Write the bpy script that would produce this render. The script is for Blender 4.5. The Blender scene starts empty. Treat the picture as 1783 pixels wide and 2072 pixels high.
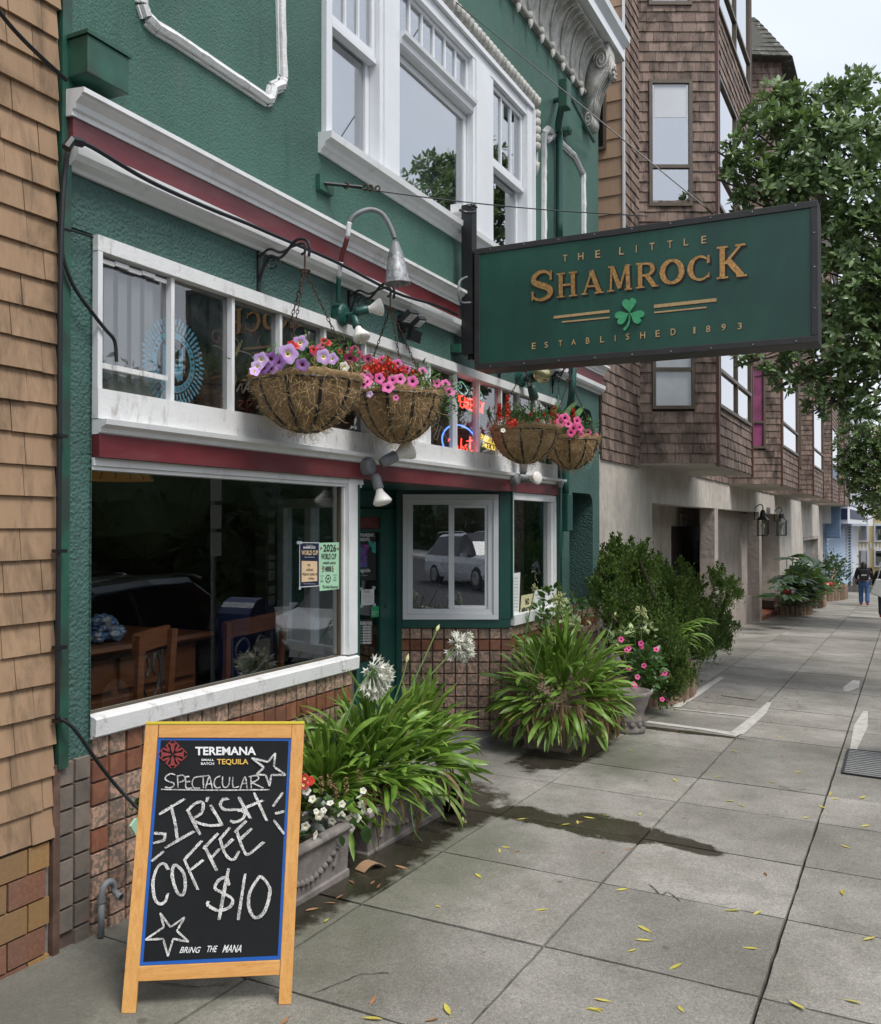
import bpy, bmesh, math, random
from mathutils import Vector, Matrix, noise as mnoise
R = random.Random(7)
S = bpy.context.scene
COL = S.collection
# ---------------------------------------------------------------- camera
FPX = 1895.0; YAW = math.radians(26.4); PIT = math.atan(25.5 / FPX)
CAM = Vector((0, -3.5, 1.9))
FW = Vector((math.cos(YAW) * math.cos(PIT), math.sin(YAW) * math.cos(PIT), math.sin(PIT)))
RT = Vector((math.sin(YAW), -math.cos(YAW), 0)); UP = RT.cross(FW)
cd = bpy.data.cameras.new('camera'); cam = bpy.data.objects.new('camera', cd); COL.objects.link(cam)
cd.sensor_fit = 'VERTICAL'; cd.sensor_height = 24.0; cd.lens = 24.0 * FPX / 2072.0
cd.clip_start = 0.05; cd.clip_end = 600
cam.matrix_world = Matrix((( RT.x, UP.x, -FW.x, CAM.x), (RT.y, UP.y, -FW.y, CAM.y), (RT.z, UP.z, -FW.z, CAM.z), (0, 0, 0, 1)))
S.camera = cam
# ---------------------------------------------------------------- world and sun (overcast)
W = bpy.data.worlds.new('World'); S.world = W; W.use_nodes = True
wn = W.node_tree.nodes; wl = W.node_tree.links; wn.clear()
SUN_EL, SUN_ROT = math.radians(58), math.radians(200)
sky = wn.new('ShaderNodeTexSky'); sky.sky_type = 'NISHITA'; sky.sun_disc = False
sky.sun_elevation = SUN_EL; sky.sun_rotation = SUN_ROT; sky.dust_density = 4.0; sky.air_density = 1.0; sky.ozone_density = 1.5
tc = wn.new('ShaderNodeTexCoord'); mp = wn.new('ShaderNodeMapping'); mp.inputs['Scale'].default_value = (1, 1, 2.5)
nz = wn.new('ShaderNodeTexNoise'); nz.inputs['Scale'].default_value = 1.7; nz.inputs['Detail'].default_value = 4; nz.inputs['Roughness'].default_value = 0.5
cr = wn.new('ShaderNodeValToRGB'); cr.color_ramp.elements[0].position = 0.3; cr.color_ramp.elements[1].position = 0.72
cr.color_ramp.elements[0].color = (7.7, 8.4, 9.7, 1); cr.color_ramp.elements[1].color = (9.6, 10.0, 10.8, 1)
mx = wn.new('ShaderNodeMixRGB'); mx.inputs[0].default_value = 0.86
bg = wn.new('ShaderNodeBackground'); bg.inputs['Strength'].default_value = 0.063
wo = wn.new('ShaderNodeOutputWorld')
wl.new(tc.outputs['Generated'], mp.inputs['Vector']); wl.new(mp.outputs[0], nz.inputs['Vector']); wl.new(nz.outputs['Fac'], cr.inputs[0])
wl.new(sky.outputs[0], mx.inputs[1]); wl.new(cr.outputs[0], mx.inputs[2]); wl.new(mx.outputs[0], bg.inputs['Color']); wl.new(bg.outputs[0], wo.inputs['Surface'])
sd = bpy.data.lights.new('sun', 'SUN'); sd.energy = 1.5; sd.angle = math.radians(20); sd.color = (1.0, 0.97, 0.93)
sun = bpy.data.objects.new('sun', sd); COL.objects.link(sun)
# the sun stands over the street, high, a little behind the camera
_sd = Vector((math.sin(SUN_ROT) * math.cos(SUN_EL), math.cos(SUN_ROT) * math.cos(SUN_EL), math.sin(SUN_EL)))
sun.rotation_euler = (-_sd).to_track_quat('-Z', 'Y').to_euler()
S.view_settings.view_transform = 'Standard'; S.view_settings.look = 'None'; S.view_settings.gamma = 1.0
S.view_settings.use_curve_mapping = False; S.view_settings.exposure = 0.93
S.cycles.use_denoising = True
S.cycles.max_bounces = 8; S.cycles.transparent_max_bounces = 12; S.cycles.glossy_bounces = 4

# ---------------------------------------------------------------- photo rays -> places in the world (for measuring positions)
def ray(px, py): return FW + RT * ((px - 891.5) / FPX) + UP * ((1036 - py) / FPX)
def onY(px, py, y=0.0):
    d = ray(px, py); return CAM + d * ((y - CAM.y) / d.y)
def onX(px, py, x):
    d = ray(px, py); return CAM + d * ((x - CAM.x) / d.x)
def onP(px, py, p0, n):
    d = ray(px, py); return CAM + d * ((p0 - CAM).dot(n) / d.dot(n))
GS, GC, G0 = .028, .02, .0254
def gz(x, y): return G0 - GS * x + GC * y
def onG(px, py, h=0.0): return onP(px, py, Vector((0, 0, G0 + h)), Vector((GS, -GC, 1)))
def xat(px, y=0.0): return onY(px, 1000, y).x
def zat(px, py, y=0.0): return onY(px, py, y).z

# ---------------------------------------------------------------- object helpers
def wloc(o):
    v = Vector((0, 0, 0))
    while o is not None: v += o.location; o = o.parent
    return v
def link(o, parent=None, at=(0, 0, 0)):
    COL.objects.link(o)
    if parent is not None:
        o.parent = parent; o.location = Vector(at) - wloc(parent)
    else: o.location = at
    return o
def thing(name, label, cat, loc=(0, 0, 0), group=None):
    o = bpy.data.objects.new(name, None); o.empty_display_size = .1; link(o, None, loc)
    o['label'] = label; o['category'] = cat
    if group: o['group'] = group
    return o
def tag(o, label, cat, group=None):
    o['label'] = label; o['category'] = cat
    if group: o['group'] = group
    return o
class MB:
    def __init__(s): s.v = []; s.f = []; s.m = []; s.mi = 0
    def add(s, vs, fs):
        b = len(s.v); s.v += [tuple(v) for v in vs]
        for f in fs: s.f.append(tuple(b + i for i in f)); s.m.append(s.mi)
        return s
    def box(s, x0, x1, y0, y1, z0, z1):
        vs = [(x, y, z) for z in (z0, z1) for y in (y0, y1) for x in (x0, x1)]
        return s.add(vs, [(0, 2, 3, 1), (4, 5, 7, 6), (0, 1, 5, 4), (2, 6, 7, 3), (0, 4, 6, 2), (1, 3, 7, 5)])
    def obox(s, c, ax, ay, az):      # centre and three half-axis vectors
        c = Vector(c); ax, ay, az = Vector(ax), Vector(ay), Vector(az)
        vs = [c + ax * i + ay * j + az * k for k in (-1, 1) for j in (-1, 1) for i in (-1, 1)]
        return s.add(vs, [(0, 2, 3, 1), (4, 5, 7, 6), (0, 1, 5, 4), (2, 6, 7, 3), (0, 4, 6, 2), (1, 3, 7, 5)])
    def bar(s, a, b, w, h, up=(0, 0, 1)):
        a, b = Vector(a), Vector(b); d = b - a; L = d.length; d.normalize(); up = Vector(up)
        sx = d.cross(up)
        if sx.length < 1e-4: sx = d.cross(Vector((1, 0, 0)))
        sx.normalize(); sz = sx.cross(d)
        return s.obox((a + b) / 2, d * L / 2, sx * w / 2, sz * h / 2)
    def prism(s, poly, off):         # planar polygon extruded by the vector off
        off = Vector(off); n = len(poly); p = [Vector(q) for q in poly]
        return s.add(p + [q + off for q in p], [tuple(range(n))[::-1], tuple(range(n, 2 * n))] + [(i, (i + 1) % n, n + (i + 1) % n, n + i) for i in range(n)])
    def tube(s, pts, r, n=8, cap=True):
        pts = [Vector(p) for p in pts]; m = len(pts)
        rr = r if isinstance(r, (list, tuple)) else [r] * m
        d0 = (pts[1] - pts[0]).normalized(); ref = Vector((0, 0, 1)) if abs(d0.z) < .9 else Vector((1, 0, 0))
        u = d0.cross(ref).normalized(); b = len(s.v)
        for i, p in enumerate(pts):
            d = (pts[min(i + 1, m - 1)] - pts[max(i - 1, 0)])
            if d.length < 1e-7: d = d0
            d.normalize(); u = (u - d * u.dot(d))
            if u.length < 1e-5: u = d.orthogonal()
            u.normalize(); w = d.cross(u)
            for k in range(n):
                a = 2 * math.pi * k / n; s.v.append(tuple(p + (u * math.cos(a) + w * math.sin(a)) * rr[i]))
        for i in range(m - 1):
            for k in range(n):
                k2 = (k + 1) % n
                s.f.append((b + i * n + k, b + i * n + k2, b + (i + 1) * n + k2, b + (i + 1) * n + k)); s.m.append(s.mi)
        if cap:
            s.f.append(tuple(b + k for k in range(n))[::-1]); s.m.append(s.mi)
            s.f.append(tuple(b + (m - 1) * n + k for k in range(n))); s.m.append(s.mi)
        return s
    def lathe(s, prof, c, axis=(0, 0, 1), n=20, squash=None):   # prof: (radius, height) along axis
        axis = Vector(axis).normalized(); u = axis.orthogonal().normalized(); w = axis.cross(u); c = Vector(c); b = len(s.v); m = len(prof)
        for (r, h) in prof:
            for k in range(n):
                a = 2 * math.pi * k / n; s.v.append(tuple(c + axis * h + (u * math.cos(a) + w * math.sin(a)) * r))
        for i in range(m - 1):
            for k in range(n):
                k2 = (k + 1) % n
                s.f.append((b + i * n + k, b + i * n + k2, b + (i + 1) * n + k2, b + (i + 1) * n + k)); s.m.append(s.mi)
        return s
    def profX(s, prof, x0, x1):      # closed (y, z) profile run along X
        n = len(prof)
        vs = [(x0, y, z) for y, z in prof] + [(x1, y, z) for y, z in prof]
        return s.add(vs, [tuple(range(n)), tuple(range(n, 2 * n))[::-1]] + [(i, n + i, n + (i + 1) % n, (i + 1) % n) for i in range(n)])
    def ribbon(s, pts, w, nrm, lift=0.0):   # flat strip; w one width or a list
        pts = [Vector(p) for p in pts]; nrm = Vector(nrm).normalized(); m = len(pts); b = len(s.v)
        ww = w if isinstance(w, (list, tuple)) else [w] * m
        for i, p in enumerate(pts):
            d = (pts[min(i + 1, m - 1)] - pts[max(i - 1, 0)]).normalized(); sd_ = nrm.cross(d).normalized()
            s.v.append(tuple(p + sd_ * ww[i] / 2 + nrm * lift)); s.v.append(tuple(p - sd_ * ww[i] / 2 + nrm * lift))
        for i in range(m - 1):
            s.f.append((b + 2 * i, b + 2 * i + 1, b + 2 * i + 3, b + 2 * i + 2)); s.m.append(s.mi)
        return s
    def mesh(s, name, mats, smooth=False, shift=(0, 0, 0)):
        me = bpy.data.meshes.new(name); sh = Vector(shift)
        me.from_pydata([tuple(Vector(v) - sh) for v in s.v] if sh.length else s.v, [], s.f)
        mats = mats if isinstance(mats, (list, tuple)) else [mats]
        for m in mats: me.materials.append(m)
        if len(mats) > 1: me.polygons.foreach_set('material_index', s.m)
        bm = bmesh.new(); bm.from_mesh(me); bmesh.ops.recalc_face_normals(bm, faces=bm.faces); bm.to_mesh(me); bm.free()
        if smooth: me.shade_smooth() if hasattr(me, 'shade_smooth') else me.polygons.foreach_set('use_smooth', [True] * len(me.polygons))
        return me
    def build(s, name, mats, parent=None, smooth=False, bevel=0, kind=None, auto=None):
        c = Vector((0, 0, 0))
        if parent is None and s.v:
            xs, ys, zs = zip(*s.v); c = Vector(((min(xs) + max(xs)) / 2, (min(ys) + max(ys)) / 2, min(zs)))
            me = s.mesh(name, mats, smooth, c); o = bpy.data.objects.new(name, me); link(o, None, c)
        else:
            me = s.mesh(name, mats, smooth); o = bpy.data.objects.new(name, me); link(o, parent, (0, 0, 0))
        if bevel:
            b = o.modifiers.new('b', 'BEVEL'); b.width = bevel; b.segments = 2; b.limit_method = 'ANGLE'; b.angle_limit = math.radians(40)
        if kind: o['kind'] = kind
        return o
def inst(me, name, parent, loc, rot=None, sc=1.0):
    o = bpy.data.objects.new(name, me); link(o, parent, loc)
    if rot is not None: o.rotation_euler = rot
    if sc != 1.0: o.scale = (sc, sc, sc) if isinstance(sc, (int, float)) else sc
    return o
def cr_pts(pts, k=6, closed=False):   # Catmull-Rom through points
    P_ = [Vector(p) for p in pts]; n = len(P_); out = []
    g = (lambda i: P_[i % n]) if closed else (lambda i: P_[max(0, min(n - 1, i))])
    for i in range(n if closed else n - 1):
        a, b, c, d = g(i - 1), g(i), g(i + 1), g(i + 2)
        for j in range(k):
            t = j / k; out.append(.5 * ((2 * b) + (c - a) * t + (2 * a - 5 * b + 4 * c - d) * t * t + (3 * b - a - 3 * c + d) * t ** 3))
    if not closed: out.append(P_[-1])
    return out

# ---------------------------------------------------------------- materials
def newmat(name):
    m = bpy.data.materials.new(name); m.use_nodes = True; nt = m.node_tree; nt.nodes.clear(); return m, nt
def N(nt, t, **kw):
    n = nt.nodes.new(t)
    for k, v in kw.items():
        if k.startswith('i_'): n.inputs[k[2:].replace('_', ' ')].default_value = v
        else: setattr(n, k, v)
    return n
def rgba(c): return (c[0], c[1], c[2], 1)
def math_(nt, op, a, b=None, clamp=False):
    n = nt.nodes.new('ShaderNodeMath'); n.operation = op; n.use_clamp = clamp
    for i, q in enumerate((a, b)):
        if q is None: continue
        if isinstance(q, (int, float)): n.inputs[i].default_value = q
        else: nt.links.new(q, n.inputs[i])
    return n.outputs[0]
def mixc(nt, f, a, b, mode='MIX'):
    n = nt.nodes.new('ShaderNodeMixRGB'); n.blend_type = mode
    for i, q in enumerate((f, a, b)):
        if isinstance(q, (int, float)): n.inputs[i].default_value = q
        elif isinstance(q, (tuple, list)): n.inputs[i].default_value = rgba(q)
        else: nt.links.new(q, n.inputs[i])
    return n.outputs[0]
def noise(nt, scale, detail=3, rough=.55, dist=0.0, vec=None, stretch=None):
    if vec is None: vec = nt.nodes.new('ShaderNodeNewGeometry').outputs['Position']
    if stretch:
        m = nt.nodes.new('ShaderNodeMapping'); m.inputs['Scale'].default_value = stretch; nt.links.new(vec, m.inputs['Vector']); vec = m.outputs[0]
    n = nt.nodes.new('ShaderNodeTexNoise'); n.inputs['Scale'].default_value = scale; n.inputs['Detail'].default_value = detail
    n.inputs['Roughness'].default_value = rough; n.inputs['Distortion'].default_value = dist
    nt.links.new(vec, n.inputs['Vector']); return n.outputs['Fac']
def ramp(nt, x, lo, hi, a=0.0, b=1.0):
    n = nt.nodes.new('ShaderNodeMapRange'); n.inputs['From Min'].default_value = lo; n.inputs['From Max'].default_value = hi
    n.inputs['To Min'].default_value = a; n.inputs['To Max'].default_value = b; n.clamp = True
    nt.links.new(x, n.inputs['Value']); return n.outputs[0]
def island(nt):     # one random value per piece, whether it is an object or an island of a mesh
    g = nt.nodes.new('ShaderNodeNewGeometry'); o = nt.nodes.new('ShaderNodeObjectInfo')
    return math_(nt, 'FRACT', math_(nt, 'ADD', g.outputs['Random Per Island'], o.outputs['Random']))
def finish(nt, col, rough, bump=None, bstr=.3, bdist=.01, metal=0.0, spec=.5, emis=None, estr=0.0, trans=0.0, sub=0.0, coat=0.0):
    p = nt.nodes.new('ShaderNodeBsdfPrincipled'); o = nt.nodes.new('ShaderNodeOutputMaterial')
    def put(k, v):
        if isinstance(v, (int, float)): p.inputs[k].default_value = v
        elif isinstance(v, (tuple, list)): p.inputs[k].default_value = rgba(v)
        else: nt.links.new(v, p.inputs[k])
    put('Base Color', col); put('Roughness', rough); put('Metallic', metal); put('Specular IOR Level', spec)
    if trans: put('Transmission Weight', trans)
    if coat: put('Coat Weight', coat); put('Coat Roughness', .12)
    if emis is not None: put('Emission Color', emis); put('Emission Strength', estr)
    if bump is not None:
        b = nt.nodes.new('ShaderNodeBump'); b.inputs['Strength'].default_value = bstr; b.inputs['Distance'].default_value = bdist
        nt.links.new(bump, b.inputs['Height']); nt.links.new(b.outputs[0], p.inputs['Normal'])
    nt.links.new(p.outputs[0], o.inputs['Surface']); return p
def M(name, col, rough=.6, var=.18, vs=6, bump=0.0, bs=60, bd=.004, metal=0.0, dirt=None, dirt_s=2.5, dirt_lo=.5, dirt_hi=.75, dirt_amt=.7, stretch=None, isl=0.0, spec=.5, fine=0.0, coat=0.0):
    m, nt = newmat(name); n1 = noise(nt, vs, 4)
    c = mixc(nt, ramp(nt, n1, .3, .7), tuple(q * (1 - var) for q in col), tuple(min(1, q * (1 + var)) for q in col))
    if isl: c = mixc(nt, 1.0, c, ramp_rgb(nt, island(nt), 1 - isl, 1 + isl), 'MULTIPLY')
    if dirt: c = mixc(nt, math_(nt, 'MULTIPLY', ramp(nt, noise(nt, dirt_s, 6, .65, .4, stretch=stretch), dirt_lo, dirt_hi), dirt_amt), c, dirt)
    if fine: c = mixc(nt, fine, c, noise(nt, 180, 2), 'OVERLAY')
    bp = noise(nt, bs, 4, .6) if bump else None
    finish(nt, c, rough, bp, bump, bd, metal, spec, coat=coat); return m
def ramp_rgb(nt, x, a, b):
    r_ = ramp(nt, x, 0, 1, a, b); n = nt.nodes.new('ShaderNodeCombineXYZ')
    for i in range(3): nt.links.new(r_, n.inputs[i])
    return n.outputs[0]
def glass(name, refl=.12, tint=(1, 1, 1), rough=.0, wav=0.0, smudge=0.0):
    m, nt = newmat(name)
    t = N(nt, 'ShaderNodeBsdfTransparent'); t.inputs[0].default_value = rgba(tint)
    g = N(nt, 'ShaderNodeBsdfGlossy'); g.inputs['Roughness'].default_value = rough
    fr = N(nt, 'ShaderNodeFresnel'); fr.inputs[0].default_value = 1.5
    gb = N(nt, 'ShaderNodeNewGeometry'); nt.links.new(math_(nt, 'SUBTRACT', 1.5, math_(nt, 'MULTIPLY', gb.outputs['Backfacing'], 1.5 - 1 / 1.5)), fr.inputs[0])
    f = math_(nt, 'ADD', math_(nt, 'MULTIPLY', fr.outputs[0], 1.0), refl, True)
    mxs = N(nt, 'ShaderNodeMixShader'); o = N(nt, 'ShaderNodeOutputMaterial')
    if wav:
        b = N(nt, 'ShaderNodeBump'); b.inputs['Strength'].default_value = wav; b.inputs['Distance'].default_value = .002
        nt.links.new(noise(nt, 3, 2), b.inputs['Height']); nt.links.new(b.outputs[0], g.inputs['Normal'])
    nt.links.new(f, mxs.inputs[0]); nt.links.new(t.outputs[0], mxs.inputs[1]); nt.links.new(g.outputs[0], mxs.inputs[2])
    out = mxs.outputs[0]
    if smudge:
        d = N(nt, 'ShaderNodeBsdfDiffuse'); d.inputs[0].default_value = (.6, .6, .6, 1); m2 = N(nt, 'ShaderNodeMixShader')
        nt.links.new(math_(nt, 'MULTIPLY', ramp(nt, noise(nt, 5, 6, .7), .4, .8), smudge), m2.inputs[0]); nt.links.new(out, m2.inputs[1]); nt.links.new(d.outputs[0], m2.inputs[2]); out = m2.outputs[0]
    nt.links.new(out, o.inputs['Surface']); return m
def glow(name, col, st): 
    m, nt = newmat(name); finish(nt, tuple(q * .5 for q in col), .5, emis=col, estr=st); return m

def stucco_mat(name, col, dirt, knob=.9, scale=55, bd=.012, dlo=.5, dhi=.8, damt=.6):
    m, nt = newmat(name); v = N(nt, 'ShaderNodeTexVoronoi'); v.feature = 'SMOOTH_F1'; v.inputs['Scale'].default_value = scale
    g = N(nt, 'ShaderNodeNewGeometry'); nd = noise(nt, 30, 3)
    ad = N(nt, 'ShaderNodeVectorMath'); ad.operation = 'ADD'; sc_ = N(nt, 'ShaderNodeVectorMath'); sc_.operation = 'SCALE'; sc_.inputs['Scale'].default_value = .02
    cn = N(nt, 'ShaderNodeTexNoise'); cn.inputs['Scale'].default_value = 40; nt.links.new(g.outputs['Position'], cn.inputs['Vector'])
    nt.links.new(cn.outputs['Color'], sc_.inputs[0]); nt.links.new(g.outputs['Position'], ad.inputs[0]); nt.links.new(sc_.outputs[0], ad.inputs[1]); nt.links.new(ad.outputs[0], v.inputs['Vector'])
    h = math_(nt, 'SUBTRACT', math_(nt, 'MULTIPLY', nd, .5), v.outputs['Distance'])
    c = mixc(nt, ramp(nt, noise(nt, 1.3, 5, .6), .35, .65), tuple(q * .85 for q in col), tuple(q * 1.15 for q in col))
    c = mixc(nt, math_(nt, 'MULTIPLY', ramp(nt, noise(nt, 2.2, 7, .7, .6, stretch=(1, 1, .45)), dlo, dhi), damt), c, dirt)
    c = mixc(nt, math_(nt, 'MULTIPLY', ramp(nt, noise(nt, 3.2, 6, .7, .3, stretch=(3.5, 3.5, .35)), .54, .76), .5), c, tuple(q * .45 for q in col))
    c = mixc(nt, math_(nt, 'MULTIPLY', ramp(nt, noise(nt, 38, 4, .7), .6, .72), .5), c, tuple(q * .4 for q in col))
    finish(nt, c, .62, h, knob, bd, spec=.35); return m
MT = {}
MT['green'] = stucco_mat('green stucco paint', (.05, .122, .094), (.10, .145, .122), .6, 85, .007)
MT["greenlo"] = stucco_mat("green stucco paint coarse", (.055, .118, .102), (.10, .15, .135), .75, 62, .011)
MT['greenp'] = M('green gloss paint', (.012, .072, .058), .38, .12, 5, .15, 90, .001, dirt=(.03, .09, .075))
MT['greenold'] = M('weathered green metal paint', (.018, .085, .055), .5, .3, 6, .2, 60, .002, dirt=(.03, .035, .028), dirt_s=4, dirt_lo=.45, dirt_hi=.6)
MT['white'] = M('aged white paint', (.74, .75, .75), .42, .05, 5, .25, 70, .002, dirt=(.33, .31, .28), dirt_s=7, dirt_lo=.56, dirt_hi=.8, dirt_amt=.6, stretch=(1, 1, .35))
MT['white2'] = M('peeling white paint', (.72, .72, .71), .5, .06, 6, .6, 60, .004, dirt=(.30, .28, .25), dirt_s=11, dirt_lo=.56, dirt_hi=.72, dirt_amt=.7, stretch=(1.6, 1, .6))
MT['wflat'] = M('clean white paint', (.72, .74, .76), .45, .04, 4)
MT['plaster'] = M('weathered cream plaster ornament', (.52, .51, .47), .7, .12, 10, .8, 45, .01, dirt=(.2, .19, .16), dirt_s=8, dirt_lo=.45, dirt_hi=.7)
MT['red'] = M('oxblood painted timber', (.135, .018, .024), .42, .2, 3, .25, 50, .002, dirt=(.2, .07, .07), dirt_s=3, dirt_lo=.45, dirt_hi=.8, stretch=(.6, 1, 2))
MT['black'] = M('black wrought iron', (.012, .012, .014), .4, .3, 20, .3, 120, .002)
MT['cable'] = M('black cable sheath', (.012, .013, .016), .45, .1)
MT['rust'] = M('rusty chain iron', (.07, .042, .028), .75, .4, 60, .4, 160, .002, metal=.3)
MT['galv'] = M('weathered galvanised steel', (.3, .31, .32), .55, .25, 40, .3, 120, .002, metal=.5, dirt=(.12, .12, .12), dirt_s=30, dirt_lo=.5, dirt_hi=.6)
MT['greyp'] = M('grey painted pipe', (.2, .21, .22), .5, .15, 12, .3, 60, .002)
MT['bulb'] = M('frosted white lamp glass', (.82, .8, .74), .25, .03, 3)
MT['brass'] = M('tarnished pale brass', (.55, .5, .28), .25, .15, 20, metal=.9)
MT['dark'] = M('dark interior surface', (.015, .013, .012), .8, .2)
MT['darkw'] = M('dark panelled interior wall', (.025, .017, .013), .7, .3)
MT['curtain'] = M('white interior blind', (.62, .64, .67), .8, .05, 2)
MT['gup'] = glass('upper window glass', .42, (.8, .85, .88), wav=.04)
MT['gshop'] = glass('shop window glass', .04, (.9, .92, .9), wav=.015)
MT['gtr'] = glass('old transom glass', .10, (.8, .8, .8), wav=.12, smudge=.05)
MT['gbay'] = glass('bay window glass', .14, (.7, .75, .8), wav=.03)
MT['redtrim'] = M('red brown painted trim board', (.125, .052, .04), .55, .15, 6, dirt=(.07, .04, .033), dirt_s=6)
MT['brframe'] = M('bronze window frame', (.11, .085, .06), .45, .15)
MT['redline'] = M('redwood paint edge', (.2, .05, .03), .5)
def tile_mat(name, a, b, rough=.3, mott=28, isl_=.25, lo=.46, hi=.56, grime=True):
    m, nt = newmat(name); r_ = island(nt)
    g = N(nt, 'ShaderNodeNewGeometry')
    n1 = noise(nt, mott, 5, .65, .8)
    c = mixc(nt, ramp(nt, n1, lo, hi), a, b); c = mixc(nt, 1.0, c, ramp_rgb(nt, r_, 1 - isl_, 1 + isl_), 'MULTIPLY')
    if grime: c = mixc(nt, math_(nt, 'MULTIPLY', ramp(nt, noise(nt, 3, 5, .6), .5, .75), .45), c, (.16, .12, .10))
    finish(nt, c, rough, noise(nt, 40, 3), .25, .003); return m
MT['tile'] = tile_mat('mottled copper glazed tile', (.19, .15, .118), (.47, .295, .215), .3)
MT['tiler'] = tile_mat('red brown glazed tile', (.20, .082, .052), (.27, .115, .068), .24, 9, .25)
MT['slate'] = tile_mat('grey slate tile', (.14, .13, .115), (.22, .17, .135), .5, 14, .25, .35, .7)
MT['grout'] = M('dark brown grout', (.12, .08, .066), .85, .2, 20, .3, 80, .003)
MT['mortar'] = M('grey mortar', (.22, .2, .18), .9, .2, 30, .4, 80, .004)
MT['brick'] = tile_mat('ochre face brick', (.27, .155, .06), (.30, .18, .075), .75, 60, .22)
MT['brickr'] = tile_mat('red brown face brick', (.17, .075, .045), (.21, .10, .06), .75, 60, .25)
def shingle_mat(name, a, b, dark, isl_=.3, amt=.8, lo=.45, hi=.7, st=(14, 14, 1.2)):
    m, nt = newmat(name); r_ = island(nt)
    gr = noise(nt, 9, 5, .65, .2, stretch=st)
    c = mixc(nt, ramp(nt, gr, .3, .7), a, b); c = mixc(nt, 1.0, c, ramp_rgb(nt, r_, 1 - isl_, 1 + isl_), 'MULTIPLY')
    st_ = ramp(nt, noise(nt, 2.6, 6, .7, .5, stretch=(2.2, 2.2, .8)), lo, hi)
    c = mixc(nt, math_(nt, 'MULTIPLY', st_, amt), c, dark)
    finish(nt, c, .8, gr, .5, .004, spec=.25); return m
MT['tan'] = shingle_mat('tan painted shingle', (.33, .215, .13), (.38, .25, .155), (.10, .072, .05), .06, .85, .48, .72, (3, 3, .6))
MT['tan2'] = shingle_mat('tan panel siding', (.36, .235, .15), (.42, .285, .19), (.2, .12, .08), .1, .35, .5, .8, (6, 6, .6))
MT['brown'] = shingle_mat('weathered cedar shingle', (.175, .12, .096), (.31, .235, .195), (.022, .018, .016), .3, .85, .44, .68)
MT['roofsh'] = shingle_mat('mossy dark roof shingle', (.05, .05, .042), (.12, .115, .10), (.45, .44, .40), .35, .6, .58, .68, (8, 8, 1.0))
MT['backing'] = M('dark gap behind shingles', (.03, .02, .015), .9)
MT['stucco2'] = stucco_mat('beige trowelled stucco', (.56, .51, .445), (.28, .255, .225), .5, 7, .02, .42, .75, .7)
MT['stucco3'] = stucco_mat('grey mauve trowelled stucco', (.40, .345, .305), (.17, .145, .13), .6, 9, .02)
MT['palest'] = stucco_mat('pale lilac stucco', (.40, .38, .39), (.32, .30, .30), 1.0, 30, .012)
MT['ddoor'] = M('dark brown door', (.035, .026, .024), .5, .1)
MT['wood'] = None
def wood_mat(name, a, b, rough=.45, st=(3, 3, 40), sc=1.6, knots=True, vec=None, coat=0.0):
    m, nt = newmat(name); g = N(nt, 'ShaderNodeTexCoord')
    n1 = noise(nt, sc, 4, .6, 1.2, vec=g.outputs['Object'], stretch=st)
    w_ = ramp(nt, n1, .3, .7); w2 = math_(nt, 'FRACT', math_(nt, 'MULTIPLY', n1, 9.0))
    c = mixc(nt, w_, a, b); c = mixc(nt, math_(nt, 'MULTIPLY', ramp(nt, w2, .6, 1.0), .35), c, tuple(q * .55 for q in a))
    finish(nt, c, rough, n1, .12, .002, coat=coat); return m
MT['pine'] = wood_mat('orange varnished pine', (.60, .28, .075), (.74, .40, .13), .38, (22, 22, 1.6))
MT['pineh'] = wood_mat('orange varnished pine rail', (.60, .28, .075), (.74, .40, .13), .38, (2.2, 2.2, 26))
MT['oak'] = wood_mat('red brown bar wood', (.12, .042, .02), (.20, .075, .034), .35, (3, 3, 30))
MT['board'] = M('black chalkboard', (.009, .010, .011), .7, .2, 4, spec=.25, dirt=(.03, .031, .033), dirt_s=2.2, dirt_lo=.55, dirt_hi=.8, dirt_amt=.45)
MT['blue'] = M('blue board edging', (.01, .10, .42), .4, .05)
def chalk_mat():
    m, nt = newmat('white chalk'); d = N(nt, 'ShaderNodeBsdfDiffuse'); d.inputs[0].default_value = (.78, .77, .74, 1); t = N(nt, 'ShaderNodeBsdfTransparent')
    mm = N(nt, 'ShaderNodeMixShader'); o = N(nt, 'ShaderNodeOutputMaterial')
    a = ramp(nt, noise(nt, 190, 3, .7), .36, .52, .12, .95); b = ramp(nt, noise(nt, 26, 2), .3, .6, .45, 1.0)
    nt.links.new(math_(nt, 'MULTIPLY', a, b), mm.inputs[0]); nt.links.new(t.outputs[0], mm.inputs[1]); nt.links.new(d.outputs[0], mm.inputs[2]); nt.links.new(mm.outputs[0], o.inputs[0]); return m
MT['chalk'] = chalk_mat()
MT['pwhite'] = M('white print', (.78, .78, .78), .5, .03)
MT['pred'] = M('dark red print', (.25, .03, .03), .5, .05)
MT['pyel'] = M('yellow print', (.75, .48, .10), .5, .05)
MT['pblack'] = M('black print', (.012, .012, .012), .5, .05)
MT['pnavy'] = M('navy print', (.01, .016, .05), .4, .1)
MT['pcream'] = M('cream paper', (.75, .55, .33), .7, .04)
MT['pmint'] = M('mint paper', (.38, .64, .44), .7, .04)
MT['ppaper'] = M('white paper', (.66, .68, .66), .7, .05)
MT['pyellow'] = M('pale yellow card', (.58, .55, .32), .6, .05)
MT['pgreen'] = M('green sticker print', (.02, .30, .12), .5, .05)
MT['gold'] = M('aged gold leaf', (.50, .27, .095), .38, .45, 45, .3, 90, .002, metal=.55, dirt=(.16, .10, .05), dirt_s=60, dirt_lo=.55, dirt_hi=.68)
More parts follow.
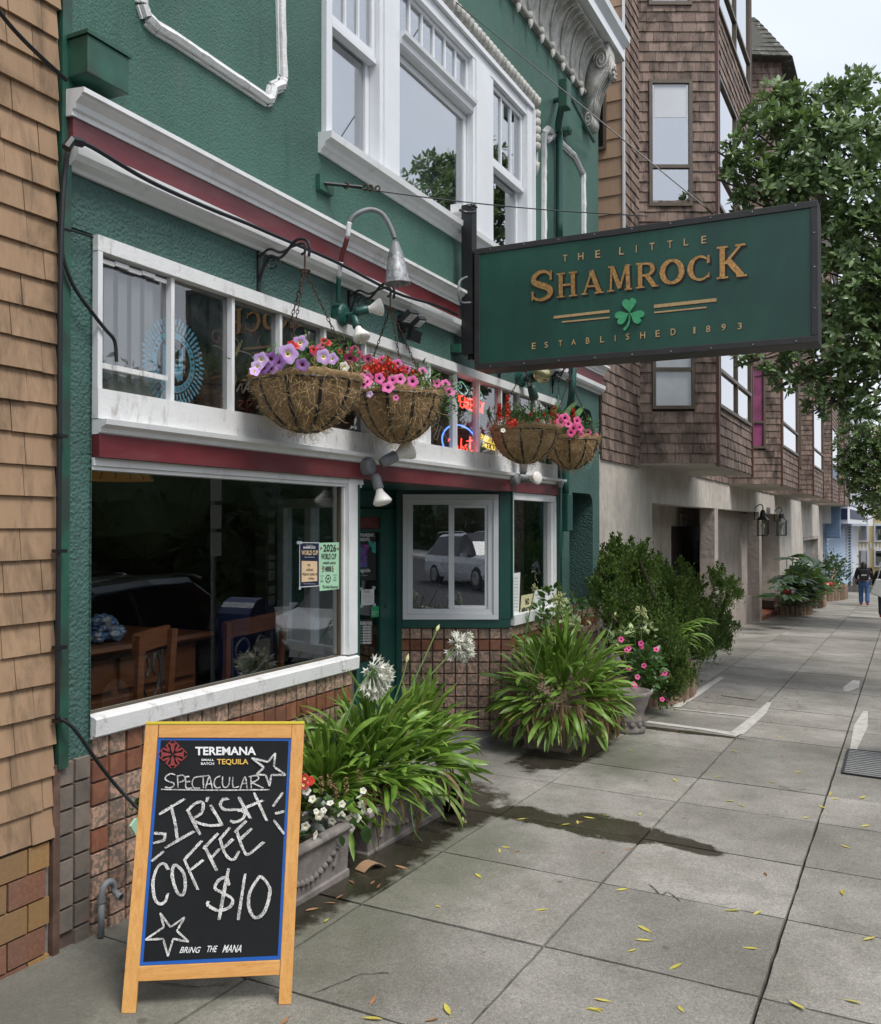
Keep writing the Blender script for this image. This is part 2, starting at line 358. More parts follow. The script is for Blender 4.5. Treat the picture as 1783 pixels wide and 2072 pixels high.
MT['sgreen'] = M('painted sign face green', (.014, .078, .052), .42, .3, 1.6, .06, 80, .001, dirt=(.012, .05, .045), dirt_s=2.4, dirt_lo=.45, dirt_hi=.75, dirt_amt=.8, stretch=(1, 2.2, .5))
MT['sgold2'] = M('pale gold paint', (.5, .34, .16), .45, .15, 40)
MT['clover'] = M('bright clover green', (.06, .36, .16), .5, .2, 30, .3, 60, .002)
MT['sdark'] = M('painted drop shadow tone lettering edge', (.012, .035, .028), .5, .1)
MT['sframe'] = M('dark sign frame metal', (.028, .026, .026), .5, .2, 10, .2, 60, .002)
# ================================================================= SIDEWALK AND STREET
def concrete():
    m, nt = newmat('sidewalk concrete'); g = N(nt, 'ShaderNodeNewGeometry'); pos = g.outputs['Position']
    n_big = noise(nt, .9, 5, .6); n_mid = noise(nt, 6, 6, .65); n_f = noise(nt, 150, 2, .7); n_ff = noise(nt, 55, 5, .75)
    isl_ = island(nt)
    c = mixc(nt, ramp(nt, n_big, .35, .65), (.20, .187, .158), (.345, .325, .29))
    c = mixc(nt, 1.0, c, ramp_rgb(nt, isl_, .80, 1.12), 'MULTIPLY'); c = mixc(nt, math_(nt, 'MULTIPLY', ramp(nt, noise(nt, 2.2, 7, .7, .8), .5, .72), .6), c, (.15, .142, .118))
    c = mixc(nt, 1.0, c, ramp_rgb(nt, math_(nt, 'MULTIPLY', ramp(nt, n_f, .35, .65), 1.0), .72, 1.25), 'MULTIPLY'); c = mixc(nt, 1.0, c, ramp_rgb(nt, ramp(nt, n_ff, .35, .65), .74, 1.22), 'MULTIPLY')
    # pale aggregate specks and dark pits
    v = N(nt, 'ShaderNodeTexVoronoi'); v.inputs['Scale'].default_value = 75; nt.links.new(pos, v.inputs['Vector'])
    c = mixc(nt, math_(nt, 'MULTIPLY', ramp(nt, v.outputs['Distance'], .22, .12), .35), c, (.55, .52, .48))
    v2 = N(nt, 'ShaderNodeTexVoronoi'); v2.inputs['Scale'].default_value = 120; nt.links.new(pos, v2.inputs['Vector'])
    c = mixc(nt, math_(nt, 'MULTIPLY', ramp(nt, v2.outputs['Distance'], .25, .1), .45), c, (.09, .085, .08))
    c = mixc(nt, math_(nt, 'MULTIPLY', ramp(nt, n_mid, .52, .75), .5), c, (.15, .14, .125))
    # blobs: chewing gum
    v3 = N(nt, 'ShaderNodeTexVoronoi'); v3.inputs['Scale'].default_value = 2.3; nt.links.new(pos, v3.inputs['Vector'])
    c = mixc(nt, math_(nt, 'MULTIPLY', ramp(nt, v3.outputs['Distance'], .062, .05), .65), c, (.07, .07, .072))
    def blob(lst, warp=.5, soft=.12):
        tot = None; wz = math_(nt, 'MULTIPLY', math_(nt, 'SUBTRACT', noise(nt, 4.5, 6, .65), .5), warp * 2.4)
        for (x, y, rx, ry, rot) in lst:
            mpn = N(nt, 'ShaderNodeMapping'); mpn.vector_type = 'TEXTURE'; mpn.inputs['Location'].default_value = (x, y, 0); mpn.inputs['Rotation'].default_value = (0, 0, rot)
            mpn.inputs['Scale'].default_value = (rx, ry, 1e6); nt.links.new(pos, mpn.inputs['Vector'])
            L = N(nt, 'ShaderNodeVectorMath'); L.operation = 'LENGTH'; nt.links.new(mpn.outputs[0], L.inputs[0])
            d = ramp(nt, math_(nt, 'ADD', L.outputs['Value'], wz), 1 + soft, 1 - soft)
            tot = d if tot is None else math_(nt, 'MAXIMUM', tot, d)
        return tot
    def G_(px, py): q = onG(px, py); return q.x, q.y
    algae = blob([(3.6, -.5, 1.6, .75, 0), (5.0, -1.0, 1.5, .35, 0), (9.0, -.9, .9, .35, 0), (10.8, -.7, 1.2, .4, 0), (8.4, -1.2, .8, .3, 0)], .8, .6)
    c = mixc(nt, math_(nt, 'MULTIPLY', algae, .55), c, (.085, .095, .05))
    foot_dark = blob([(2.6, -.2, 1.2, .6, 0), (3.9, .0, 1.2, .5, 0), (7.4, .1, 1.4, .8, 0)], .9, .5)
    c = mixc(nt, math_(nt, 'MULTIPLY', foot_dark, .5), c, (.10, .095, .085))  # darker patches along the wall foot and at the entry
    x1, y1 = G_(1170, 1668)
    wetb = blob([(x1 + .0, y1 + .32, .19, .42, -.05), (x1 + .03, y1 - .22, .26, .42, -.2), (6.25, -2.1, .12, .34, -.3)], .75, .10)
    wet = blob([(4.75, -.42, 1.45, .46, 0), (6.1, -.45, .75, .42, 0), (8.5, -.62, .95, .34, 0), (9.6, -.7, .8, .14, 0), (10.0, -1.3, .09, .7, 0)], .42, .09); wet = math_(nt, 'MAXIMUM', wet, wetb)
    wc = mixc(nt, 1.0, c, (.20, .185, .16), 'MULTIPLY'); c = mixc(nt, wet, c, wc)
    rg = math_(nt, 'SUBTRACT', .82, math_(nt, 'MULTIPLY', math_(nt, 'MULTIPLY', wet, ramp(nt, n_mid, .35, .6, .7, 1)), .72))
    hb = math_(nt, 'ADD', math_(nt, 'MULTIPLY', n_ff, .6), math_(nt, 'MULTIPLY', n_f, .4))
    hb = math_(nt, 'MULTIPLY', hb, math_(nt, 'SUBTRACT', 1.0, math_(nt, 'MULTIPLY', wet, .8)))
    finish(nt, c, rg, hb, .55, .004, spec=.4); return m
MT['conc'] = concrete()
MT['concp'] = M('pale patch concrete', (.50, .48, .44), .8, .15, 12, .4, 140, .003, dirt=(.25, .24, .22), dirt_s=9, fine=.4)
MT['joint'] = M('dirt in joints', (.035, .03, .024), .95, .3, 30)
MT['asph'] = M('asphalt', (.05, .05, .052), .85, .2, 8, .4, 160, .003)
def slope_sheet(name, x0, x1, y0, y1, dz, mat, kind=None, parent=None, thick=0):
    b = MB()
    q = [(x, y, gz(x, y) + dz) for x, y in ((x0, y0), (x1, y0), (x1, y1), (x0, y1))]
    if thick: b.prism(q, (0, 0, -thick))
    else: b.add(q, [(0, 1, 2, 3)])
    return b.build(name, mat, parent, kind=kind)
side = slope_sheet('sidewalk', -3, 60, -4.4, .6, -.03, MT['joint'], 'structure', None)
YS = [.3, -.905, -1.925, -2.925, -3.9]
XS = [.2, 1.35, 2.35, 3.32, 4.285, 5.255, 6.19, 7.23, 8.07, 9.2, 10.13]
while XS[-1] < 50: XS.append(XS[-1] + (.98 if R.random() < .8 else 1.1))
for i in range(len(XS) - 1):
    if XS[i] > 49.5: break
    for j in range(4):
        if j == 3 and XS[i] < 2: continue
        g_ = .007 if j != 2 else .009; x0, x1, y0, y1 = XS[i] + g_, XS[i + 1] - g_, YS[j + 1] + g_, YS[j] - g_
        if XS[i] > 14: g2 = .004
        dz = R.uniform(-.002, .003); b = MB(); n = 7 if XS[i] < 9 else 1
        # slightly ragged slab outline
        pts = []
        for (ax, ay, bx, by) in ((x0, y0, x1, y0), (x1, y0, x1, y1), (x1, y1, x0, y1), (x0, y1, x0, y0)):
            for k in range(n):
                t = k / n; jx = R.uniform(-.0035, .0035) if 0 < k else 0
                px_, py_ = ax + (bx - ax) * t, ay + (by - ay) * t
                if ay == by: py_ += jx
                else: px_ += jx
                pts.append((px_, py_, gz(px_, py_) + dz))
        b.prism(pts, (0, 0, -.05)); b.build('paving_slab', MT['conc'], side)
slope_sheet('kerb', -3, 60, -4.55, -4.402, .0, MT['concp'], 'structure', thick=.25)
slope_sheet('road', -30, 90, -14, -4.552, -.13, MT['asph'], 'structure')
slope_sheet('far_sidewalk', -30, 90, -17, -14.002, 0.0, MT['concp'], 'structure', thick=.2)
slope_sheet('ground', -60, 220, -90, 60, -.45, M('far ground', (.08, .085, .05), .9, .3), 'structure')
# pale repair strips, thin cement skim lying on the slabs
def strip_on(name, pts, w, lift=.004, mat='concp'):
    b = MB(); b.ribbon([onG(*p) + Vector((0, 0, 0)) for p in pts], w, (0, 0, 1), lift); return b.build(name, MT[mat], side)
strip_on('cement_patch', [(1309, 1461), (1352, 1467), (1420, 1476), (1496, 1488)], [.10, .12, .10, .16], .007)
strip_on('cement_patch', [(1366, 1435), (1440, 1443), (1534, 1453)], .05, .007)
strip_on('cement_patch', [(1368, 1432), (1410, 1404), (1461, 1371)], [.10, .12, .08], .0075)
strip_on('cement_patch', [(1490, 1486), (1512, 1468), (1540, 1444), (1557, 1422)], [.14, .13, .11, .05], .0072)
strip_on('cement_patch', [(1712, 1400), (1722, 1392), (1733, 1378)], [.06, .2, .1], .007)
strip_on('cement_patch', [(1726, 1520), (1742, 1470), (1752, 1440)], [.06, .14, .05], .007)
# utility covers set into the paving
def cover(name, c4, rim='concp', fill='galv', hatch=0):
    p = [onG(*q) + Vector((0, 0, .006)) for q in c4]; b = MB(); b.prism(p, (0, 0, .004)); o = b.build(name, MT['conc'] if fill is None else MT[fill], side)
    e = MB()
    for k in range(4):
        e.bar(p[k] + Vector((0, 0, .004)), p[(k + 1) % 4] + Vector((0, 0, .004)), .02, .012)
    e.build('cover_rim', MT[rim], o)
    if hatch:
        h = MB()
        for k in range(1, hatch): h.bar(p[0].lerp(p[3], k / hatch) + Vector((0, 0, .005)), p[1].lerp(p[2], k / hatch) + Vector((0, 0, .005)), .006, .006)
        h.build('tread_bar', MT[rim], o, kind='stuff')
    return o
MT['cover'] = M('worn utility cover concrete', (.22, .22, .215), .6, .2, 20, .5, 200, .003)
cover('utility_cover', [(1462, 1409), (1527, 1418), (1556, 1391), (1488, 1385)], 'conc', None)
cover('meter_cover', [(1705, 1566), (1800, 1579), (1806, 1527), (1717, 1518)], 'black', 'cover', 14)

# ================================================================= PUB BUILDING
X0, X1 = 3.09, 11.6
pub = thing('pub_building', 'green stucco pub with white trimmed windows, tiled base and oxblood bands', 'building', (7.3, 0, gz(7.3, 0)))
def part(name, mb, mat, parent=pub, **k): return mb.build(name, MT[mat] if isinstance(mat, str) else mat, parent, **k)
# upper wall round the upstairs window opening (x 5.28-9.03, z 4.50-6.20)
WX0, WX1, WZ0, WZ1 = 5.28, 9.03, 4.5, 6.2
b = MB(); b.box(X0 + .03, WX0, 0, .3, 3.7, 7.4); b.box(WX1, X1, 0, .3, 3.7, 7.4); b.box(WX0, WX1, 0, .3, WZ1, 7.4); b.box(WX0, WX1, 0, .3, 3.7, WZ0)
part('upper_wall', b, 'green')
b = MB(); b.box(X0 + .035, 10.05, .002, .3, 3.3, 3.69); b.box(X0 + .19, 3.282, 0.0, .3, .80, 3.298); b.box(X0 + .035, X0 + .19, .012, .3, .80, 3.298)
part('lower_wall', b, 'greenlo')
b = MB(); b.box(X0 - .02, X0 + .035, -.03, .3, .78, 7.4); part('corner_board', b, 'greenold')
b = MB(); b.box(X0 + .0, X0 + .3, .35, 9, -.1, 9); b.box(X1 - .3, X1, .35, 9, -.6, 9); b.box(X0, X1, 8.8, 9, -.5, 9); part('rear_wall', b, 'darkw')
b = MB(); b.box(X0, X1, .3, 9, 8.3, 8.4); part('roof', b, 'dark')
# right-hand bay: arched stucco with two round-cornered openings
def rrect(x0, x1, z0, z1, r, n=6, top=True, bot=True):
    out = []
    def arc(cx, cz, a0, rr):
        for k in range(n + 1): a = a0 + math.pi / 2 * k / n; out.append((cx + rr * math.cos(a), cz + rr * math.sin(a)))
    if bot: arc(x0 + r, z0 + r, math.pi, r); arc(x1 - r, z0 + r, -math.pi / 2, r)
    else: out.extend([(x0, z0), (x1, z0)])
    if top: arc(x1 - r, z1 - r, 0, r); arc(x0 + r, z1 - r, math.pi / 2, r)
    else: out.extend([(x1, z1), (x0, z1)])
    return out
def wall_with_holes(outer, holes, y0, y1):
    bm = bmesh.new()
    def loop(pts):
        vs = [bm.verts.new((x, y0, z)) for x, z in pts]
        for i in range(len(vs)): bm.edges.new((vs[i], vs[(i + 1) % len(vs)]))
    loop(outer); [loop(h) for h in holes]
    bmesh.ops.triangle_fill(bm, use_beauty=True, edges=bm.edges[:], use_dissolve=False)
    mb = MB(); bm.verts.index_update(); vs = [v.co[:] for v in bm.verts]; fs = [[v.index for v in f.verts] for f in bm.faces]
    mb.add(vs, fs); mb.add([(v[0], y1, v[2]) for v in vs], fs)
    for L in [outer] + holes:
        n = len(L); mb.add([(x, y0, z) for x, z in L] + [(x, y1, z) for x, z in L], [(i, (i + 1) % n, n + (i + 1) % n, n + i) for i in range(n)])
    bm.free(); return mb
ax0, ax1 = 10.42, 11.33
TOPZ = .93
lowh = rrect(ax0, ax1, TOPZ - .02, 2.28, .16, bot=False); uph = rrect(ax0, ax1, 2.58, 3.32, .17)
mb = wall_with_holes([(10.05, TOPZ - .04), (11.6, TOPZ - .04), (11.6, 3.698), (10.05, 3.698)], [uph], 0, .42)
mb2 = None
# lower opening cut by building the wall as a ring: use outline with a notch
nt_ = [(10.05, TOPZ - .04), (ax0, TOPZ - .04)] + [(x, z) for x, z in reversed(rrect(ax0, ax1, TOPZ - .04, 2.28, .16, bot=False)[2:])] + [(ax1, TOPZ - .04), (11.6, TOPZ - .04), (11.6, 3.698), (10.05, 3.698)]
mb = wall_with_holes(nt_, [uph], 0, .42)
part('arched_wall', mb, 'greenlo')
b = MB(); b.box(ax0 - .3, ax0 - .0, .425, 1.6, -.4, 3.7); part('passage_wall', b, 'palest')
b = MB(); b.box(ax1 + .002, ax1 + .2, .425, 1.8, -.4, 3.7); b.box(ax0 - .3, ax1 + .2, 1.8, 1.9, -.4, 3.7); part('passage_side', b, 'greenlo')
# pale curved jamb seen inside the opening
b = MB(); b.box(10.06, ax0 - .004, .422, .6, -.3, 3.68); part('pale_jamb', b, 'palest')

# cornice band between the floors
cx1 = 11.62
b = MB()
prof = [(0, 3.79), (-.07, 3.79), (-.07, 3.815), (-.085, 3.82), (-.092, 3.845), (-.125, 3.868), (-.13, 3.88), (-.145, 3.882), (-.145, 3.905), (0, 3.92)]
b.profX(prof, X0 + .0, cx1); part('cornice', b, 'white')
b = MB(); b.box(X0 + .015, cx1 - .02, -.06, 0, 3.655, 3.795); part('oxblood_band', b, 'red')
b = MB(); b.profX([(0, 3.555), (-.02, 3.555), (-.03, 3.572), (-.07, 3.59), (-.088, 3.615), (-.092, 3.66), (0, 3.662)], X0 + .02, cx1 - .02); part('lower_cornice', b, 'white')
# transom (high) windows between the two bands
TZ0, TZ1 = 2.43, 3.295
edges_px = [187, 345, 468, 565, 655, 737, 868, 922, 968, 1013, 1050, 1088, 1128]
ex = [xat(q) for q in edges_px]; ex[0] = 3.285; ex[-1] = 10.0
tw = MB(); tw.box(3.282, 10.03, -.035, .10, TZ1 - .075, TZ1); tr = part('transom_frame', tw, 'white2')
b = MB(); b.box(3.282, 10.03, -.04, .10, TZ0 - .02, TZ0 + .125); part('transom_sill', b, 'white2', parent=pub)
for i, x in enumerate(ex):
    b = MB(); w = .0125 if 0 < i < 12 else .028
    b.box(max(3.284, x - w), min(10.028, x + w), -.012 if i else -.034, .05, TZ0 + .127, TZ1 - .077); part('mullion', b, 'white')
for i in range(12):
    if i == 5:
        b = MB(); b.box(ex[i] + .0135, ex[i + 1] - .0135, .015, .05, TZ0 + .127, TZ1 - .077)
        for k in range(9): z = 3.0 + k * .022; b.bar((ex[i] + .1, .01, z), (ex[i + 1] - .1, .01, z), .012, .008)
        part('vent_panel', b, 'white2'); continue
    b = MB(); b.box(ex[i] + .0135, ex[i + 1] - .0135, .022, .026, TZ0 + .128, TZ1 - .078); part('transom_pane', b, 'gtr')
# louvred first light: stepped top and bottom clips, overlapping sheets
lou = MB(); sh = MB(); n = 5; xa, xb = ex[0] + .04, ex[1] - .04
for k in range(n):
    a = xa + (xb - xa) * k / n; c_ = xa + (xb - xa) * (k + 1) / n + .015; yy = .004 - .004 * (k % 2); lou = MB()
    lou.box(a, c_ - .016, yy - .012, yy + .0, 3.175 + .006 * (k % 2), 3.195 + .006 * (k % 2)); lou.box(a, c_ - .016, yy - .02, yy, 2.66, 2.685); part('louvre_clip', lou, 'white2', kind='stuff')
for k in range(4):
    a = xa + (xb - xa) * (k + .86) / n - .02
    s_ = MB(); s_.box(a, a + .06, .030, .034, 2.62, 3.19); part('blind_slat', s_, MT.setdefault('slatw', M('pale translucent blind slat', (.42, .47, .49), .6, .05)), parent=pub)
# frieze above the shopfront
b = MB(); b.profX([(.1, 2.335), (-.035, 2.335), (-.05, 2.345), (-.055, 2.365), (-.09, 2.38), (-.095, 2.405), (.1, 2.41)], 3.284, 10.06); part('shopfront_cornice', b, 'white')
b = MB(); b.box(3.286, 10.0, -.045, .1, 2.225, 2.335); part('shopfront_band', b, 'red')
# main shop window
SX0, SX1, SZ0, SZ1 = 3.286, 5.78, .90, 2.225
b = MB(); b.box(SX0, SX1, -.012, .1, 2.185, 2.223); b.box(SX0, SX1, .0, .1, 2.165, 2.184); part('window_head', b, 'white')
b = MB(); b.box(5.575, 5.69, -.02, .1, .992, 2.223); b.box(5.555, 5.574, .012, .08, .994, 2.164); part('window_jamb', b, 'white')
b = MB(); b.profX([(.1, .885), (-.03, .885), (-.035, .965), (-.02, .975), (.03, .985), (.1, .985)], SX0, 5.695); part('window_sill', b, 'white2')
b = MB(); b.box(5.543, 5.554, .03, .06, .992, 2.164); b.box(SX0, 5.542, .03, .06, .986, .992); part('window_bead', b, 'brframe')
b = MB(); b.box(SX0, 5.536, .045, .05, .99, 2.17); part('shop_pane', b, 'gshop')
# recessed entry
RZ = 2.225
OC = Vector((8.60, 0)); IC = Vector((8.11, .99)); LO = Vector((5.72, 0)); LI = Vector((6.12, .99))
def vwall(p, q, z0, z1, th, nrm):     # vertical slab from p to q (xy), thickness th against nrm
    p, q = Vector((p[0], p[1], 0)), Vector((q[0], q[1], 0)); nrm = Vector((nrm[0], nrm[1], 0)).normalized()
    m = MB(); m.prism([p + Vector((0, 0, z0)), q + Vector((0, 0, z0)), q + Vector((0, 0, z1)), p + Vector((0, 0, z1))], -nrm * th); return m
RN = Vector((-(IC - OC).y, (IC - OC).x)).normalized()   # faces the camera side
if RN.x > 0: RN = -RN
b = MB(); b.box(5.70, 8.75, .102, 1.1, 2.235, 2.26); part('entry_soffit', b, 'greenp')
b = MB(); b.box(5.70, 5.745, -.005, .12, gz(5.8, 0), 2.223); part('entry_post', b, 'greenp')
dirR = (OC - IC).normalized()
def Rp(t, z, off=0.0):    # point on the right splay: t metres from the inner corner
    q = IC + dirR * t + RN * off; return Vector((q.x, q.y, z))
LR = (OC - IC).length
def rbox(t0, t1, z0, z1, o0, o1, mbx):
    c = [Rp(t0, z0, o0), Rp(t1, z0, o0), Rp(t1, z1, o0), Rp(t0, z1, o0)]; mbx.prism(c, Vector((RN.x, RN.y, 0)) * (o1 - o0)); return mbx
b = MB(); rbox(-.02, .035, gz(8, .9), 2.23, -.03, .02, b); rbox(LR - .11, LR + .0, .97, 2.23, -.03, .025, b); rbox(.037, LR - .112, 2.2, 2.232, -.03, .01, b)
rbox(.037, LR, .885, .965, -.03, .03, b); part('entry_post', b, 'greenp')
# white sliding window on the splay
wl0, wl1, wz0, wz1 = .045, LR - .118, .968, 2.198
b = MB()
for (t0, t1, z0, z1) in ((wl0, wl1, wz0, wz0 + .05), (wl0, wl1, wz1 - .05, wz1), (wl0, wl0 + .05, wz0 + .052, wz1 - .052), (wl1 - .05, wl1, wz0 + .052, wz1 - .052)): rbox(t0, t1, z0, z1, -.02, .045, b)
part('sliding_window_frame', b, 'wflat')
b = MB(); a0, a1, c0, c1 = wl0 + .052, wl1 - .052, wz0 + .052, wz1 - .052; md = (a0 + a1) / 2 - .02
for (t0, t1, z0, z1, o) in ((a0, a1, c0, c0 + .05, .03), (a0, a1, c1 - .05, c1, .03), (a0, a0 + .045, c0 + .051, c1 - .051, .03), (a1 - .05, a1, c0 + .051, c1 - .051, .03), (md, md + .055, c0 + .051, c1 - .051, .033)): rbox(t0, t1, z0, z1, -.015, o, b)
for (t0, t1, z0, z1) in ((md + .057, a1 - .051, c0 + .052, c0 + .082), (md + .057, a1 - .051, c1 - .082, c1 - .052), (a1 - .082, a1 - .052, c0 + .083, c1 - .083)): rbox(t0, t1, z0, z1, -.015, .015, b)
part('window_sash', b, 'wflat')
b = MB(); rbox(a0 + .046, md, c0 + .052, c1 - .052, 0, .004, b); part('sliding_pane', b, 'gbay')
b = MB(); rbox(md + .056, a1 - .083, c0 + .083, c1 - .083, -.008, -.004, b); part('sliding_pane', b, 'gbay')
# left splay with its own window, seen through the shop window
dirL = (LI - LO).normalized(); LN = Vector((-dirL.y, dirL.x))
if LN.x < 0: LN = -LN
def lbox(t0, t1, z0, z1, o0, o1, mbx):
    f = lambda t, z: Vector(((LO + dirL * t + LN * o0).x, (LO + dirL * t + LN * o0).y, z))
    mbx.prism([f(t0, z0), f(t1, z0), f(t1, z1), f(t0, z1)], Vector((LN.x, LN.y, 0)) * (o1 - o0)); return mbx
b = MB(); lbox(.12, 1.04, gz(6, 0), .93, -.03, .03, b); lbox(.12, 1.04, 2.1, 2.23, -.03, .03, b); part('left_splay_wall', b, 'greenp')
b = MB()
for (t0, t1, z0, z1) in ((.14, 1.0, .935, 1.0), (.14, 1.0, 2.03, 2.095), (.14, .23, 1.003, 2.027), (.91, 1.0, 1.003, 2.027), (.53, .61, 1.003, 2.027)): lbox(t0, t1, z0, z1, -.045, .03, b)
part('sliding_window_frame', b, 'wflat')
b = MB(); lbox(.23, .91, 1.003, 2.027, -.004, .0, b); part('sliding_pane', b, 'gbay')
# door wall
DY = .99
b = MB(); b.box(6.15, 7.02, DY, DY + .05, gz(6.5, 1), 2.23); b.box(7.022, 8.13, DY + .04, DY + .09, 2.06, 2.23); part('door_wall', b, 'greenp')
door = MB(); gx0, gx1 = xat(724, DY), xat(770, DY); stx = xat(791, DY)
door.box(7.03, gx0 - .002, DY, DY + .045, gz(7.5, 1) + .02, 2.05); door.box(gx1, stx, DY, DY + .045, gz(7.5, 1) + .02, 2.05)
door.box(gx0, gx1 - .002, DY, DY + .045, gz(7.5, 1) + .02, .62); door.box(gx0, gx1 - .002, DY, DY + .045, 1.97, 2.05)
door = part('door', door, 'greenp', bevel=.004)
b = MB(); b.box(gx0, gx1 - .003, DY + .015, DY + .03, 1.86, 1.968); part('door_panel', b, 'red', parent=door)
b = MB(); b.box(gx0, gx1 - .003, DY - .004, DY + .02, 1.83, 1.858); part('door_rail', b, 'greenp', parent=door)
b = MB(); b.box(gx0, gx1 - .003, DY + .02, DY + .026, .622, 1.828); part('door_pane', b, 'gshop', parent=door)
b = MB(); b.lathe([(0, 0), (.018, .002), (.018, .012), (.008, .018), (0, .02)], ((gx1 + stx) / 2, DY, 1.12), (0, -1, 0), 10); part('lock', b, 'greenold', parent=door)
b = MB(); b.box(stx + .005, 8.10, DY + .02, DY + .06, gz(8, 1), 2.058); part('door_jamb', b, 'greenp')
b = MB(); b.box(5.72, 8.6, .1, 1.0, gz(7.3, 1) - .05, gz(7.3, 1) + .02); part('entry_floor', b, 'cover' if 'cover' in MT else 'dark')
# right shop window between the splay and the arch
b = MB(); b.box(8.60, 8.63, -.02, .1, .97, 2.222); part('entry_post', b, 'greenp')
b = MB()
for (x0, x1, z0, z1) in ((8.633, 10.0, 2.15, 2.222), (9.86, 10.0, 1.002, 2.148), (8.633, 8.65, 1.002, 2.148)): b.box(x0, x1, -.02, .09, z0, z1)
part('window_frame', b, 'white')
b = MB(); b.box(8.64, 10.0, -.03, .09, .90, 1.0); part('window_sill', b, 'white')
b = MB(); b.box(9.79, 9.858, .0, .09, 1.002, 2.148); part('window_frame', b, 'white')
b = MB(); b.box(8.652, 9.788, .04, .046, 1.002, 2.148); part('shop_pane', b, 'gshop')
b = MB(); b.box(10.002, 10.05, -.01, .3, .93, 3.29); part('pilaster_board', b, 'greenp')
# ---- tiled base: every visible tile its own object on shared meshes
TP = .1125
base = MB(); base.box(3.28, 5.72, .015, .3, -.4, .884); part('tile_backing', base, 'grout'); base = MB(); base.box(8.62, 11.58, .015, .3, -.5, .90); part('tile_backing', base, 'grout')
base = MB(); base.box(X0 - .02, 3.279, .012, .3, -.35, .80); part('tile_backing', base, 'grout')
base = MB(); rbox(.0, LR + .0, -.4, .884, -.1, -.012, base); part('tile_backing', base, 'grout')
def tile_mesh(w, h, t, mat):
    m = MB(); m.box(-w / 2, w / 2, 0, t, -h / 2, h / 2); m.v = [(x * (.93 if y < .001 else 1), y, z * (.93 if y < .001 else 1)) for x, y, z in m.v]
    return m.mesh('tile', MT[mat])
tA = tile_mesh(TP - .009, TP - .009, .022, 'tile'); tB = tile_mesh(TP - .009, TP - .009, .022, 'tiler'); tS = tile_mesh(.092, .105, .022, 'slate')
rest = MB(); restb = MB()
rows = 10
for r_ in range(rows):
    z = .882 - TP * (r_ + .5); big = r_ == 1
    for c_ in range(21):
        x = 3.29 + TP * (c_ + .5)
        if z < gz(x, 0) - .03: continue
        jit = lambda: R.uniform(-.0012, .0012)
        me = tB if (big or R.random() < .015) else tA
        if x > 4.5 and r_ > 4:   # behind the planters
            (restb if big else rest).box(x - .05, x + .05, 0, .02, z - .05, z + .05)
        else: inst(me, 'tile', pub, (x, jit(), z + jit()), (R.uniform(-.01, .01), 0, R.uniform(-.01, .01)))
ang = math.atan2(-dirR.y, -dirR.x)
for r_ in range(rows):
    z = .882 - TP * (r_ + .5)
    for c_ in range(10):
        t = TP * (c_ + .5)
        if t > LR: continue
        q = Rp(t, z, .008)
        if z < gz(q.x, q.y) - .05: continue
        inst(tB if r_ == 1 else tA, 'tile', pub, q, (0, 0, ang + math.pi))
for r_ in range(9):
    z = .895 - TP * (r_ + .5)
    for c_ in range(26):
        x = 8.64 + TP * (c_ + .5)
        if r_ > 2 and x < 10.3 or r_ > 4: (restb if r_ == 1 else rest).box(x - .05, x + .05, 0, .02, z - .05, z + .05)
        elif r_ < 3: inst(tB if r_ == 1 else tA, 'tile', pub, (x, 0, z))
part('tile_course', rest, 'tile', kind='stuff'); part('tile_course', restb, 'tiler', kind='stuff')
for r_ in range(9):
    for c_ in range(2):
        z = .80 - .1135 * (r_ + .5) 
        if z < -.06 or (r_ == 7 and c_ == 0): continue
        inst(tS, 'slate_tile', pub, (X0 + .045 + .1 * c_, -.004, z + (.004 if c_ else 0)), (0, R.uniform(-.015, .015), 0))
# pale grout smear line under the sill
b = MB(); b.box(3.286, 5.695, -.006, .01, .872, .886); part('caulk_line', b, 'white2')

# ---- upstairs window
b = MB()
b.box(WX0 - .03, WX0 + .04, -.04, .12, WZ0, WZ1); b.box(WX0 + .04, WX1 - .10, -.05, .12, WZ1 - .10, WZ1); b.box(WX1 - .10, WX1 + .03, -.06, .12, WZ0, WZ1)
b.box(WX0 - .03, WX1 + .04, -.085, .0, WZ1 + .001, WZ1 + .045); b.box(WX1 + .031, WX1 + .06, -.09, .0, WZ0, WZ1)
part('window_casing', b, 'wflat')
b = MB(); b.profX([(.1, 4.385), (-.015, 4.385), (-.03, 4.41), (-.05, 4.425), (-.06, 4.455), (-.105, 4.47), (-.11, 4.515), (.1, 4.53)], WX0 - .07, WX1 + .1); part('upper_sill', b, 'white')
m1a, m1b = xat(757), xat(798); m2a, m2b = xat(948), xat(990)
for a, c_ in ((m1a, m1b), (m2a, m2b)):
    b = MB(); b.box(a, c_, -.045, .12, 4.531, WZ1 - .101); b.box(a + .05, c_ - .10, -.06, -.046, 4.531, WZ1 - .101); part('window_mullion', b, 'wflat')
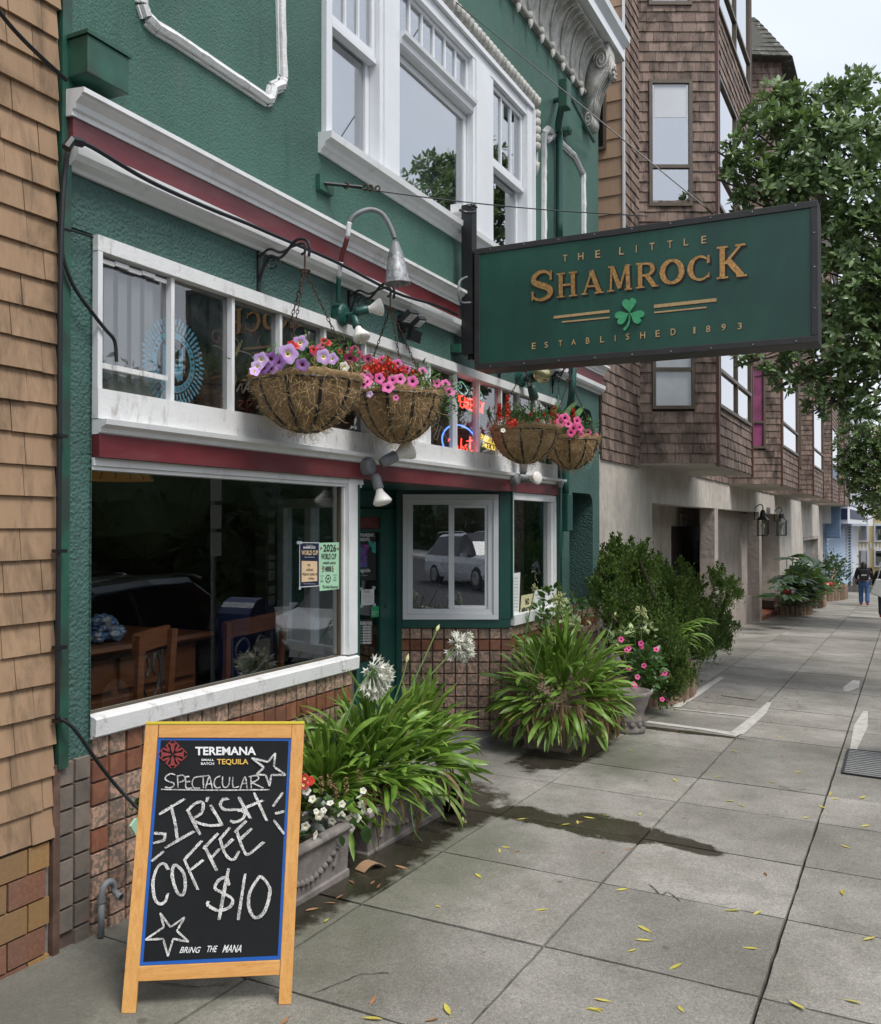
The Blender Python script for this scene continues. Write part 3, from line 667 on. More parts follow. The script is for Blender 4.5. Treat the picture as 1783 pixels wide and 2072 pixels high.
def sash(x0, x1, z0, z1, y, w, nv, zc=None):
    f = MB(); f.box(x0, x1, y, y + .04, z0, z0 + w * 1.2); f.box(x0, x1, y, y + .04, z1 - w, z1); f.box(x0, x0 + w, y, y + .04, z0 + w * 1.2, z1 - w); f.box(x1 - w, x1, y, y + .04, z0 + w * 1.2, z1 - w)
    for k in range(1, nv): xx = x0 + w + (x1 - x0 - 2 * w) * k / nv; f.box(xx - .011, xx + .011, y + .003, y + .037, z0 + w * 1.2, z1 - w)
    s_ = part('window_sash', f, 'wflat')
    g_ = MB()
    for k in range(nv):
        a = x0 + w + (x1 - x0 - 2 * w) * k / nv + .012; c_ = x0 + w + (x1 - x0 - 2 * w) * (k + 1) / nv - .012
        g_ = MB(); g_.box(a, c_, y + .018, y + .023, z0 + w * 1.2 + .001, z1 - w - .001); part('pane', g_, 'gup', parent=s_)
def hung(x0, x1):
    sash(x0, x1, 5.34, WZ1 - .105, -.005, .045, 3); sash(x0, x1, 4.532, 5.37, .045, .05, 1)
    b = MB(); b.box(x0, x1, -.02, .045, 5.30, 5.338); part('meeting_rail', b, 'wflat')
hung(WX0 + .045, m1a - .005); hung(m2b + .005, WX1 - .105)
sash(m1b + .005, m2a - .005, 5.70, WZ1 - .105, .0, .035, 6); sash(m1b + .005, m2a - .005, 4.532, 5.58, .02, .055, 1)
b = MB(); b.profX([(.1, 5.585), (-.04, 5.585), (-.055, 5.60), (-.06, 5.64), (-.09, 5.66), (-.095, 5.69), (.1, 5.695)], m1b + .003, m2a - .003); part('transom_rail', b, 'wflat')
b = MB(); b.box(WX0, WX1, .35, .36, 4.4, 6.3); part('window_blind', b, 'curtain')
b = MB(); b.box(X0 + .3, X1 - .3, .3, 5, 3.9, 4.0); part('upper_floor', b, 'dark')
# egg-and-dart plaster surround over and beside the upstairs window
b = MB(); eg = MB()
sx_top = [xat(880) , 9.19]; b.box(sx_top[0], 9.27, -.05, 0, 6.25, 6.42); b.box(9.125, 9.27, -.05, 0, 5.72, 6.249)
x = sx_top[0] + .05
while x < 9.24: eg.lathe([(0, -.07), (.04, -.045), (.05, 0), (.038, .04), (0, .06)], (x, -.06, 6.34), (0.25, -.3, 1), 8); x += .085
z = 6.2
while z > 5.78: eg.lathe([(0, -.06), (.038, -.04), (.048, 0), (.034, .04), (0, .055)], (9.197, -.06, z), (0, -.4, 1), 8); z -= .085
eg.lathe([(0, -.12), (.03, -.08), (.05, -.02), (.055, .03), (0, .06)], (9.197, -.04, 5.66), (0, 0, 1), 8)
sr = part('plaster_surround', b, 'plaster'); part('egg_moulding', eg, 'plaster', parent=sr, smooth=True, kind='stuff')
b = MB(); cx = xat(893); b.lathe([(0, -.14), (.05, -.1), (.07, 0), (.05, .1), (0, .14)], (cx, -.06, 6.42), (0, 0, 1), 10)
for k in range(6): a = k * 1.05; b.lathe([(0, -.03), (.03, 0), (0, .03)], (cx + .1 * math.cos(a), -.06, 6.42 + .12 * math.sin(a)), (0, -1, 0), 6)
part('cartouche', b, 'plaster', smooth=True)
# white framed panel mouldings
def moulding(pts, r=.028, closed=False):
    P3 = [onY(px, py, 0) for px, py in pts]; o = MB()
    for a, c_ in zip(P3[:-1], P3[1:]):
        L = (c_ - a).length; k = max(2, int(L / .06)); seg = [a.lerp(c_, i / k) + Vector((0, -.018, 0)) + Vector((R.uniform(-.002, .002), R.uniform(-.004, 0), R.uniform(-.002, .002))) for i in range(k + 1)]
        o.tube(seg, [r * R.uniform(.85, 1.1) for _ in seg], 6)
        dn = Vector((0, -1, 0)).cross((c_ - a).normalized()) * (r * 1.15)
        for sg in (-1, 1): o.bar(a + dn * sg + Vector((0, -.008, 0)), c_ + dn * sg + Vector((0, -.008, 0)), .012, .016, (0, 1, 0))
    m = part('panel_moulding', o, 'white2', smooth=False); return m
moulding([(281, -40), (284, 10), (293, 38), (312, 56), (345, 75), (536, 203), (544, 200), (548, 180), (566, 172), (569, 160), (564, -40)], .03)
moulding([(1098, 520), (1098, 272), (1108, 262), (1127, 284), (1160, 315), (1168, 330), (1178, 352), (1179, 500)], .03)
moulding([(1098, 272), (1106, 284), (1116, 276)], .026)
# eaves cornice
b = MB(); zc0 = 7.14
prof = [(0, zc0)]
for k in range(9): a = k / 8 * math.pi / 2; prof.append((-.25 * (1 - math.cos(a)) - .03, zc0 + .03 + .50 * math.sin(a)))
prof += [(-.28, 7.72), (0, 7.72)]
b.profX(prof, X0, 10.92); part('eaves_cove', b, 'plaster')
b = MB(); b.profX([(0, 7.721), (-.38, 7.721), (-.38, 7.83), (-.36, 7.835), (-.36, 7.86), (-.44, 7.93), (-.45, 8.0), (0, 8.05)], X0, 11.5); part('eaves_fascia', b, 'wflat')
x = 8.35; fan = MB(); bead = MB()
while x < 10.85:
    bead = MB(); bead.lathe([(0, -.04), (.03, -.03), (.042, 0), (.03, .03), (0, .04)], (x, -.045, zc0 + .03), (0, 0, 1), 8); part('bead', bead, 'plaster', smooth=True); bead = MB()
    bead.lathe([(0, -.1), (.025, -.07), (.03, 0), (0, .02)], (x, -.06, zc0 - .03), (.3, 0, 1), 7); part('bead_drop', bead, 'plaster', smooth=True)
    for k in range(-4, 5):      # ribs fanning up the cove
        pts = []
        for j in range(7):
            a = j / 6 * math.pi / 2; pts.append((x + k * .035 * math.sin(a) * 1.05, -.25 * (1 - math.cos(a)) - .04, zc0 + .04 + .48 * math.sin(a)))
        if k % 4 == 0: fan.tube(pts, [.02, .014, .012, .012, .014, .018, .02], 6)
        else: fan.tube(pts, .006, 5)
    x += .34
part('cove_shell', fan, 'plaster', smooth=True)
b = MB(); b.tube([(X0, -.04, zc0 + .02), (10.92, -.04, zc0 + .02)], .025, 8); part('bead_rail', b, 'plaster')
# scrolled end bracket
b = MB(); pr_ = [(-.0, 7.72), (-.50, 7.72), (-.52, 7.6), (-.50, 7.48), (-.42, 7.38), (-.32, 7.28), (-.24, 7.12), (-.2, 6.95), (-.2, 6.85), (-.13, 6.78), (-.04, 6.80), (0, 6.86)]
b.profX(pr_, 11.18, 11.42)
def spiral(c, r0, turns, x, sgn=1, n=26): return [(x, c[0] + (r0 * (1 - i / n * .85)) * math.cos(sgn * i / n * turns * 6.28), c[1] + (r0 * (1 - i / n * .85)) * math.sin(sgn * i / n * turns * 6.28)) for i in range(n)]
for x in (11.17, 11.43):
    b.tube(spiral((-.36, 7.56), .14, 2.2, x), .018, 6); b.tube(spiral((-.12, 6.87), .09, 2, x, -1), .015, 6)
for k in range(5):
    x = 11.19 + k * .055; b.tube([(x, -.53, 7.58), (x, -.50, 7.46), (x, -.42, 7.36), (x, -.32, 7.26), (x, -.24, 7.1), (x, -.2, 6.9)], .016, 6)
b.lathe([(0, -.1), (.05, -.08), (.07, 0), (.05, .07), (0, .1)], (11.3, -.5, 7.42), (0, .3, 1), 9)
for k in range(7): a = k * .9; b.lathe([(0, -.03), (.03, 0), (0, .03)], (11.3 + .06 * math.cos(a), -.56, 7.42 + .07 * math.sin(a)), (0, -1, 0), 6)
b.tube([(11.17, -.12, 6.87), (11.43, -.12, 6.87)], .085, 12); b.tube([(11.17, -.38, 7.58), (11.43, -.38, 7.58)], .13, 14)
b.v = [(x - .24, y * .66, z - (.0 if z > 7.7 else .04)) for x, y, z in b.v]; part('scroll_bracket', b, 'plaster', smooth=True)

# ---- interior room
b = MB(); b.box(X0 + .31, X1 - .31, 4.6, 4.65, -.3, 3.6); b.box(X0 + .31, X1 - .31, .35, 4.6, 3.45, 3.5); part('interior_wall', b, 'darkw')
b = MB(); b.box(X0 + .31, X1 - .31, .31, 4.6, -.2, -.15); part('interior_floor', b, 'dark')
# ================================================================= TAN SHINGLED NEIGHBOUR (left)
nb = thing('shingled_house', 'tan painted shingle house over ochre brick base at left edge', 'house', (2.5, 0, gz(2.5, 0)))
b = MB(); b.box(.3, 3.05, 0.0, .3, .47, 8.5); part('wall_backing', b, 'backing', nb)
b = MB(); b.box(.3, 3.07, .012, .3, -.4, .468); part('brick_backing', b, 'mortar', nb)
b = MB(); b.box(3.05, 3.088, -.02, .3, -.1, .80); part('corner_post', b, M('rotted brown post', (.12, .07, .05), .85, .4, 12, .6, 50, .004), nb)
def shing_mesh(w, h, t, mat):
    m = MB(); m.add([(0, -t, 0), (w, -t, 0), (w, 0, 0), (0, 0, 0), (0, -.004, h), (w, -.004, h), (w, 0, h), (0, 0, h)], [(0, 1, 2, 3), (4, 7, 6, 5), (0, 4, 5, 1), (1, 5, 6, 2), (2, 6, 7, 3), (3, 7, 4, 0)])
    return m.mesh('shingle', MT[mat])
k = 0; z = .478
smT = shing_mesh(1, .165, .022, 'tan')
while z < 4.75:
    x = 1.9 - R.random() * .15; xe = 3.062 + R.uniform(-.006, .008)
    while x < xe - .02:
        w = R.choice([.14, .18, .2, .24, .27, .33]);
        if x + w > xe - .06: w = xe - x
        if x + w > 2.55: inst(smT, 'shingle', nb, (x, -.0, z + R.uniform(-.002, .002)), (R.uniform(-.004, .01), 0, 0), (w - .004, R.uniform(.85, 1.25), 1))
        x += w
    z += .141 + R.uniform(-.002, .002); k += 1
bk = {}
r_ = 0; z = -.16
while z < .46:
    x = 1.9 + (.1 if r_ % 2 else 0); zt = min(.462, z + .118)
    while x < 3.04:
        w = .205; x2 = min(x + w, 3.03 if r_ % 2 else 3.045)
        if x2 - x > .03 and x2 > 2.5 and zt > gz(x, 0) - .02:
            key = (round(x2 - x, 3), round(zt - z, 3), R.random() < .4 and z < .3)
            if key not in bk:
                m = MB(); m.box(0, key[0] - .01, -.012, .02, 0, key[1]); bk[key] = m.mesh('brick', MT['brickr' if key[2] else 'brick'])
            inst(bk[key], 'brick', nb, (x, R.uniform(-.002, .002), z))
        x += w
    z += .128; r_ += 1

# ================================================================= BROWN SHINGLED APARTMENT BLOCK
ap = thing('apartment_block', 'brown cedar shingled apartment block with sawtooth bays over beige stucco', 'building', (30, 0, gz(30, 0)))
AE = 47.6
SH = 2.80
def X_(px, y=0.0): return xat(px, y)
hz = zat(1318.6, 1017.7); o1 = X_(1319.5); cA, cB = X_(1446), X_(1453); pA, pB = X_(1536), X_(1541); eB = X_(1577); dA, dB = X_(1625), X_(1655)
def skin(name, boxes, mat, parent=ap, **k):
    for q in boxes: m = MB(); m.box(*q); part(name, m, mat, parent, **k)
low = -2.2; TOP_ = 12.24
skin('stucco_wall', [(11.62, o1, 0, 1.1, low, SH)], 'stucco2')
skin('stucco_wall', [(o1 + .001, pB, 0, .3, hz, SH)], 'stucco2')
skin('stucco_wall', [(eB, dA, 0, .8, low, SH), (dB, AE, 0, .8, low, SH)], 'stucco2')
skin('stucco_wall', [(pB + .001, eB - .001, 0, .3, hz - .02, SH), (dA + .001, dB - .001, 0, .3, zat(1640, 1092), SH)], 'stucco2')
cdy = onX(1419, 1100, cA).y; pdy = onX(1512, 1100, pA).y
skin('column', [(cA, cB, .002, cdy, low, hz - .002)], 'stucco3'); skin('column', [(pA, pB - .002, .002, min(pdy, .9), low, hz - .002)], 'stucco3')
skin('garage_back_wall', [(o1 + .002, pB + 9, 1.1, 1.2, low, hz + .12), (o1 + .002, pB, .302, 1.1, hz + .12, hz + .15)], 'stucco2'); skin('rear_mass', [(12.7, AE, .32, 8, SH + .01, TOP_)], 'backing')
skin('recess_wall', [(cB + .9, pA - .002, .45, .55, low, hz - .002), (cB + 1.0, pA - .002, .2, .449, low, gz(23, 0) + .62), (pB + .002, eB - .002, .62, .72, low, hz - .03)], 'stucco3')
gx = X_(1358, 1.1); gx2 = X_(1421, 1.1); gt = zat(1390, 1065, 1.1)
g_ = MB(); g_.box(gx, gx2, 1.07, 1.098, low, gt); gd = part('garage_door', g_, 'ddoor', ap)
for i in range(5):
    for j in range(4):
        m = MB(); xx = gx + .15 + i * (gx2 - gx - .2) / 5; zz = gt - .35 - j * .55; m.box(xx, xx + (gx2 - gx) / 5 * .75, 1.05, 1.069, zz - .42, zz); part('door_panel', m, 'ddoor', gd)
g_ = MB(); g_.box(dA + .002, dB - .002, .25, .3, low, zat(1640, 1092)); gd = part('garage_door', g_, M('grey panel door', (.2, .19, .18), .6, .1), ap)
for j in range(4):
    m = MB(); zz = zat(1640, 1096) - j * .55; m.box(dA + .1, (dA + dB) / 2, .225, .249, zz - .45, zz); part('door_panel', m, 'stucco3', gd)
m = MB(); m.box(dA - .03, dB + .03, -.02, 0, zat(1640, 1092), zat(1640, 1085)); part('door_head', m, 'stucco3')
m = MB(); st = gz((pB + eB) / 2, 0); m.prism([(pB + .002, -.0, gz(pB, 0) + .12), (eB - .002, -.0, gz(eB, 0) + .14), (eB - .002, .62, gz(eB, 0) + .14), (pB + .002, .62, gz(pB, 0) + .12)], (0, 0, -.3)); part('tiled_step', m, M('red clay tile', (.24, .075, .04), .55, .3, 8), ap)
# shingled upper storeys: sawtooth bays
def shface(p, q, z0, z1, holes=(), objs=False, wmin=.1, wmax=.24, ex=.148, bag=None, mat='brown'):
    p, q = Vector(p), Vector(q); d = (q - p); L = d.length; d.normalize(); n_ = Vector((d.y, -d.x)); a = math.atan2(d.y, d.x)
    if mat not in SM: SM[mat] = shing_mesh(1, ex + .02, .02, mat)
    z = z0; r = 0
    while z < z1 - .03:
        t = -R.random() * .1
        while t < L - .004:
            w = R.uniform(wmin, wmax); t2 = min(L, t + w); 
            if L - t2 < .04: t2 = L
            t0 = max(0, t); segs = [(t0, t2)]
            for (ha, hb, hz0, hz1) in holes:
                if z + ex * .5 > hz0 and z + ex * .5 < hz1:
                    ns = []
                    for (u, v) in segs:
                        if v <= ha or u >= hb: ns.append((u, v))
                        else:
                            if u < ha - .01: ns.append((u, ha))
                            if v > hb + .01: ns.append((hb, v))
                    segs = ns
            for (u, v) in segs:
                o_ = p + d * u; dz = R.uniform(-.004, .004)
                if objs and NS[0] < 292 and z < 10.2:
                    inst(SM[mat], 'shingle', ap, (o_.x, o_.y, z + dz), (0, 0, a), (v - u - .004, R.uniform(.8, 1.2), 1)); NS[0] += 1
                else:
                    th = .02 * R.uniform(.8, 1.2); e_ = d * (v - u - .004); h = ex + .02
                    A, B, C_ = Vector((o_.x, o_.y, z + dz)), Vector((e_.x, e_.y, 0)), Vector((n_.x, n_.y, 0))
                    bag.add([A + C_ * th, A + B + C_ * th, A + B, A, A + C_ * .004 + Vector((0, 0, h)), A + B + C_ * .004 + Vector((0, 0, h))], [(0, 1, 2, 3), (0, 4, 5, 1), (1, 5, 2), (0, 3, 4)])
            t = t2
        z += ex; r += 1
SM = {}; NS = [0]; bag = MB()
TOP = 12.25
c1 = 13.57; B0 = []
for k in range(5): s = 14.08 + 7.92 * k; B0.append((s, s + [3.4, 3.6, 3.8, 4.0, 4.2][k]))
dgL = Vector((B0[0][0] - c1, -1.024)); 
def winframe(name, P3, w=.05, dep=.06, glassm='gup', split=(), nrm=None, sub=()):
    # P3: corners bl, br, tr, tl ; nrm outward
    f = MB(); g = MB(); bl, br, tr, tl = P3; nrm = Vector(nrm).normalized(); ux = (br - bl).normalized(); uz = Vector((0, 0, 1))
    def bar_(a, b_, ww):
        f.prism([a - nrm * .01, b_ - nrm * .01, b_ + ww - nrm * .01, a + ww - nrm * .01], nrm * dep)
    bar_(bl, br, uz * w); bar_(tl, tr, -uz * w); bar_(bl + uz * w, tl - uz * w, ux * w); bar_(br + uz * w, tr - uz * w, -ux * w)
    H = (tl - bl).z; Wd = (br - bl).length
    for s_ in split: bar_(bl + uz * (H * s_) + ux * w, br + uz * (H * s_) - ux * w, uz * w)
    for s_ in sub: bar_(bl + ux * (Wd * s_) + uz * w, tl + ux * (Wd * s_) - uz * w, ux * w * .7)
    fr = f.build(name, MT['brframe'], ap)
    zs = [0] + list(split) + [1]; xs_ = [0] + list(sub) + [1]
    for i in range(len(zs) - 1):
        for j in range(len(xs_) - 1):
            a = bl + ux * (Wd * xs_[j] + w * .5) + uz * (H * zs[i] + w * .5); Hh = H * (zs[i + 1] - zs[i]) - w * .5; Ww = Wd * (xs_[j + 1] - xs_[j]) - w * .5
            g = MB(); g.prism([a, a + ux * Ww, a + ux * Ww + uz * Hh, a + uz * Hh], nrm * .004); g.build('pane', MT[glassm], fr)
    return fr
MT['gapt'] = glass('apartment glass', .50, (.75, .8, .85), wav=.02)
MT['glace'] = M('lace curtain behind glass', (.60, .64, .66), .35, .06, 5)
MT['gmag'] = M('magenta curtain', (.20, .04, .11), .6, .5, 3)
dn = Vector((dgL.y, -dgL.x)).normalized(); dn3 = Vector((dn.x, dn.y, 0));
if dn3.x > 0: dn3 = -dn3
def on_diag(px, py): return onP(px, py, Vector((c1, 0, 0)), dn3)
def tpos(px): q = on_diag(px, 1000); return (Vector((q.x, q.y)) - Vector((c1, 0))).length
def zd(py, px=1360): return on_diag(px, py).z
wa, wb = tpos(1315), tpos(1403); wc_, wd_ = tpos(1323), tpos(1409)
wins1 = [(wa, wb, zd(418), zd(163)), (wc_ - .02, wd_ - .02, zd(828), zd(828) + (zd(163) - zd(418))), (wa, wb, zd(12), zd(12) + 1.8)]
for k, (s, e) in enumerate(B0):
    o = MB(); w0 = Vector((s - .51 if k else c1, 0)); prv = 11.62 if k == 0 else B0[k - 1][1]
    holes = wins1 if k == 0 else [(wa, wb, a[2], a[3]) for a in wins1]
    # solid core of the bay
    core = MB(); core.prism([(w0.x, 0.0, SH + .02), (s, -1.0, SH + .02), (e, -1.0, SH + .02), (e, 0, SH + .02)], (0, 0, TOP - SH)); part('bay_core', core, 'backing', ap)
    so = MB(); so.prism([(w0.x, 0, SH - .02), (s, -1.01, SH - .02), (e, -1.01, SH - .02), (e, 0, SH - .02)], (0, 0, .035)); part('bay_soffit', so, 'stucco2', ap)
    shface((w0.x, 0), (s, -1.024), SH, TOP, holes, k == 0, .1 if k < 2 else .2, .24 if k < 2 else .4, bag=bag)
    if k == 0:
        shface((11.66, -.012), (c1, -.012), SH - .06, 4.6, (), False, .1, .22, bag=bag)
        q0 = MB(); q0.box(11.64, c1, -.01, .3, SH - .06, 4.6); part('wall_backing', q0, 'backing', ap)
        shface((12.66, -.012), (c1, -.012), 4.61, TOP, (), False, .1, .22, bag=bag)
        q0 = MB(); q0.box(12.66, c1, -.01, 2.2, 4.61, TOP); part('wall_backing', q0, 'backing', ap)
    else: 
        q0 = MB(); q0.box(prv + .01, w0.x, -.01, .3, SH, TOP); part('wall_backing', q0, 'backing', ap)
        shface((prv + .02, -.012), (w0.x, -.012), SH, TOP, (), False, .15, .35, bag=bag)
    fh = [(.12, e - s - .12, a[2] + .05, a[3] + .15) for a in wins1]
    shface((s, -1.024), (e, -1.024), SH, TOP, fh, False, .1 if k < 1 else .2, .24 if k < 1 else .4, bag=bag)
    for x, w in ((s, .075), (e, .04)):
        m = MB(); m.box(x - w * .2, x + w, -1.07, -1.026 + (.0 if x == s else 0), SH - .05, TOP); part('trim_board', m, 'redtrim', ap)
    for wi, (a, b_, za, zb) in enumerate(holes):
        if k > 2 and wi == 2: continue
        dd = dgL.normalized(); f = lambda t, z_: Vector((w0.x + dd.x * t, dd.y * t, z_))
        lace = 'glace' if (wi == 1 and k == 0) else 'gapt'
        if k == 1 and wi == 1: lace = 'gmag'
        winframe('window', [f(a, za), f(b_, za), f(b_, zb), f(a, zb)], .05, .05, lace, (.30,), dn3)
        if wi == 0 and k == 0:
            m = MB(); q = [f(a + .08, zb - .55), f(b_ - .08, zb - .55), f(b_ - .08, zb - .06), f(a + .08, zb - .06)]; m.prism([p_ + dn3 * .006 for p_ in q], dn3 * .003); part('roller_blind', m, 'curtain', ap)
    for wi, (a, b_, za, zb) in enumerate(fh):
        if k > 3: continue
        winframe('window', [Vector((s + a, -1.03, za)), Vector((s + b_, -1.03, za)), Vector((s + b_, -1.03, zb)), Vector((s + a, -1.03, zb))], .05, .05, 'gapt' if wi != 1 or k else 'gapt', (.27,), (0, -1, 0), (.5,) if k == 0 else ())
    # mansard roof over each bay
    r0 = [(w0.x - .3, -.1), (s - .12, -1.3), (e + .1, -1.3), (e + .1, .1)]; r1 = [(w0.x + .6, .8), (s + .45, -.45), (e - .5, -.45), (e - .5, .8)]
    m = MB(); m.add([(x, y, TOP) for x, y in r0] + [(x, y, TOP + 1.35) for x, y in r1], [(0, 1, 2, 3), (4, 7, 6, 5), (0, 4, 5, 1), (1, 5, 6, 2), (2, 6, 7, 3), (3, 7, 4, 0)]); part('mansard_roof', m, 'roofsh', ap)
    if k < 3:
        rs = MB()
        for j in range(9):       # shingle courses on the two seen slopes
            t0_, t1_ = j / 9, (j + 1) / 9 + .01
            for (i0, i1) in ((0, 1), (1, 2)):
                A0, A1 = Vector((*r0[i0], TOP)), Vector((*r0[i1], TOP)); C0, C1 = Vector((*r1[i0], TOP + 1.35)), Vector((*r1[i1], TOP + 1.35))
                nseg = max(3, int((A1 - A0).length / .22))
                nn = (A1 - A0).cross(C0 - A0).normalized(); 
                if nn.z < 0: nn = -nn
                for q in range(nseg):
                    u0, u1 = q / nseg + .006, (q + 1) / nseg - .002
                    P_ = lambda u, t, l: A0.lerp(A1, u).lerp(C0.lerp(C1, u), t) + nn * l
                    rs.add([P_(u0, t0_, .03), P_(u1, t0_, .03), P_(u1, t1_, .008), P_(u0, t1_, .008), P_(u0, t0_, 0), P_(u1, t0_, 0)], [(0, 1, 2, 3), (4, 5, 1, 0)])
        part('roof_shingle_course', rs, 'roofsh', ap, kind='stuff')
sh_o = bag.build('shingle_cladding', MT['brown'], ap, kind='stuff')
# tan side wall above the lower neighbour, facing the pub
m = MB(); m.box(12.62, 12.655, -.05, 2.6, 4.605, 12.5); part('side_wall', m, 'backing', ap)
zz = 4.62; tp = {}
while zz < 10.6:
    yy = -.05 
    while yy < 1.6:
        w = R.choice([.42, .55, .36]); wy0, wy1, wz0_, wz1_ = .18, .95, 7.1, 8.65
        if True or not (yy + w / 2 > wy0 and yy + w / 2 < wy1 and zz + .13 > wz0_ and zz + .13 < wz1_):
            m = MB(); m.add([(12.60, yy, zz), (12.60, yy + w - .006, zz), (12.62, yy + w - .006, zz), (12.62, yy, zz), (12.615, yy, zz + .262), (12.615, yy + w - .006, zz + .262)], [(0, 1, 2, 3), (0, 4, 5, 1), (0, 3, 4), (1, 5, 2)])
            part('siding_panel', m, 'tan2', ap)
        yy += w
    zz += .262
winframe('window', [Vector((12.585, .95, 7.1)), Vector((12.585, .18, 7.1)), Vector((12.585, .18, 8.65)), Vector((12.585, .95, 8.65))], .04, .04, 'gapt', (), (-1, 0, 0))
m = MB(); m.box(12.585, 12.62, -.075, -.045, 4.6, 12.4); part('corner_strip', m, 'white', ap)
# hanging wall lanterns
def lantern(px, py_top, py_bot, y, label):
    q = onY(px, py_bot, y); zt = zat(px, py_top, y); H = zt - q.z; W_ = H * .16
    t = thing('wall_lantern', label, 'lantern', (q.x, y, q.z), 'pair of lanterns beside the entry')
    m = MB(); h = H * .52
    for sx in (-1, 1):
        for sy in (-1, 1): m.bar((q.x + sx * W_, y + sy * W_, q.z), (q.x + sx * W_, y + sy * W_, q.z + h), .022, .022)
    m.box(q.x - W_ * 1.1, q.x + W_ * 1.1, y - W_ * 1.1, y + W_ * 1.1, q.z - .02, q.z); m.build('cage', MT['black'], t)
    m = MB(); m.lathe([(W_ * 1.5, h), (W_ * .7, h + H * .12), (W_ * .5, h + H * .3), (W_ * .35, h + H * .34), (0, h + H * .36)], q, (0, 0, 1), 8); m.build('cap', MT['black'], t)
    m = MB(); m.tube(cr_pts([(q.x, y, q.z + h + H * .34), (q.x - .03, y, zt), (q.x, y + .08, zt + .04), (q.x, .0, zt - .08), (q.x, .0, q.z + h)]), .014, 6); m.build('bracket', MT['black'], t)
    m = MB(); m.lathe([(0, .02), (.025, .03), (.025, h * .45), (.045, h * .5), (.055, h * .65), (.03, h * .8), (0, h * .85)], q, (0, 0, 1), 8); m.build('bulb', MT['bulb'], t)
    for sx in (-1, 1):
        m = MB(); m.box(q.x + sx * W_ - .003, q.x + sx * W_ + .003, y - W_ * .9, y + W_ * .9, q.z + .01, q.z + h - .01); m.build('pane', MT['gshop'], t)
lantern(1544, 1024, 1083, -.2, 'black glass wall lantern on the nearer side of the stucco entry')
lantern(1582, 1030, 1083, -.2, 'black glass wall lantern on the farther side of the stucco entry')
# text helper
_tc = {}
def text_geo(txt, bold=0.0, space=1.0):
    key = (txt, bold, space)
    if key in _tc: return _tc[key]
    cu = bpy.data.curves.new('lettering', 'FONT'); cu.body = txt; cu.offset = bold; cu.space_character = space; cu.resolution_u = 3
    o = bpy.data.objects.new('lettering', cu); COL.objects.link(o); dg = bpy.context.evaluated_depsgraph_get(); me = o.evaluated_get(dg).to_mesh()
    vs = [v.co[:] for v in me.vertices]; fs = [tuple(p.vertices) for p in me.polygons]
    bpy.data.objects.remove(o); bpy.data.curves.remove(cu)
    x0 = min(v[0] for v in vs); x1 = max(v[0] for v in vs); y0 = min(v[1] for v in vs); y1 = max(v[1] for v in vs)
    r = ([((v[0] - x0) / (x1 - x0), (v[1] - y0) / (y1 - y0)) for v in vs], fs); _tc[key] = r; return r
def text_quad(mb, txt, bl, br, tr, tl, bold=0.0, space=1.0, lift=None):
    bl, br, tr, tl = map(Vector, (bl, br, tr, tl)); vs, fs = text_geo(txt, bold, space); lift = lift or Vector((0, 0, 0))
    mb.add([bl.lerp(br, u).lerp(tl.lerp(tr, u), v) + lift for u, v in vs], fs)
# no parking sign and number
np_ = thing('no_parking_sign', 'small white no parking sign above the dark garage door', 'sign', onY(1384, 1066, 1.07), None)
C4 = [onY(1379, 1066, 1.07), onY(1391, 1066, 1.07), onY(1391, 1041, 1.07), onY(1378, 1040, 1.07)]
m = MB(); m.prism(C4, (0, .015, 0)); m.build('sign_board', MT['ppaper'], np_)
m = MB(); C5 = [onY(1380, 1055, 1.065), onY(1390, 1055, 1.065), onY(1390, 1047, 1.065), onY(1380, 1046, 1.065)]; text_quad(m, 'No Parking', *C5, bold=.01); m.build('lettering', MT['pblack'], np_)
hn = thing('house_number', 'black house number plaque on stucco above the lanterns', 'number', onY(1556, 1040, -.01))
m = MB(); a = onY(1552, 1041, -.02); c_ = onY(1559, 1027, -.02)
text_quad(m, '88', (a.x, -.02, a.z), (c_.x, -.02, a.z), (c_.x, -.02, c_.z), (a.x, -.02, c_.z), bold=.03); m.build('digits', MT['pblack'], hn)

# ================================================================= FAR HOUSES
bh = thing('blue_house', 'pale blue lap sided house with white and navy bay', 'house', (60, 0, gz(60, 0)))
MT['lblue'] = M('pale blue siding paint', (.36, .47, .62), .6, .08, 1); MT['mblue'] = M('mid blue shingle paint', (.17, .26, .40), .6, .1, 2); MT['navy'] = M('navy panel paint', (.012, .02, .06), .5, .1)
m = MB(); m.box(49.5, 75, 0, 8, -4, 9); part('wall', m, 'lblue', bh)
for j in range(19):
    m = MB(); z = gz(60, 0) - .3 + j * .2; m.profX([(0, z), (-.05, z), (-.005, z + .195), (0, z + .195)], 49.6, 74.9); part('siding_board', m, 'lblue', bh)
m = MB(); m.box(49.4, 49.9, -.65, 0, 1.25, 9); m.box(49.9, 74, -.62, 0, 2.1, 9); part('bay', m, 'mblue', bh)
for j in range(9): m = MB(); z = 1.3 + j * .17; m.box(49.37, 49.4, -.64, 0, z, z + .15); part('shingle_course', m, 'mblue', bh)
m = MB(); m.box(50.5, 75, -.95, -.62, 1.95, 2.85); part('bay_apron', m, 'wflat', bh); m = MB(); m.box(49.2, 49.38, -.25, .4, 1.95, 2.85); part('bay_apron', m, 'wflat', bh)
m = MB(); m.box(50.45, 50.5, -.93, -.64, 2.15, 2.7); m.box(52.5, 70, -.97, -.95, 2.2, 2.7); part('navy_panel', m, 'navy', bh)
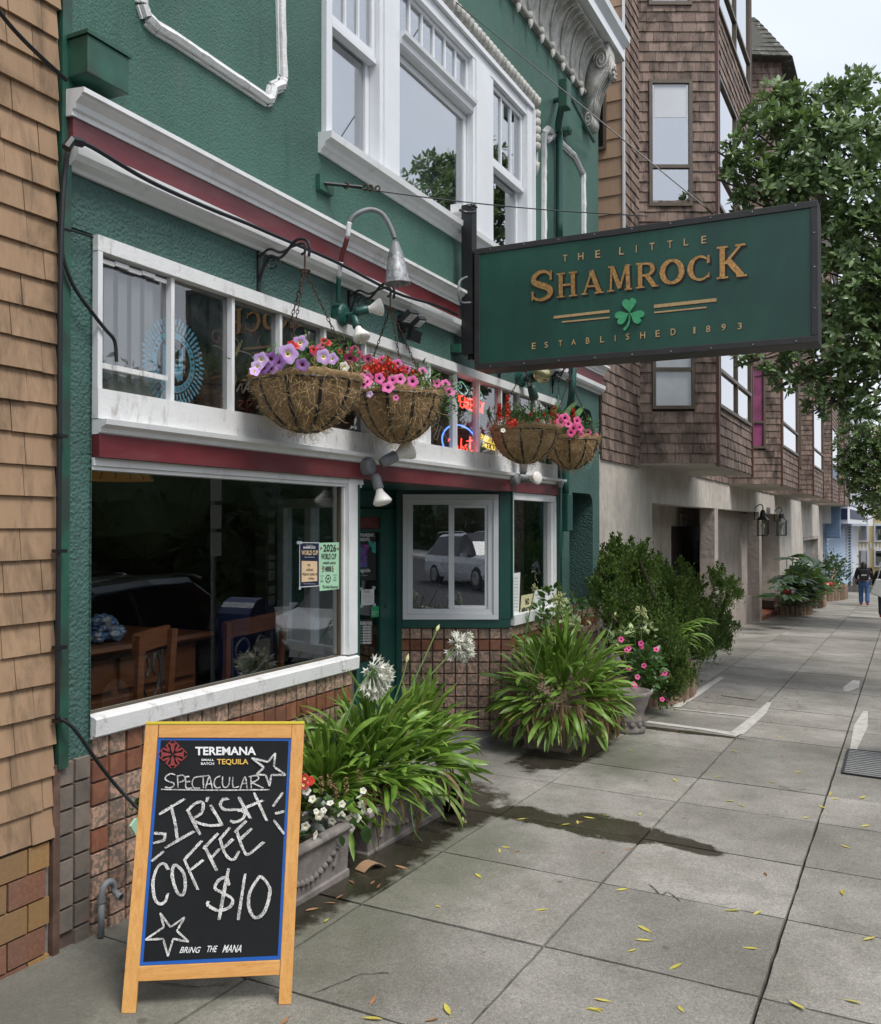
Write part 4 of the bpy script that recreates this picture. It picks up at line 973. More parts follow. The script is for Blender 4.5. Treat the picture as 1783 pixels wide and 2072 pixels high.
for z in (3.0, 4.6, 6.2):
    m = MB(); m.box(50.4, 75, -.98, -.62, z + 1.2, z + 1.45); part('bay_band', m, 'wflat', bh)
    for x in (50.4, 53, 56, 60, 65, 71): m = MB(); m.box(x, x + .6, -.97, -.62, z, z + 1.2); part('bay_post', m, 'wflat', bh)
    m = MB(); m.box(50.7, 74, -.80, -.78, z, z + 1.2); part('pane', m, 'gapt', bh)
m = MB(); m.box(66, 68.5, -.03, 0, -.4, 1.7); part('barred_window', m, 'dark', bh); m = MB(); m.box(69, 72, -.04, 0, -2.4, 1.75); part('gate', m, 'dark', bh)
for k in range(6): m = MB(); m.box(66.1 + k * .4, 66.2 + k * .4, -.08, -.05, -.4, 1.7); part('bar', m, 'ppaper', bh)
yh = thing('yellow_house', 'cream yellow house with white framed windows at the street end', 'house', (96, -1, gz(96, 0)))
m = MB(); m.box(95, 100, -2.3, 12, -4, 11); part('wall', m, M('cream yellow paint', (.62, .50, .28), .7, .05, 1), yh)
for z in (-1.9, .4, 3.5):
    for y in (-1.4, -.0): m = MB(); m.box(94.9, 95, y - .45, y + .5, z - .1, z + 1.6); w_ = part('window_frame', m, 'wflat', yh); m = MB(); m.box(94.86, 94.9, y - .3, y + .35, z + .1, z + 1.4); part('pane', m, 'gapt', w_)
for k in range(28): m = MB(); m.box(94.97, 95, -2.2 + k * .3, -2.05 + k * .3, -.3, .2); part('batten', m, 'wflat', yh)
fh2 = thing('far_blue_house', 'distant blue house beyond the cream yellow one', 'house', (104, -3.5, gz(104, 0)))
m = MB(); m.box(103, 112, -5.5, -2.5, -5, 8); part('wall', m, 'lblue', fh2)
for z in (-1.5, 1.5, 4.5): m = MB(); m.box(102.9, 103, -4.6, -3.2, z, z + 1.5); part('window', m, 'wflat', fh2)
fh3 = thing('white_house', 'distant tall white bay fronted house past the blue one', 'house', (84, -.5, gz(84, 0)))
m = MB(); m.box(80, 92, -.9, 8, 1.8, 12); m.box(80, 92, .3, 8, -3, 1.8); part('wall', m, 'wflat', fh3)
for z in (2.6, 5, 7.5): m = MB(); m.box(79.9, 80, -.7, .1, z, z + 1.6); part('window', m, 'navy', fh3)
slope_sheet('cross_street', 76, 94, -60, 40, -.02, MT['asph'], 'structure')
for k in range(5): m = MB(); x = 77 + k * 1.1; m.prism([(x, -4, gz(x, -4) - .01), (x + .5, -4, gz(x + .5, -4) - .01), (x + .5, -1, gz(x + .5, -1) - .01), (x, -1, gz(x, -1) - .01)], (0, 0, .004)); o = m.build('crossing_stripe', MT['pwhite'], None); o['kind'] = 'structure'
# ================================================================= HANGING SIGN
XSN = 7.3
sg = thing('pub_sign', 'long dark green hanging sign reading The Little Shamrock Established 1893', 'sign', onX(962, 625, XSN))
TL, TR, BR_, BL_ = onX(961.5, 504.8, XSN), onX(1655.4, 404.8, XSN), onX(1656.5, 695, XSN), onX(960, 746.5, XSN)
yl, yr = (TL.y + BL_.y) / 2, (TR.y + BR_.y) / 2; zt_, zb_ = (TL.z + TR.z) / 2, (BL_.z + BR_.z) / 2
m = MB(); m.box(XSN + .012, XSN + .26, yr + .012, yl - .012, zb_ + .012, zt_ - .012); m.build('cabinet', MT['sframe'], sg)
fw_ = .05
for q in ((XSN - .012, XSN + .27, yr, yl, zt_ - fw_, zt_), (XSN - .012, XSN + .27, yr, yl, zb_, zb_ + fw_), (XSN - .0115, XSN + .269, yr, yr + fw_, zb_ + fw_ + .001, zt_ - fw_ - .001), (XSN - .0115, XSN + .269, yl - fw_, yl, zb_ + fw_ + .001, zt_ - fw_ - .001)):
    m = MB(); m.box(*q); m.build('frame_bar', MT['sframe'], sg, bevel=.004)
m = MB(); m.box(XSN, XSN + .01, yr + fw_ - .002, yl - fw_ + .002, zb_ + fw_ - .002, zt_ - fw_ + .002); m.build('sign_face', MT['sgreen'], sg)
rv = MB()
for k in range(9): y = yl + (yr - yl) * (k + .5) / 9; [rv.lathe([(.006, 0), (.006, .004), (0, .006)], (XSN - .012, y, z), (-1, 0, 0), 6) for z in (zt_ - .02, zb_ + .02)]
for z in (zb_ + .25, zb_ + .55, zb_ + .8): rv.lathe([(.006, 0), (.006, .004), (0, .006)], (XSN - .012, yr + .025, z), (-1, 0, 0), 6)
rv.build('rivet', MT['galv'], sg, kind='stuff')
# crop coordinates used while measuring the photo: 1500 px wide region at (1850,800)
def SG(cx, cy): return onX(936.05 + cx * .42566, 404.8 + cy * .42566, XSN)
GN = Vector((-1, 0, 0))
def arc_pts(cx, cy, rx, ry, a0, a1, n=14): return [(cx + rx * math.cos(math.radians(a0 + (a1 - a0) * i / n)), cy + ry * math.sin(math.radians(a0 + (a1 - a0) * i / n))) for i in range(n + 1)]
GLY = {   # strokes in a unit box: (points, widths)
 'S': [(cr_t, w_) for cr_t, w_ in [([(.90, .74), (.82, .88), (.60, .965), (.34, .94), (.14, .80), (.16, .64), (.40, .54), (.66, .45), (.86, .33), (.84, .16), (.62, .05), (.36, .04), (.16, .12), (.07, .26)], [.05, .1, .13, .17, .21, .24, .26, .26, .25, .2, .14, .12, .09, .05])]] + [([(.90, .66), (.93, .97)], [.11, .06]), ([(.07, .03), (.09, .34)], [.06, .11])],
 'H': [([(.2, .03), (.2, .97)], .20), ([(.8, .03), (.8, .97)], .20), ([(.2, .5), (.8, .5)], .10)] + [([(x - .2, y), (x + .2, y)], .06) for x in (.2, .8) for y in (.03, .97)],
 'A': [([(.12, .03), (.50, .97)], .09), ([(.46, .97), (.86, .03)], .21), ([(.24, .32), (.74, .32)], .09)] + [([(-.02, .03), (.28, .03)], .06), ([(.62, .03), (1.04, .03)], .06)],
 'M': [([(.14, .03), (.18, .97)], .08), ([(.20, .97), (.52, .10)], .17), ([(.52, .10), (.80, .97)], .08), ([(.85, .97), (.87, .03)], .17)] + [([(.0, .03), (.28, .03)], .06), ([(.72, .03), (1.02, .03)], .06), ([(.04, .97), (.26, .97)], .06), ([(.76, .97), (.98, .97)], .06)],
 'R': [([(.2, .03), (.2, .97)], .20), ([(.2, .95), (.52, .95), (.74, .88), (.80, .73), (.74, .58), (.52, .50), (.2, .50)], [.09, .09, .16, .22, .16, .09, .09]), ([(.50, .50), (.86, .04)], .21)] + [([(.0, .03), (.4, .03)], .06), ([(.02, .97), (.3, .97)], .06), ([(.74, .03), (1.04, .03)], .06)],
 'O': [(arc_pts(.5, .5, .40, .44, 90, 450, 28), [.11 + .12 * abs(math.sin(math.radians(360 * i / 28))) for i in range(29)])],
 'C': [(arc_pts(.54, .5, .42, .44, 45, 318, 22), [.07, .08, .1, .1, .1, .11] + [.12 + .11 * math.sin(math.pi * i / 10) for i in range(11)] + [.11, .1, .1, .09, .08, .06]), ([(.88, .66), (.90, .97)], [.12, .06]), ([(.86, .12), (.9, .30)], [.09, .05])],
 'K': [([(.2, .03), (.2, .97)], .19), ([(.30, .46), (.86, .96)], .09), ([(.40, .56), (.88, .04)], .22)] + [([(.0, .03), (.4, .03)], .06), ([(.0, .97), (.4, .97)], .06), ([(.68, .97), (1.04, .97)], .06), ([(.70, .03), (1.06, .03)], .06)],
}
def quad_map(bl, br, tr, tl): return lambda u, v: bl.lerp(br, u).lerp(tl.lerp(tr, u), v)
def big_letter(ch, bl, br, tr, tl):
    f = quad_map(bl, br, tr, tl); W_ = (br - bl).length; H_ = (tl - bl).length; sc = W_; m = MB(); m2 = MB()
    for i, (pts, w) in enumerate(GLY[ch]):
        if len(pts) > 2 and len(pts) < 20: 
            k = 4; P2 = cr_pts([(x, y, 0) for x, y in pts], k)
            if isinstance(w, list): w = [w[min(len(w) - 1, j // k)] * (1 - (j % k) / k) + w[min(len(w) - 1, j // k + 1)] * (j % k) / k for j in range(len(P2))]
            pts = [(q.x, q.y) for q in P2]
        P3 = [f(x, y) for x, y in pts]; ww = [q * sc for q in w] if isinstance(w, list) else w * sc
        if len(P3) == 2 and not isinstance(w, list) and abs((P3[1] - P3[0]).z) < .03 and w < .07: ww = w * H_
        m.ribbon(P3, ww, GN, .012 + .0006 * i)
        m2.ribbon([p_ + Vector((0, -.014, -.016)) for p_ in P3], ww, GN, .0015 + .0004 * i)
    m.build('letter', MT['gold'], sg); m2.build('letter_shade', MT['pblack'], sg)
    return
LB = {'S': ((326, 486), (434, 472), (430, 330), (328, 345)), 'H': ((450, 467), (548, 457), (546, 340), (450, 351)), 'A': ((568, 453), (668, 443), (662, 326), (572, 337)),
      'M': ((690, 439), (806, 427), (802, 306), (690, 318)), 'R': ((826, 423), (928, 412), (924, 292), (826, 303)), 'O': ((940, 408), (1056, 396), (1054, 276), (940, 288)),
      'C': ((1070, 394), (1186, 381), (1182, 258), (1070, 270)), 'K': ((1210, 379), (1344, 364), (1340, 208), (1210, 226))}
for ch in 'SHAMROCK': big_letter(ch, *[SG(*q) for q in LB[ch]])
sm = [('T', 478, 262, 32), ('H', 550, 252, 34), ('E', 632, 240, 36), ('L', 745, 225, 36), ('I', 824, 216, 34), ('T', 890, 205, 36), ('T', 975, 194, 36), ('L', 1052, 184, 34), ('E', 1136, 172, 36)]
W_of = {'I': 5, 'T': 22, 'H': 26, 'E': 22, 'L': 22, 'S': 20, 'A': 26, 'B': 20, 'D': 25, '1': 10, '8': 22, '9': 22, '3': 22}
def small(ch, x, yt, h):
    w = W_of[ch] * (h / 34); m = MB(); m2 = MB(); q = [SG(x, yt + h), SG(x + w, yt + h - w * .11), SG(x + w, yt - w * .11), SG(x, yt)]
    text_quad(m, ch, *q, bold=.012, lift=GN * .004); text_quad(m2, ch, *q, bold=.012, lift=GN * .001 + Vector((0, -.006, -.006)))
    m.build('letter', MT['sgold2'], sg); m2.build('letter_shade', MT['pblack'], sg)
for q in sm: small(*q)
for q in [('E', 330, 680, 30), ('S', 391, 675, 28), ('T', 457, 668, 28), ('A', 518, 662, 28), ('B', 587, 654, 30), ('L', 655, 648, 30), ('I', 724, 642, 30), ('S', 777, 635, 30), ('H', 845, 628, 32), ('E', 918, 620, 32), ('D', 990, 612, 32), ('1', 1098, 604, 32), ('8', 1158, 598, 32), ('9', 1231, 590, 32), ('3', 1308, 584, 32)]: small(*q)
for (a, b_, w) in (((434, 558), (700, 528), .022), ((473, 580), (700, 558), .012), ((910, 506), (1208, 474), .026), ((912, 535), (1160, 510), .012)):
    m = MB(); m.ribbon([SG(*a), SG(*b_)], w, GN, .003); m.build('gold_rule', MT['sgold2'], sg)
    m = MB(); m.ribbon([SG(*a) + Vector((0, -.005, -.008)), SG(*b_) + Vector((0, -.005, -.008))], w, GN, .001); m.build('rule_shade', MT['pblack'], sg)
# raised three-leaf clover
c0 = SG(797, 540)
def heart(cx, cy, rot, s):
    out = []
    for k in range(22):
        t = k / 22 * 2 * math.pi; hx = .8 * math.sin(t) ** 3; hy = (13 * math.cos(t) - 5 * math.cos(2 * t) - 2 * math.cos(3 * t) - math.cos(4 * t)) / 17 
        hy = hy + 1.0
        a = math.radians(rot); x, y = hx * s, hy * s; out.append(Vector((XSN - .002, cx - (x * math.cos(a) - y * math.sin(a)), cy + (x * math.sin(a) + y * math.cos(a)))))
    return out
for k, (rot) in enumerate((-3, 118, -112)):
    q = MB(); q.prism(heart(c0.y, c0.z, -rot, .068), GN * (.022 + .001 * k)); q.build('clover_leaf', MT['clover'], sg)
m = MB(); m.ribbon([SG(797, 545), SG(797, 575), SG(788, 600), SG(770, 620)], [.012, .014, .017, .022], GN, .02); m.build('clover_stem', MT['clover'], sg)
# steel post carrying the sign at the wall
ph = thing('sign_post', 'black steel post clamped to the wall behind the sign', 'post', onY(942, 712, -.1))
PT, PB = onY(945, 418, -.12), onY(943, 718, -.12)
m = MB(); m.box(PT.x - .05, PT.x + .05, -.19, -.09, PB.z, PT.z); m.build('post', MT['black'], ph)
for z in (PB.z + .02, PT.z - .06):
    m = MB(); m.box(PT.x - .08, PT.x + .06, -.09, .0, z, z + .07); m.build('wall_bracket', MT['greenold' if z < 3.5 else 'white2'], ph)
for z in (zb_ + .12, zb_ + .75):
    m = MB(); m.bar((PT.x, -.14, z), (XSN + .1, yl - .01, z), .05, .05); m.build('sign_bracket', MT['black'], ph)
m = MB(); m.tube(cr_pts([onY(948, 418, -.16), onY(960, 415, -.2), onY(964, 420, -.22)]), .012, 6); m.tube(cr_pts([onY(930, 425, -.16), onY(945, 430, -.22), onY(962, 428, -.24), onY(950, 424, -.14)]), .012, 6); m.build('clamp', MT['black'], ph)
m = MB(); m.tube(cr_pts([onY(945, 560, -.2), onY(930, 570, -.25), onY(928, 600, -.25), onY(935, 612, -.2), onY(952, 612, -.2)]), .009, 6); m.build('conduit', MT['galv'], ph)
# guy wires
def wire(name, label, pts, r, mat='black', cat='wire', extras=None):
    t = thing(name, label, cat, pts[0]); m = MB(); m.tube(cr_pts(pts, 5), r, 6); m.build('cable', MT[mat], t)
    if extras: extras(t)
    return t
a_, e_ = onY(655, 371, -.03), Vector((XSN + .1, yr * .42, zt_ + .01))
def ex1(t):
    m = MB(); m.box(a_.x - .05, a_.x + .12, -.035, 0, a_.z - .05, a_.z + .05); m.build('wall_plate', MT['greenold'], t)
    for px, py in ((708, 378), (755, 381), (766, 382), (783, 383)):
        f = (px - 655) / (1150 - 655); q = a_.lerp(e_, f * .55); m = MB(); m.tube([q + Vector((.0, math.cos(k / 8 * 6.28) * .02, math.sin(k / 8 * 6.28) * .02)) for k in range(9)], .006, 5); m.build('wire_loop', MT['rust'], t)
    m = MB(); m.tube([a_, a_.lerp(e_, .10)], .012, 6); m.build('turnbuckle', MT['black'], t)
e1 = onX(1310, 437, XSN + .15)
w_mid = [a_, a_.lerp(e1, .33) + Vector((0, 0, -.03)), a_.lerp(e1, .66) + Vector((0, 0, -.03)), e1]
e_ = e1
wire('guy_wire', 'thin black guy wire crossing below the upstairs window', w_mid, .0045, extras=ex1)
top1, bot1 = onY(905, -10, -.02), onX(1443, 432, XSN + .12)
def ex2(t):
    q, q2 = onX(1405, 397, XSN + .12), onX(1443, 432, XSN + .12); m = MB(); m.tube([q, q2], .012, 6); m.build('turnbuckle', MT['rust'], t)
wire('guy_wire', 'dark diagonal guy wire from the upper wall to the sign top', [top1, bot1], .005, extras=ex2)

# ================================================================= BLACK CABLES ON THE FACADE
c1_ = thing('facade_cable', 'black cable looping along the oxblood band to the sign post', 'cable', onY(146, 290, -.12))
m = MB(); pts = [(146, 288), (160, 290), (185, 297), (300, 365), (420, 420), (500, 452), (560, 478), (640, 512), (700, 540), (800, 592), (880, 617), (925, 637)]
m.tube(cr_pts([onY(x, y, -.125) for x, y in pts]), .011, 7); m.build('cable', MT['cable'], c1_)
m = MB(); m.tube([onY(134, 300, -.12), onY(145, 284, -.125), onY(166, 289, -.125)], .022, 7); m.build('cable_boot', MT['cable'], c1_)
c2_ = thing('drop_cable', 'black conduit running down the green corner beside the tan shingles', 'cable', onY(120, 1460, -.05))
m = MB(); m.tube(cr_pts([onY(x, y, -.06) for x, y in [(143, 290), (133, 330), (126, 420), (122, 560), (120, 900), (118, 1150), (116, 1450)]]), .012, 7); m.build('conduit', MT['cable'], c2_)
for y in (882, 1115, 1310, 1458): m = MB(); q = onY(118 if y > 1000 else 120, y, -.05); m.box(q.x - .02, q.x + .03, -.075, -.03, q.z - .008, q.z + .008); m.build('clip', MT['black'], c2_)
c3_ = thing('loose_cable', 'loose black cable hanging in front of the louvred window', 'cable', onY(236, 730, -.05))
m = MB(); m.tube(cr_pts([onY(x, y, -.05) for x, y in [(126, 460), (128, 520), (150, 580), (185, 630), (212, 665), (232, 690), (236, 732)]]), .009, 6); m.build('cable', MT['cable'], c3_)
m = MB(); m.tube(cr_pts([onY(x, y, -.03) for x, y in [(128, 462), (150, 468), (170, 474), (188, 480)]]), .006, 5); m.build('cable', MT['cable'], c3_)
c4_ = thing('trailing_cable', 'black cable slanting from the conduit down behind the chalkboard', 'cable', onY(280, 1630, -.1))
m = MB(); m.tube(cr_pts([onY(120, 1453, -.07), onY(150, 1475, -.09), onY(200, 1545, -.1), onY(240, 1595, -.12), onY(285, 1642, -.2)]), .009, 6); m.build('cable', MT['cable'], c4_)
c5_ = thing('overhead_cable', 'dark cable crossing the tan shingles to the green box', 'cable', onY(0, 25, -.12))
m = MB(); m.tube(cr_pts([onY(-20, 0, -.15), onY(30, 62, -.12), (onY(86, 118, -.1)), onY(135, 162, -.08)]), .01, 6); m.build('cable', MT['cable'], c5_)
# green metal box on the upper wall
bx = thing('junction_box', 'weathered dark green metal box above the cornice corner', 'box', onY(190, 200, -.2))
fl, fr = onY(181, 148, -.42), onY(258, 194, -.42)
m = MB(); m.box(3.10, 3.355, -.156, -.0, 3.975, 4.15); m.build('box_body', MT['greenold'], bx, bevel=.004)
m = MB(); m.box(3.09, 3.365, -.166, -.0, 4.152, 4.17); m.build('lid', MT['greenold'], bx)

# ================================================================= LAMPS
def par_lamp(t, c, d, s=1.0, hous='greenp', bulb='bulb', flat=False):
    d = Vector(d).normalized(); c = Vector(c)
    m = MB(); m.lathe([(0, 0), (.022 * s, .0), (.03 * s, .02 * s), (.032 * s, .09 * s), (.028 * s, .095 * s)], c, d, 14); m.build('lamp_holder', MT[hous], t, smooth=True)
    m = MB(); m.lathe([(.02 * s, .09 * s), (.026 * s, .115 * s), (.055 * s, .165 * s), (.060 * s, .18 * s), (.052 * s, .19 * s), (.03 * s, .197 * s), (0, .2 * s)], c, d, 20); m.build('bulb', MT[bulb], t, smooth=True)
def round_box(t, c, r, dep, mat):
    m = MB(); m.lathe([(r, 0), (r, dep), (r * .85, dep + .01), (r * .6, dep + .015), (0, dep + .018)], c, (0, -1, 0), 18); m.build('junction_box', MT[mat], t, smooth=False)
q = onY(682, 638, 0)
t = thing('twin_floodlight', 'green twin floodlight with two white bulbs between the first baskets', 'lamp', q)
round_box(t, q, .075, .06, 'greenp')
m = MB(); m.tube([q + Vector((0, -.07, 0)), q + Vector((.02, -.12, -.02)), q + Vector((.03, -.13, -.06))], .014, 6); m.tube([q + Vector((0, -.07, 0)), q + Vector((.02, -.14, .0))], .014, 6); m.build('arm', MT['greenp'], t)
par_lamp(t, q + Vector((.02, -.12, -.01)), (-.1, -.28, -.55), 1.05); par_lamp(t, q + Vector((.01, -.13, .01)), (.40, -.62, .16), 1.05)
# gooseneck
gn = thing('gooseneck_lamp', 'grey gooseneck lamp with speckled cone shade arching over cornice', 'lamp', onY(685, 610, -.03))
y0 = -.16
path = [onY(684, 612, -.05), onY(686, 560, -.08), onY(692, 520, -.12), onY(703, 480, -.18), onY(708, 450, -.2), onY(722, 433, -.24), onY(748, 424, -.3), onY(772, 432, -.36), onY(788, 455, -.4), onY(799, 483, -.43)]
full = cr_pts(path, 8)
def seg(a, b_, mat): m = MB(); m.tube(full[a:b_], .0165, 10); m.build('pipe', MT[mat], gn, smooth=True)
seg(0, 9, 'greenp'); seg(8, 15, 'white'); seg(14, 25, 'red'); seg(24, 33, 'white'); seg(32, 73, 'greyp')
apx = full[-1]; dsh = Vector((.03, -.05, -1)).normalized()
m = MB(); m.tube([apx, apx + dsh * .03], .01, 6); m.lathe([(0, .02), (.022, .022), (.026, .03), (.05, .10)], apx, dsh, 22); m.build('shade_cap', MT['greyp'], gn, smooth=True)
m = MB(); m.lathe([(.05, .10), (.085, .30), (.089, .301), (.089, .306), (.083, .302), (.047, .10)], apx, dsh, 26); m.build('lamp_shade', MT['galv'], gn, smooth=True)
# black LED flood
q = onY(812, 655, 0)
t = thing('led_floodlight', 'black security light with two led panels above the second basket', 'lamp', q)
m = MB(); m.lathe([(.07, 0), (.075, .06), (.06, .1), (0, .12)], q, (0, -1, 0), 14); m.build('housing', MT['black'], t)
def panel(c, ux, uz, w, h, led=True):
    ux, uz = Vector(ux).normalized(), Vector(uz).normalized(); n_ = ux.cross(uz); m = MB(); m.obox(c, ux * w / 2, uz * h / 2, n_ * .02); o = m.build('lamp_head', MT['black'], t)
    if led:
        if n_.z > 0: n_ = -n_
        m = MB(); m.obox(c + n_ * .022, ux * w * .42, uz * h * .4, n_ * .002); e = m.build('lens', MT['galv'], o)
        dd = MB()
        for i in range(4):
            for j in range(4): dd.obox(c + n_ * .026 + ux * w * (.2 * i - .3) + uz * h * (.18 * j - .27), ux * .006, uz * .006, n_ * .001)
        dd.build('diode', MT['pwhite'], e, kind='stuff')
panel(onY(827, 640, -.16), (1, -.1, .1), (.1, -.75, .65), .12, .11); panel(onY(846, 651, -.14), (1, -.1, .1), (.1, -.75, .65), .1, .09)
panel(onY(838, 680, -.12), (1, -.15, -.1), (.05, -.2, 1), .13, .09, False)
# grey twin lamp over entry
q = onY(737, 944, -.045)
t = thing('twin_floodlight', 'grey twin floodlight over the entry, one bulb up and one down', 'lamp', q)
round_box(t, q, .06, .06, 'greyp')
par_lamp(t, q + Vector((.03, -.12, .02)), (.5, -.45, .35), 1.35, 'greyp'); par_lamp(t, q + Vector((.0, -.09, -.06)), (-.02, -.2, -.6), 1.15, 'greyp')
q = onY(1036, 970, -.045)
t = thing('twin_floodlight', 'small grey twin floodlight at the right end of lower oxblood band', 'lamp', q)
round_box(t, q, .062, .06, 'greyp')
par_lamp(t, q + Vector((.03, -.1, -.01)), (-.25, -.6, .05), 1.1, 'greyp'); par_lamp(t, q + Vector((.04, -.1, .05)), (-.02, -.05, .6), 1.3, 'greyp')
q = onY(1048, 768, 0)
t = thing('twin_floodlight', 'twin floodlight with round brass cap just below the sign', 'lamp', q)
round_box(t, q, .08, .06, 'greenp')
par_lamp(t, q + Vector((.03, -.1, .0)), (-.55, -.6, .05), 1.7, 'greenp', 'brass'); par_lamp(t, q + Vector((.06, -.12, -.06)), (.15, -.1, -.6), 1.5, 'greenp', 'galv')
# upper corner: green flood, arm and downpipe
dp = thing('downpipe', 'green conduit pipe running down the right end of facade', 'pipe', onY(1132, 960, -.05))
m = MB(); up_ = [onY(1140, 185, -.28), onY(1137, 215, -.2), onY(1130, 255, -.1), onY(1132, 290, -.06), onY(1132, 480, -.06)]; m.tube(cr_pts(up_, 5), .04, 10)
m.build('pipe', MT['greenp'], dp, smooth=True)
m = MB(); m.tube(cr_pts([onY(1160, 740, -.19), onY(1158, 790, -.19), onY(1153, 825, -.12), onY(1146, 850, -.05), onY(1144, 1000, -.05)], 5), .042, 10); m.build('pipe', MT['greenp'], dp, smooth=True)
m = MB(); m.tube([onY(1134, 940, -.06), onY(1134, 1235, -.06)], .022, 8); m.tube([onY(1129, 800, -.04), onY(1131, 1235, -.04)], .018, 8); m.build('pipe', MT['greenp'], dp, smooth=True)
m = MB(); q = onY(1141, 1010, -.07); m.box(q.x - .04, q.x + .14, -.13, -.02, q.z - .36, q.z + .06); m.build('meter_box', MT['greenp'], dp, bevel=.01)
m = MB(); m.tube([onY(1133, 976, -.09), onY(1133, 986, -.09)], .035, 8); m.build('coupling', MT['galv'], dp)
t = thing('street_flood_lamp', 'green painted lamp head with rod arm on the upper wall corner', 'lamp', onY(1137, 210, -.25))
q = onY(1143, 192, -.3); m = MB(); m.obox(q, (.07, 0, 0), (0, .05, 0), (0, 0, .15)); m.build('lamp_head', MT['greenold'], t, bevel=.01)
m = MB(); m.tube([onY(1152, 190, -.26), onY(1202, 286, -.1)], .022, 7); m.build('arm', MT['greenp'], t); m = MB(); m.tube([onY(1124, 203, -.0), onY(1140, 200, -.25)], .03, 7); m.build('stub', MT['greenold'], t)
q = onY(1148, 265, -.04); m = MB(); m.lathe([(0, -.05), (.06, -.03), (.05, .04), (0, .06)], q, (0, -1, 0), 10); m.build('small_knob', MT['greenold'], t)

# ================================================================= BASKETS
def torus_pts(c, r, ax, n=10):
    ax = Vector(ax).normalized(); u = ax.orthogonal().normalized(); w = ax.cross(u); return [c + (u * math.cos(6.283 * k / n) + w * math.sin(6.283 * k / n)) * r for k in range(n + 1)]
def chain(t, a, b_, mat='rust', step=.028):
    a, b_ = Vector(a), Vector(b_); L = (b_ - a).length; n = int(L / step); d = (b_ - a).normalized(); u = d.orthogonal().normalized(); w = d.cross(u); m = MB()
    for k in range(n):
        c = a + d * (k + .5) * step; uu = u if k % 2 else w
        m.tube([c + d * math.cos(6.283 * j / 6) * .019 + uu * math.sin(6.283 * j / 6) * .008 for j in range(7)], .0028, 4, False)
    return m.build('chain', MT[mat], t, kind='stuff')
def coir_mat():
    m, nt = newmat('coconut coir liner'); g = N(nt, 'ShaderNodeTexCoord'); n1 = noise(nt, 55, 6, .75, 2.5, vec=g.outputs['Object']); n2 = noise(nt, 8, 4, .6, vec=g.outputs['Object'])
    c = mixc(nt, ramp(nt, n1, .35, .65), (.26, .16, .08), (.60, .42, .23)); c = mixc(nt, math_(nt, 'MULTIPLY', ramp(nt, n2, .45, .7), .45), c, (.16, .09, .04))
    finish(nt, c, .95, n1, 1.0, .02, spec=.1); return m
MT['coir'] = coir_mat(); MT['fibre'] = M('loose coir fibre', (.56, .40, .21), .9, .35, 30, spec=.15)
def leafmat(name, a, b, rough=.42, isl_=.35, back=None, spec=.5):
    m, nt = newmat(name); r_ = island(nt); n1 = noise(nt, 14, 3)
    c = mixc(nt, ramp(nt, n1, .3, .7), a, b); c = mixc(nt, 1.0, c, ramp_rgb(nt, r_, 1 - isl_, 1 + isl_), 'MULTIPLY')
    p = finish(nt, c, rough, None, spec=spec)
    tl = N(nt, 'ShaderNodeBsdfTranslucent'); nt.links.new(mixc(nt, .5, c, (.25, .4, .06)), tl.inputs[0]); ms = N(nt, 'ShaderNodeMixShader'); ms.inputs[0].default_value = .22
    o = [n for n in nt.nodes if n.type == 'OUTPUT_MATERIAL'][0]; nt.links.new(p.outputs[0], ms.inputs[1]); nt.links.new(tl.outputs[0], ms.inputs[2]); nt.links.new(ms.outputs[0], o.inputs[0]); return m
MT['lf_small'] = leafmat('soft green bedding foliage', (.045, .12, .025), (.09, .20, .05), .55)
MT['fpink'] = leafmat('pink petal', (.75, .09, .34), (.80, .22, .50), .6, .12); MT['flil'] = leafmat('lilac petal', (.55, .30, .72), (.72, .55, .82), .6, .12)
MT['fmag'] = leafmat('magenta petal', (.33, .01, .09), (.42, .02, .13), .55, .2); MT['fpur'] = leafmat('dark purple petal', (.10, .01, .14), (.3, .12, .42), .55, .3)
MT['fred'] = leafmat('scarlet petal', (.55, .01, .012), (.62, .03, .02), .55, .3); MT['fhot'] = leafmat('hot pink petal', (.80, .06, .28), (.85, .14, .38), .6, .12)
MT['fwhite'] = leafmat('creamy white petal', (.78, .76, .66), (.85, .84, .78), .6, .06); MT['fcen'] = M('dark flower throat', (.12, .01, .06), .7); MT['fceny'] = M('pale yellow throat', (.7, .62, .3), .7)
def petunia(name, mat, cen, r):     # five-lobed trumpet, opening along +Z
    m = MB(); n = 20; rings = [(.06, -.55), (.14, -.2), (.32, .0), (.72, .10), (1.0, .06)]; vs = []; fs = []
    for j, (q, h) in enumerate(rings):
        for k in range(n):
            a = 6.283 * k / n; lob = 1 + (.13 * math.cos(5 * a) if j >= 3 else 0); wv = .06 * math.sin(10 * a) if j == 4 else 0
            vs.append((q * lob * math.cos(a) * r, q * lob * math.sin(a) * r, (h + wv) * r))
    for j in range(len(rings) - 1):
        for k in range(n): fs.append((j * n + k, j * n + (k + 1) % n, (j + 1) * n + (k + 1) % n, (j + 1) * n + k))
    m.add(vs, fs); m.m = [1 if i < 2 * n else 0 for i in range(len(m.f))]; return m.mesh(name, [MT[mat], MT[cen]], True)
PET = {k: petunia('flower', *v) for k, v in {'pink': ('fpink', 'fcen', .040), 'lil': ('flil', 'fceny', .044), 'mag': ('fmag', 'fcen', .048), 'pur': ('fpur', 'fcen', .038), 'hot': ('fhot', 'fcen', .047), 'red': ('fred', 'fcen', .028), 'wht': ('fwhite', 'fceny', .02)}.items()}
def aim(v): return Vector(v).normalized().to_track_quat('Z', 'Y').to_euler()
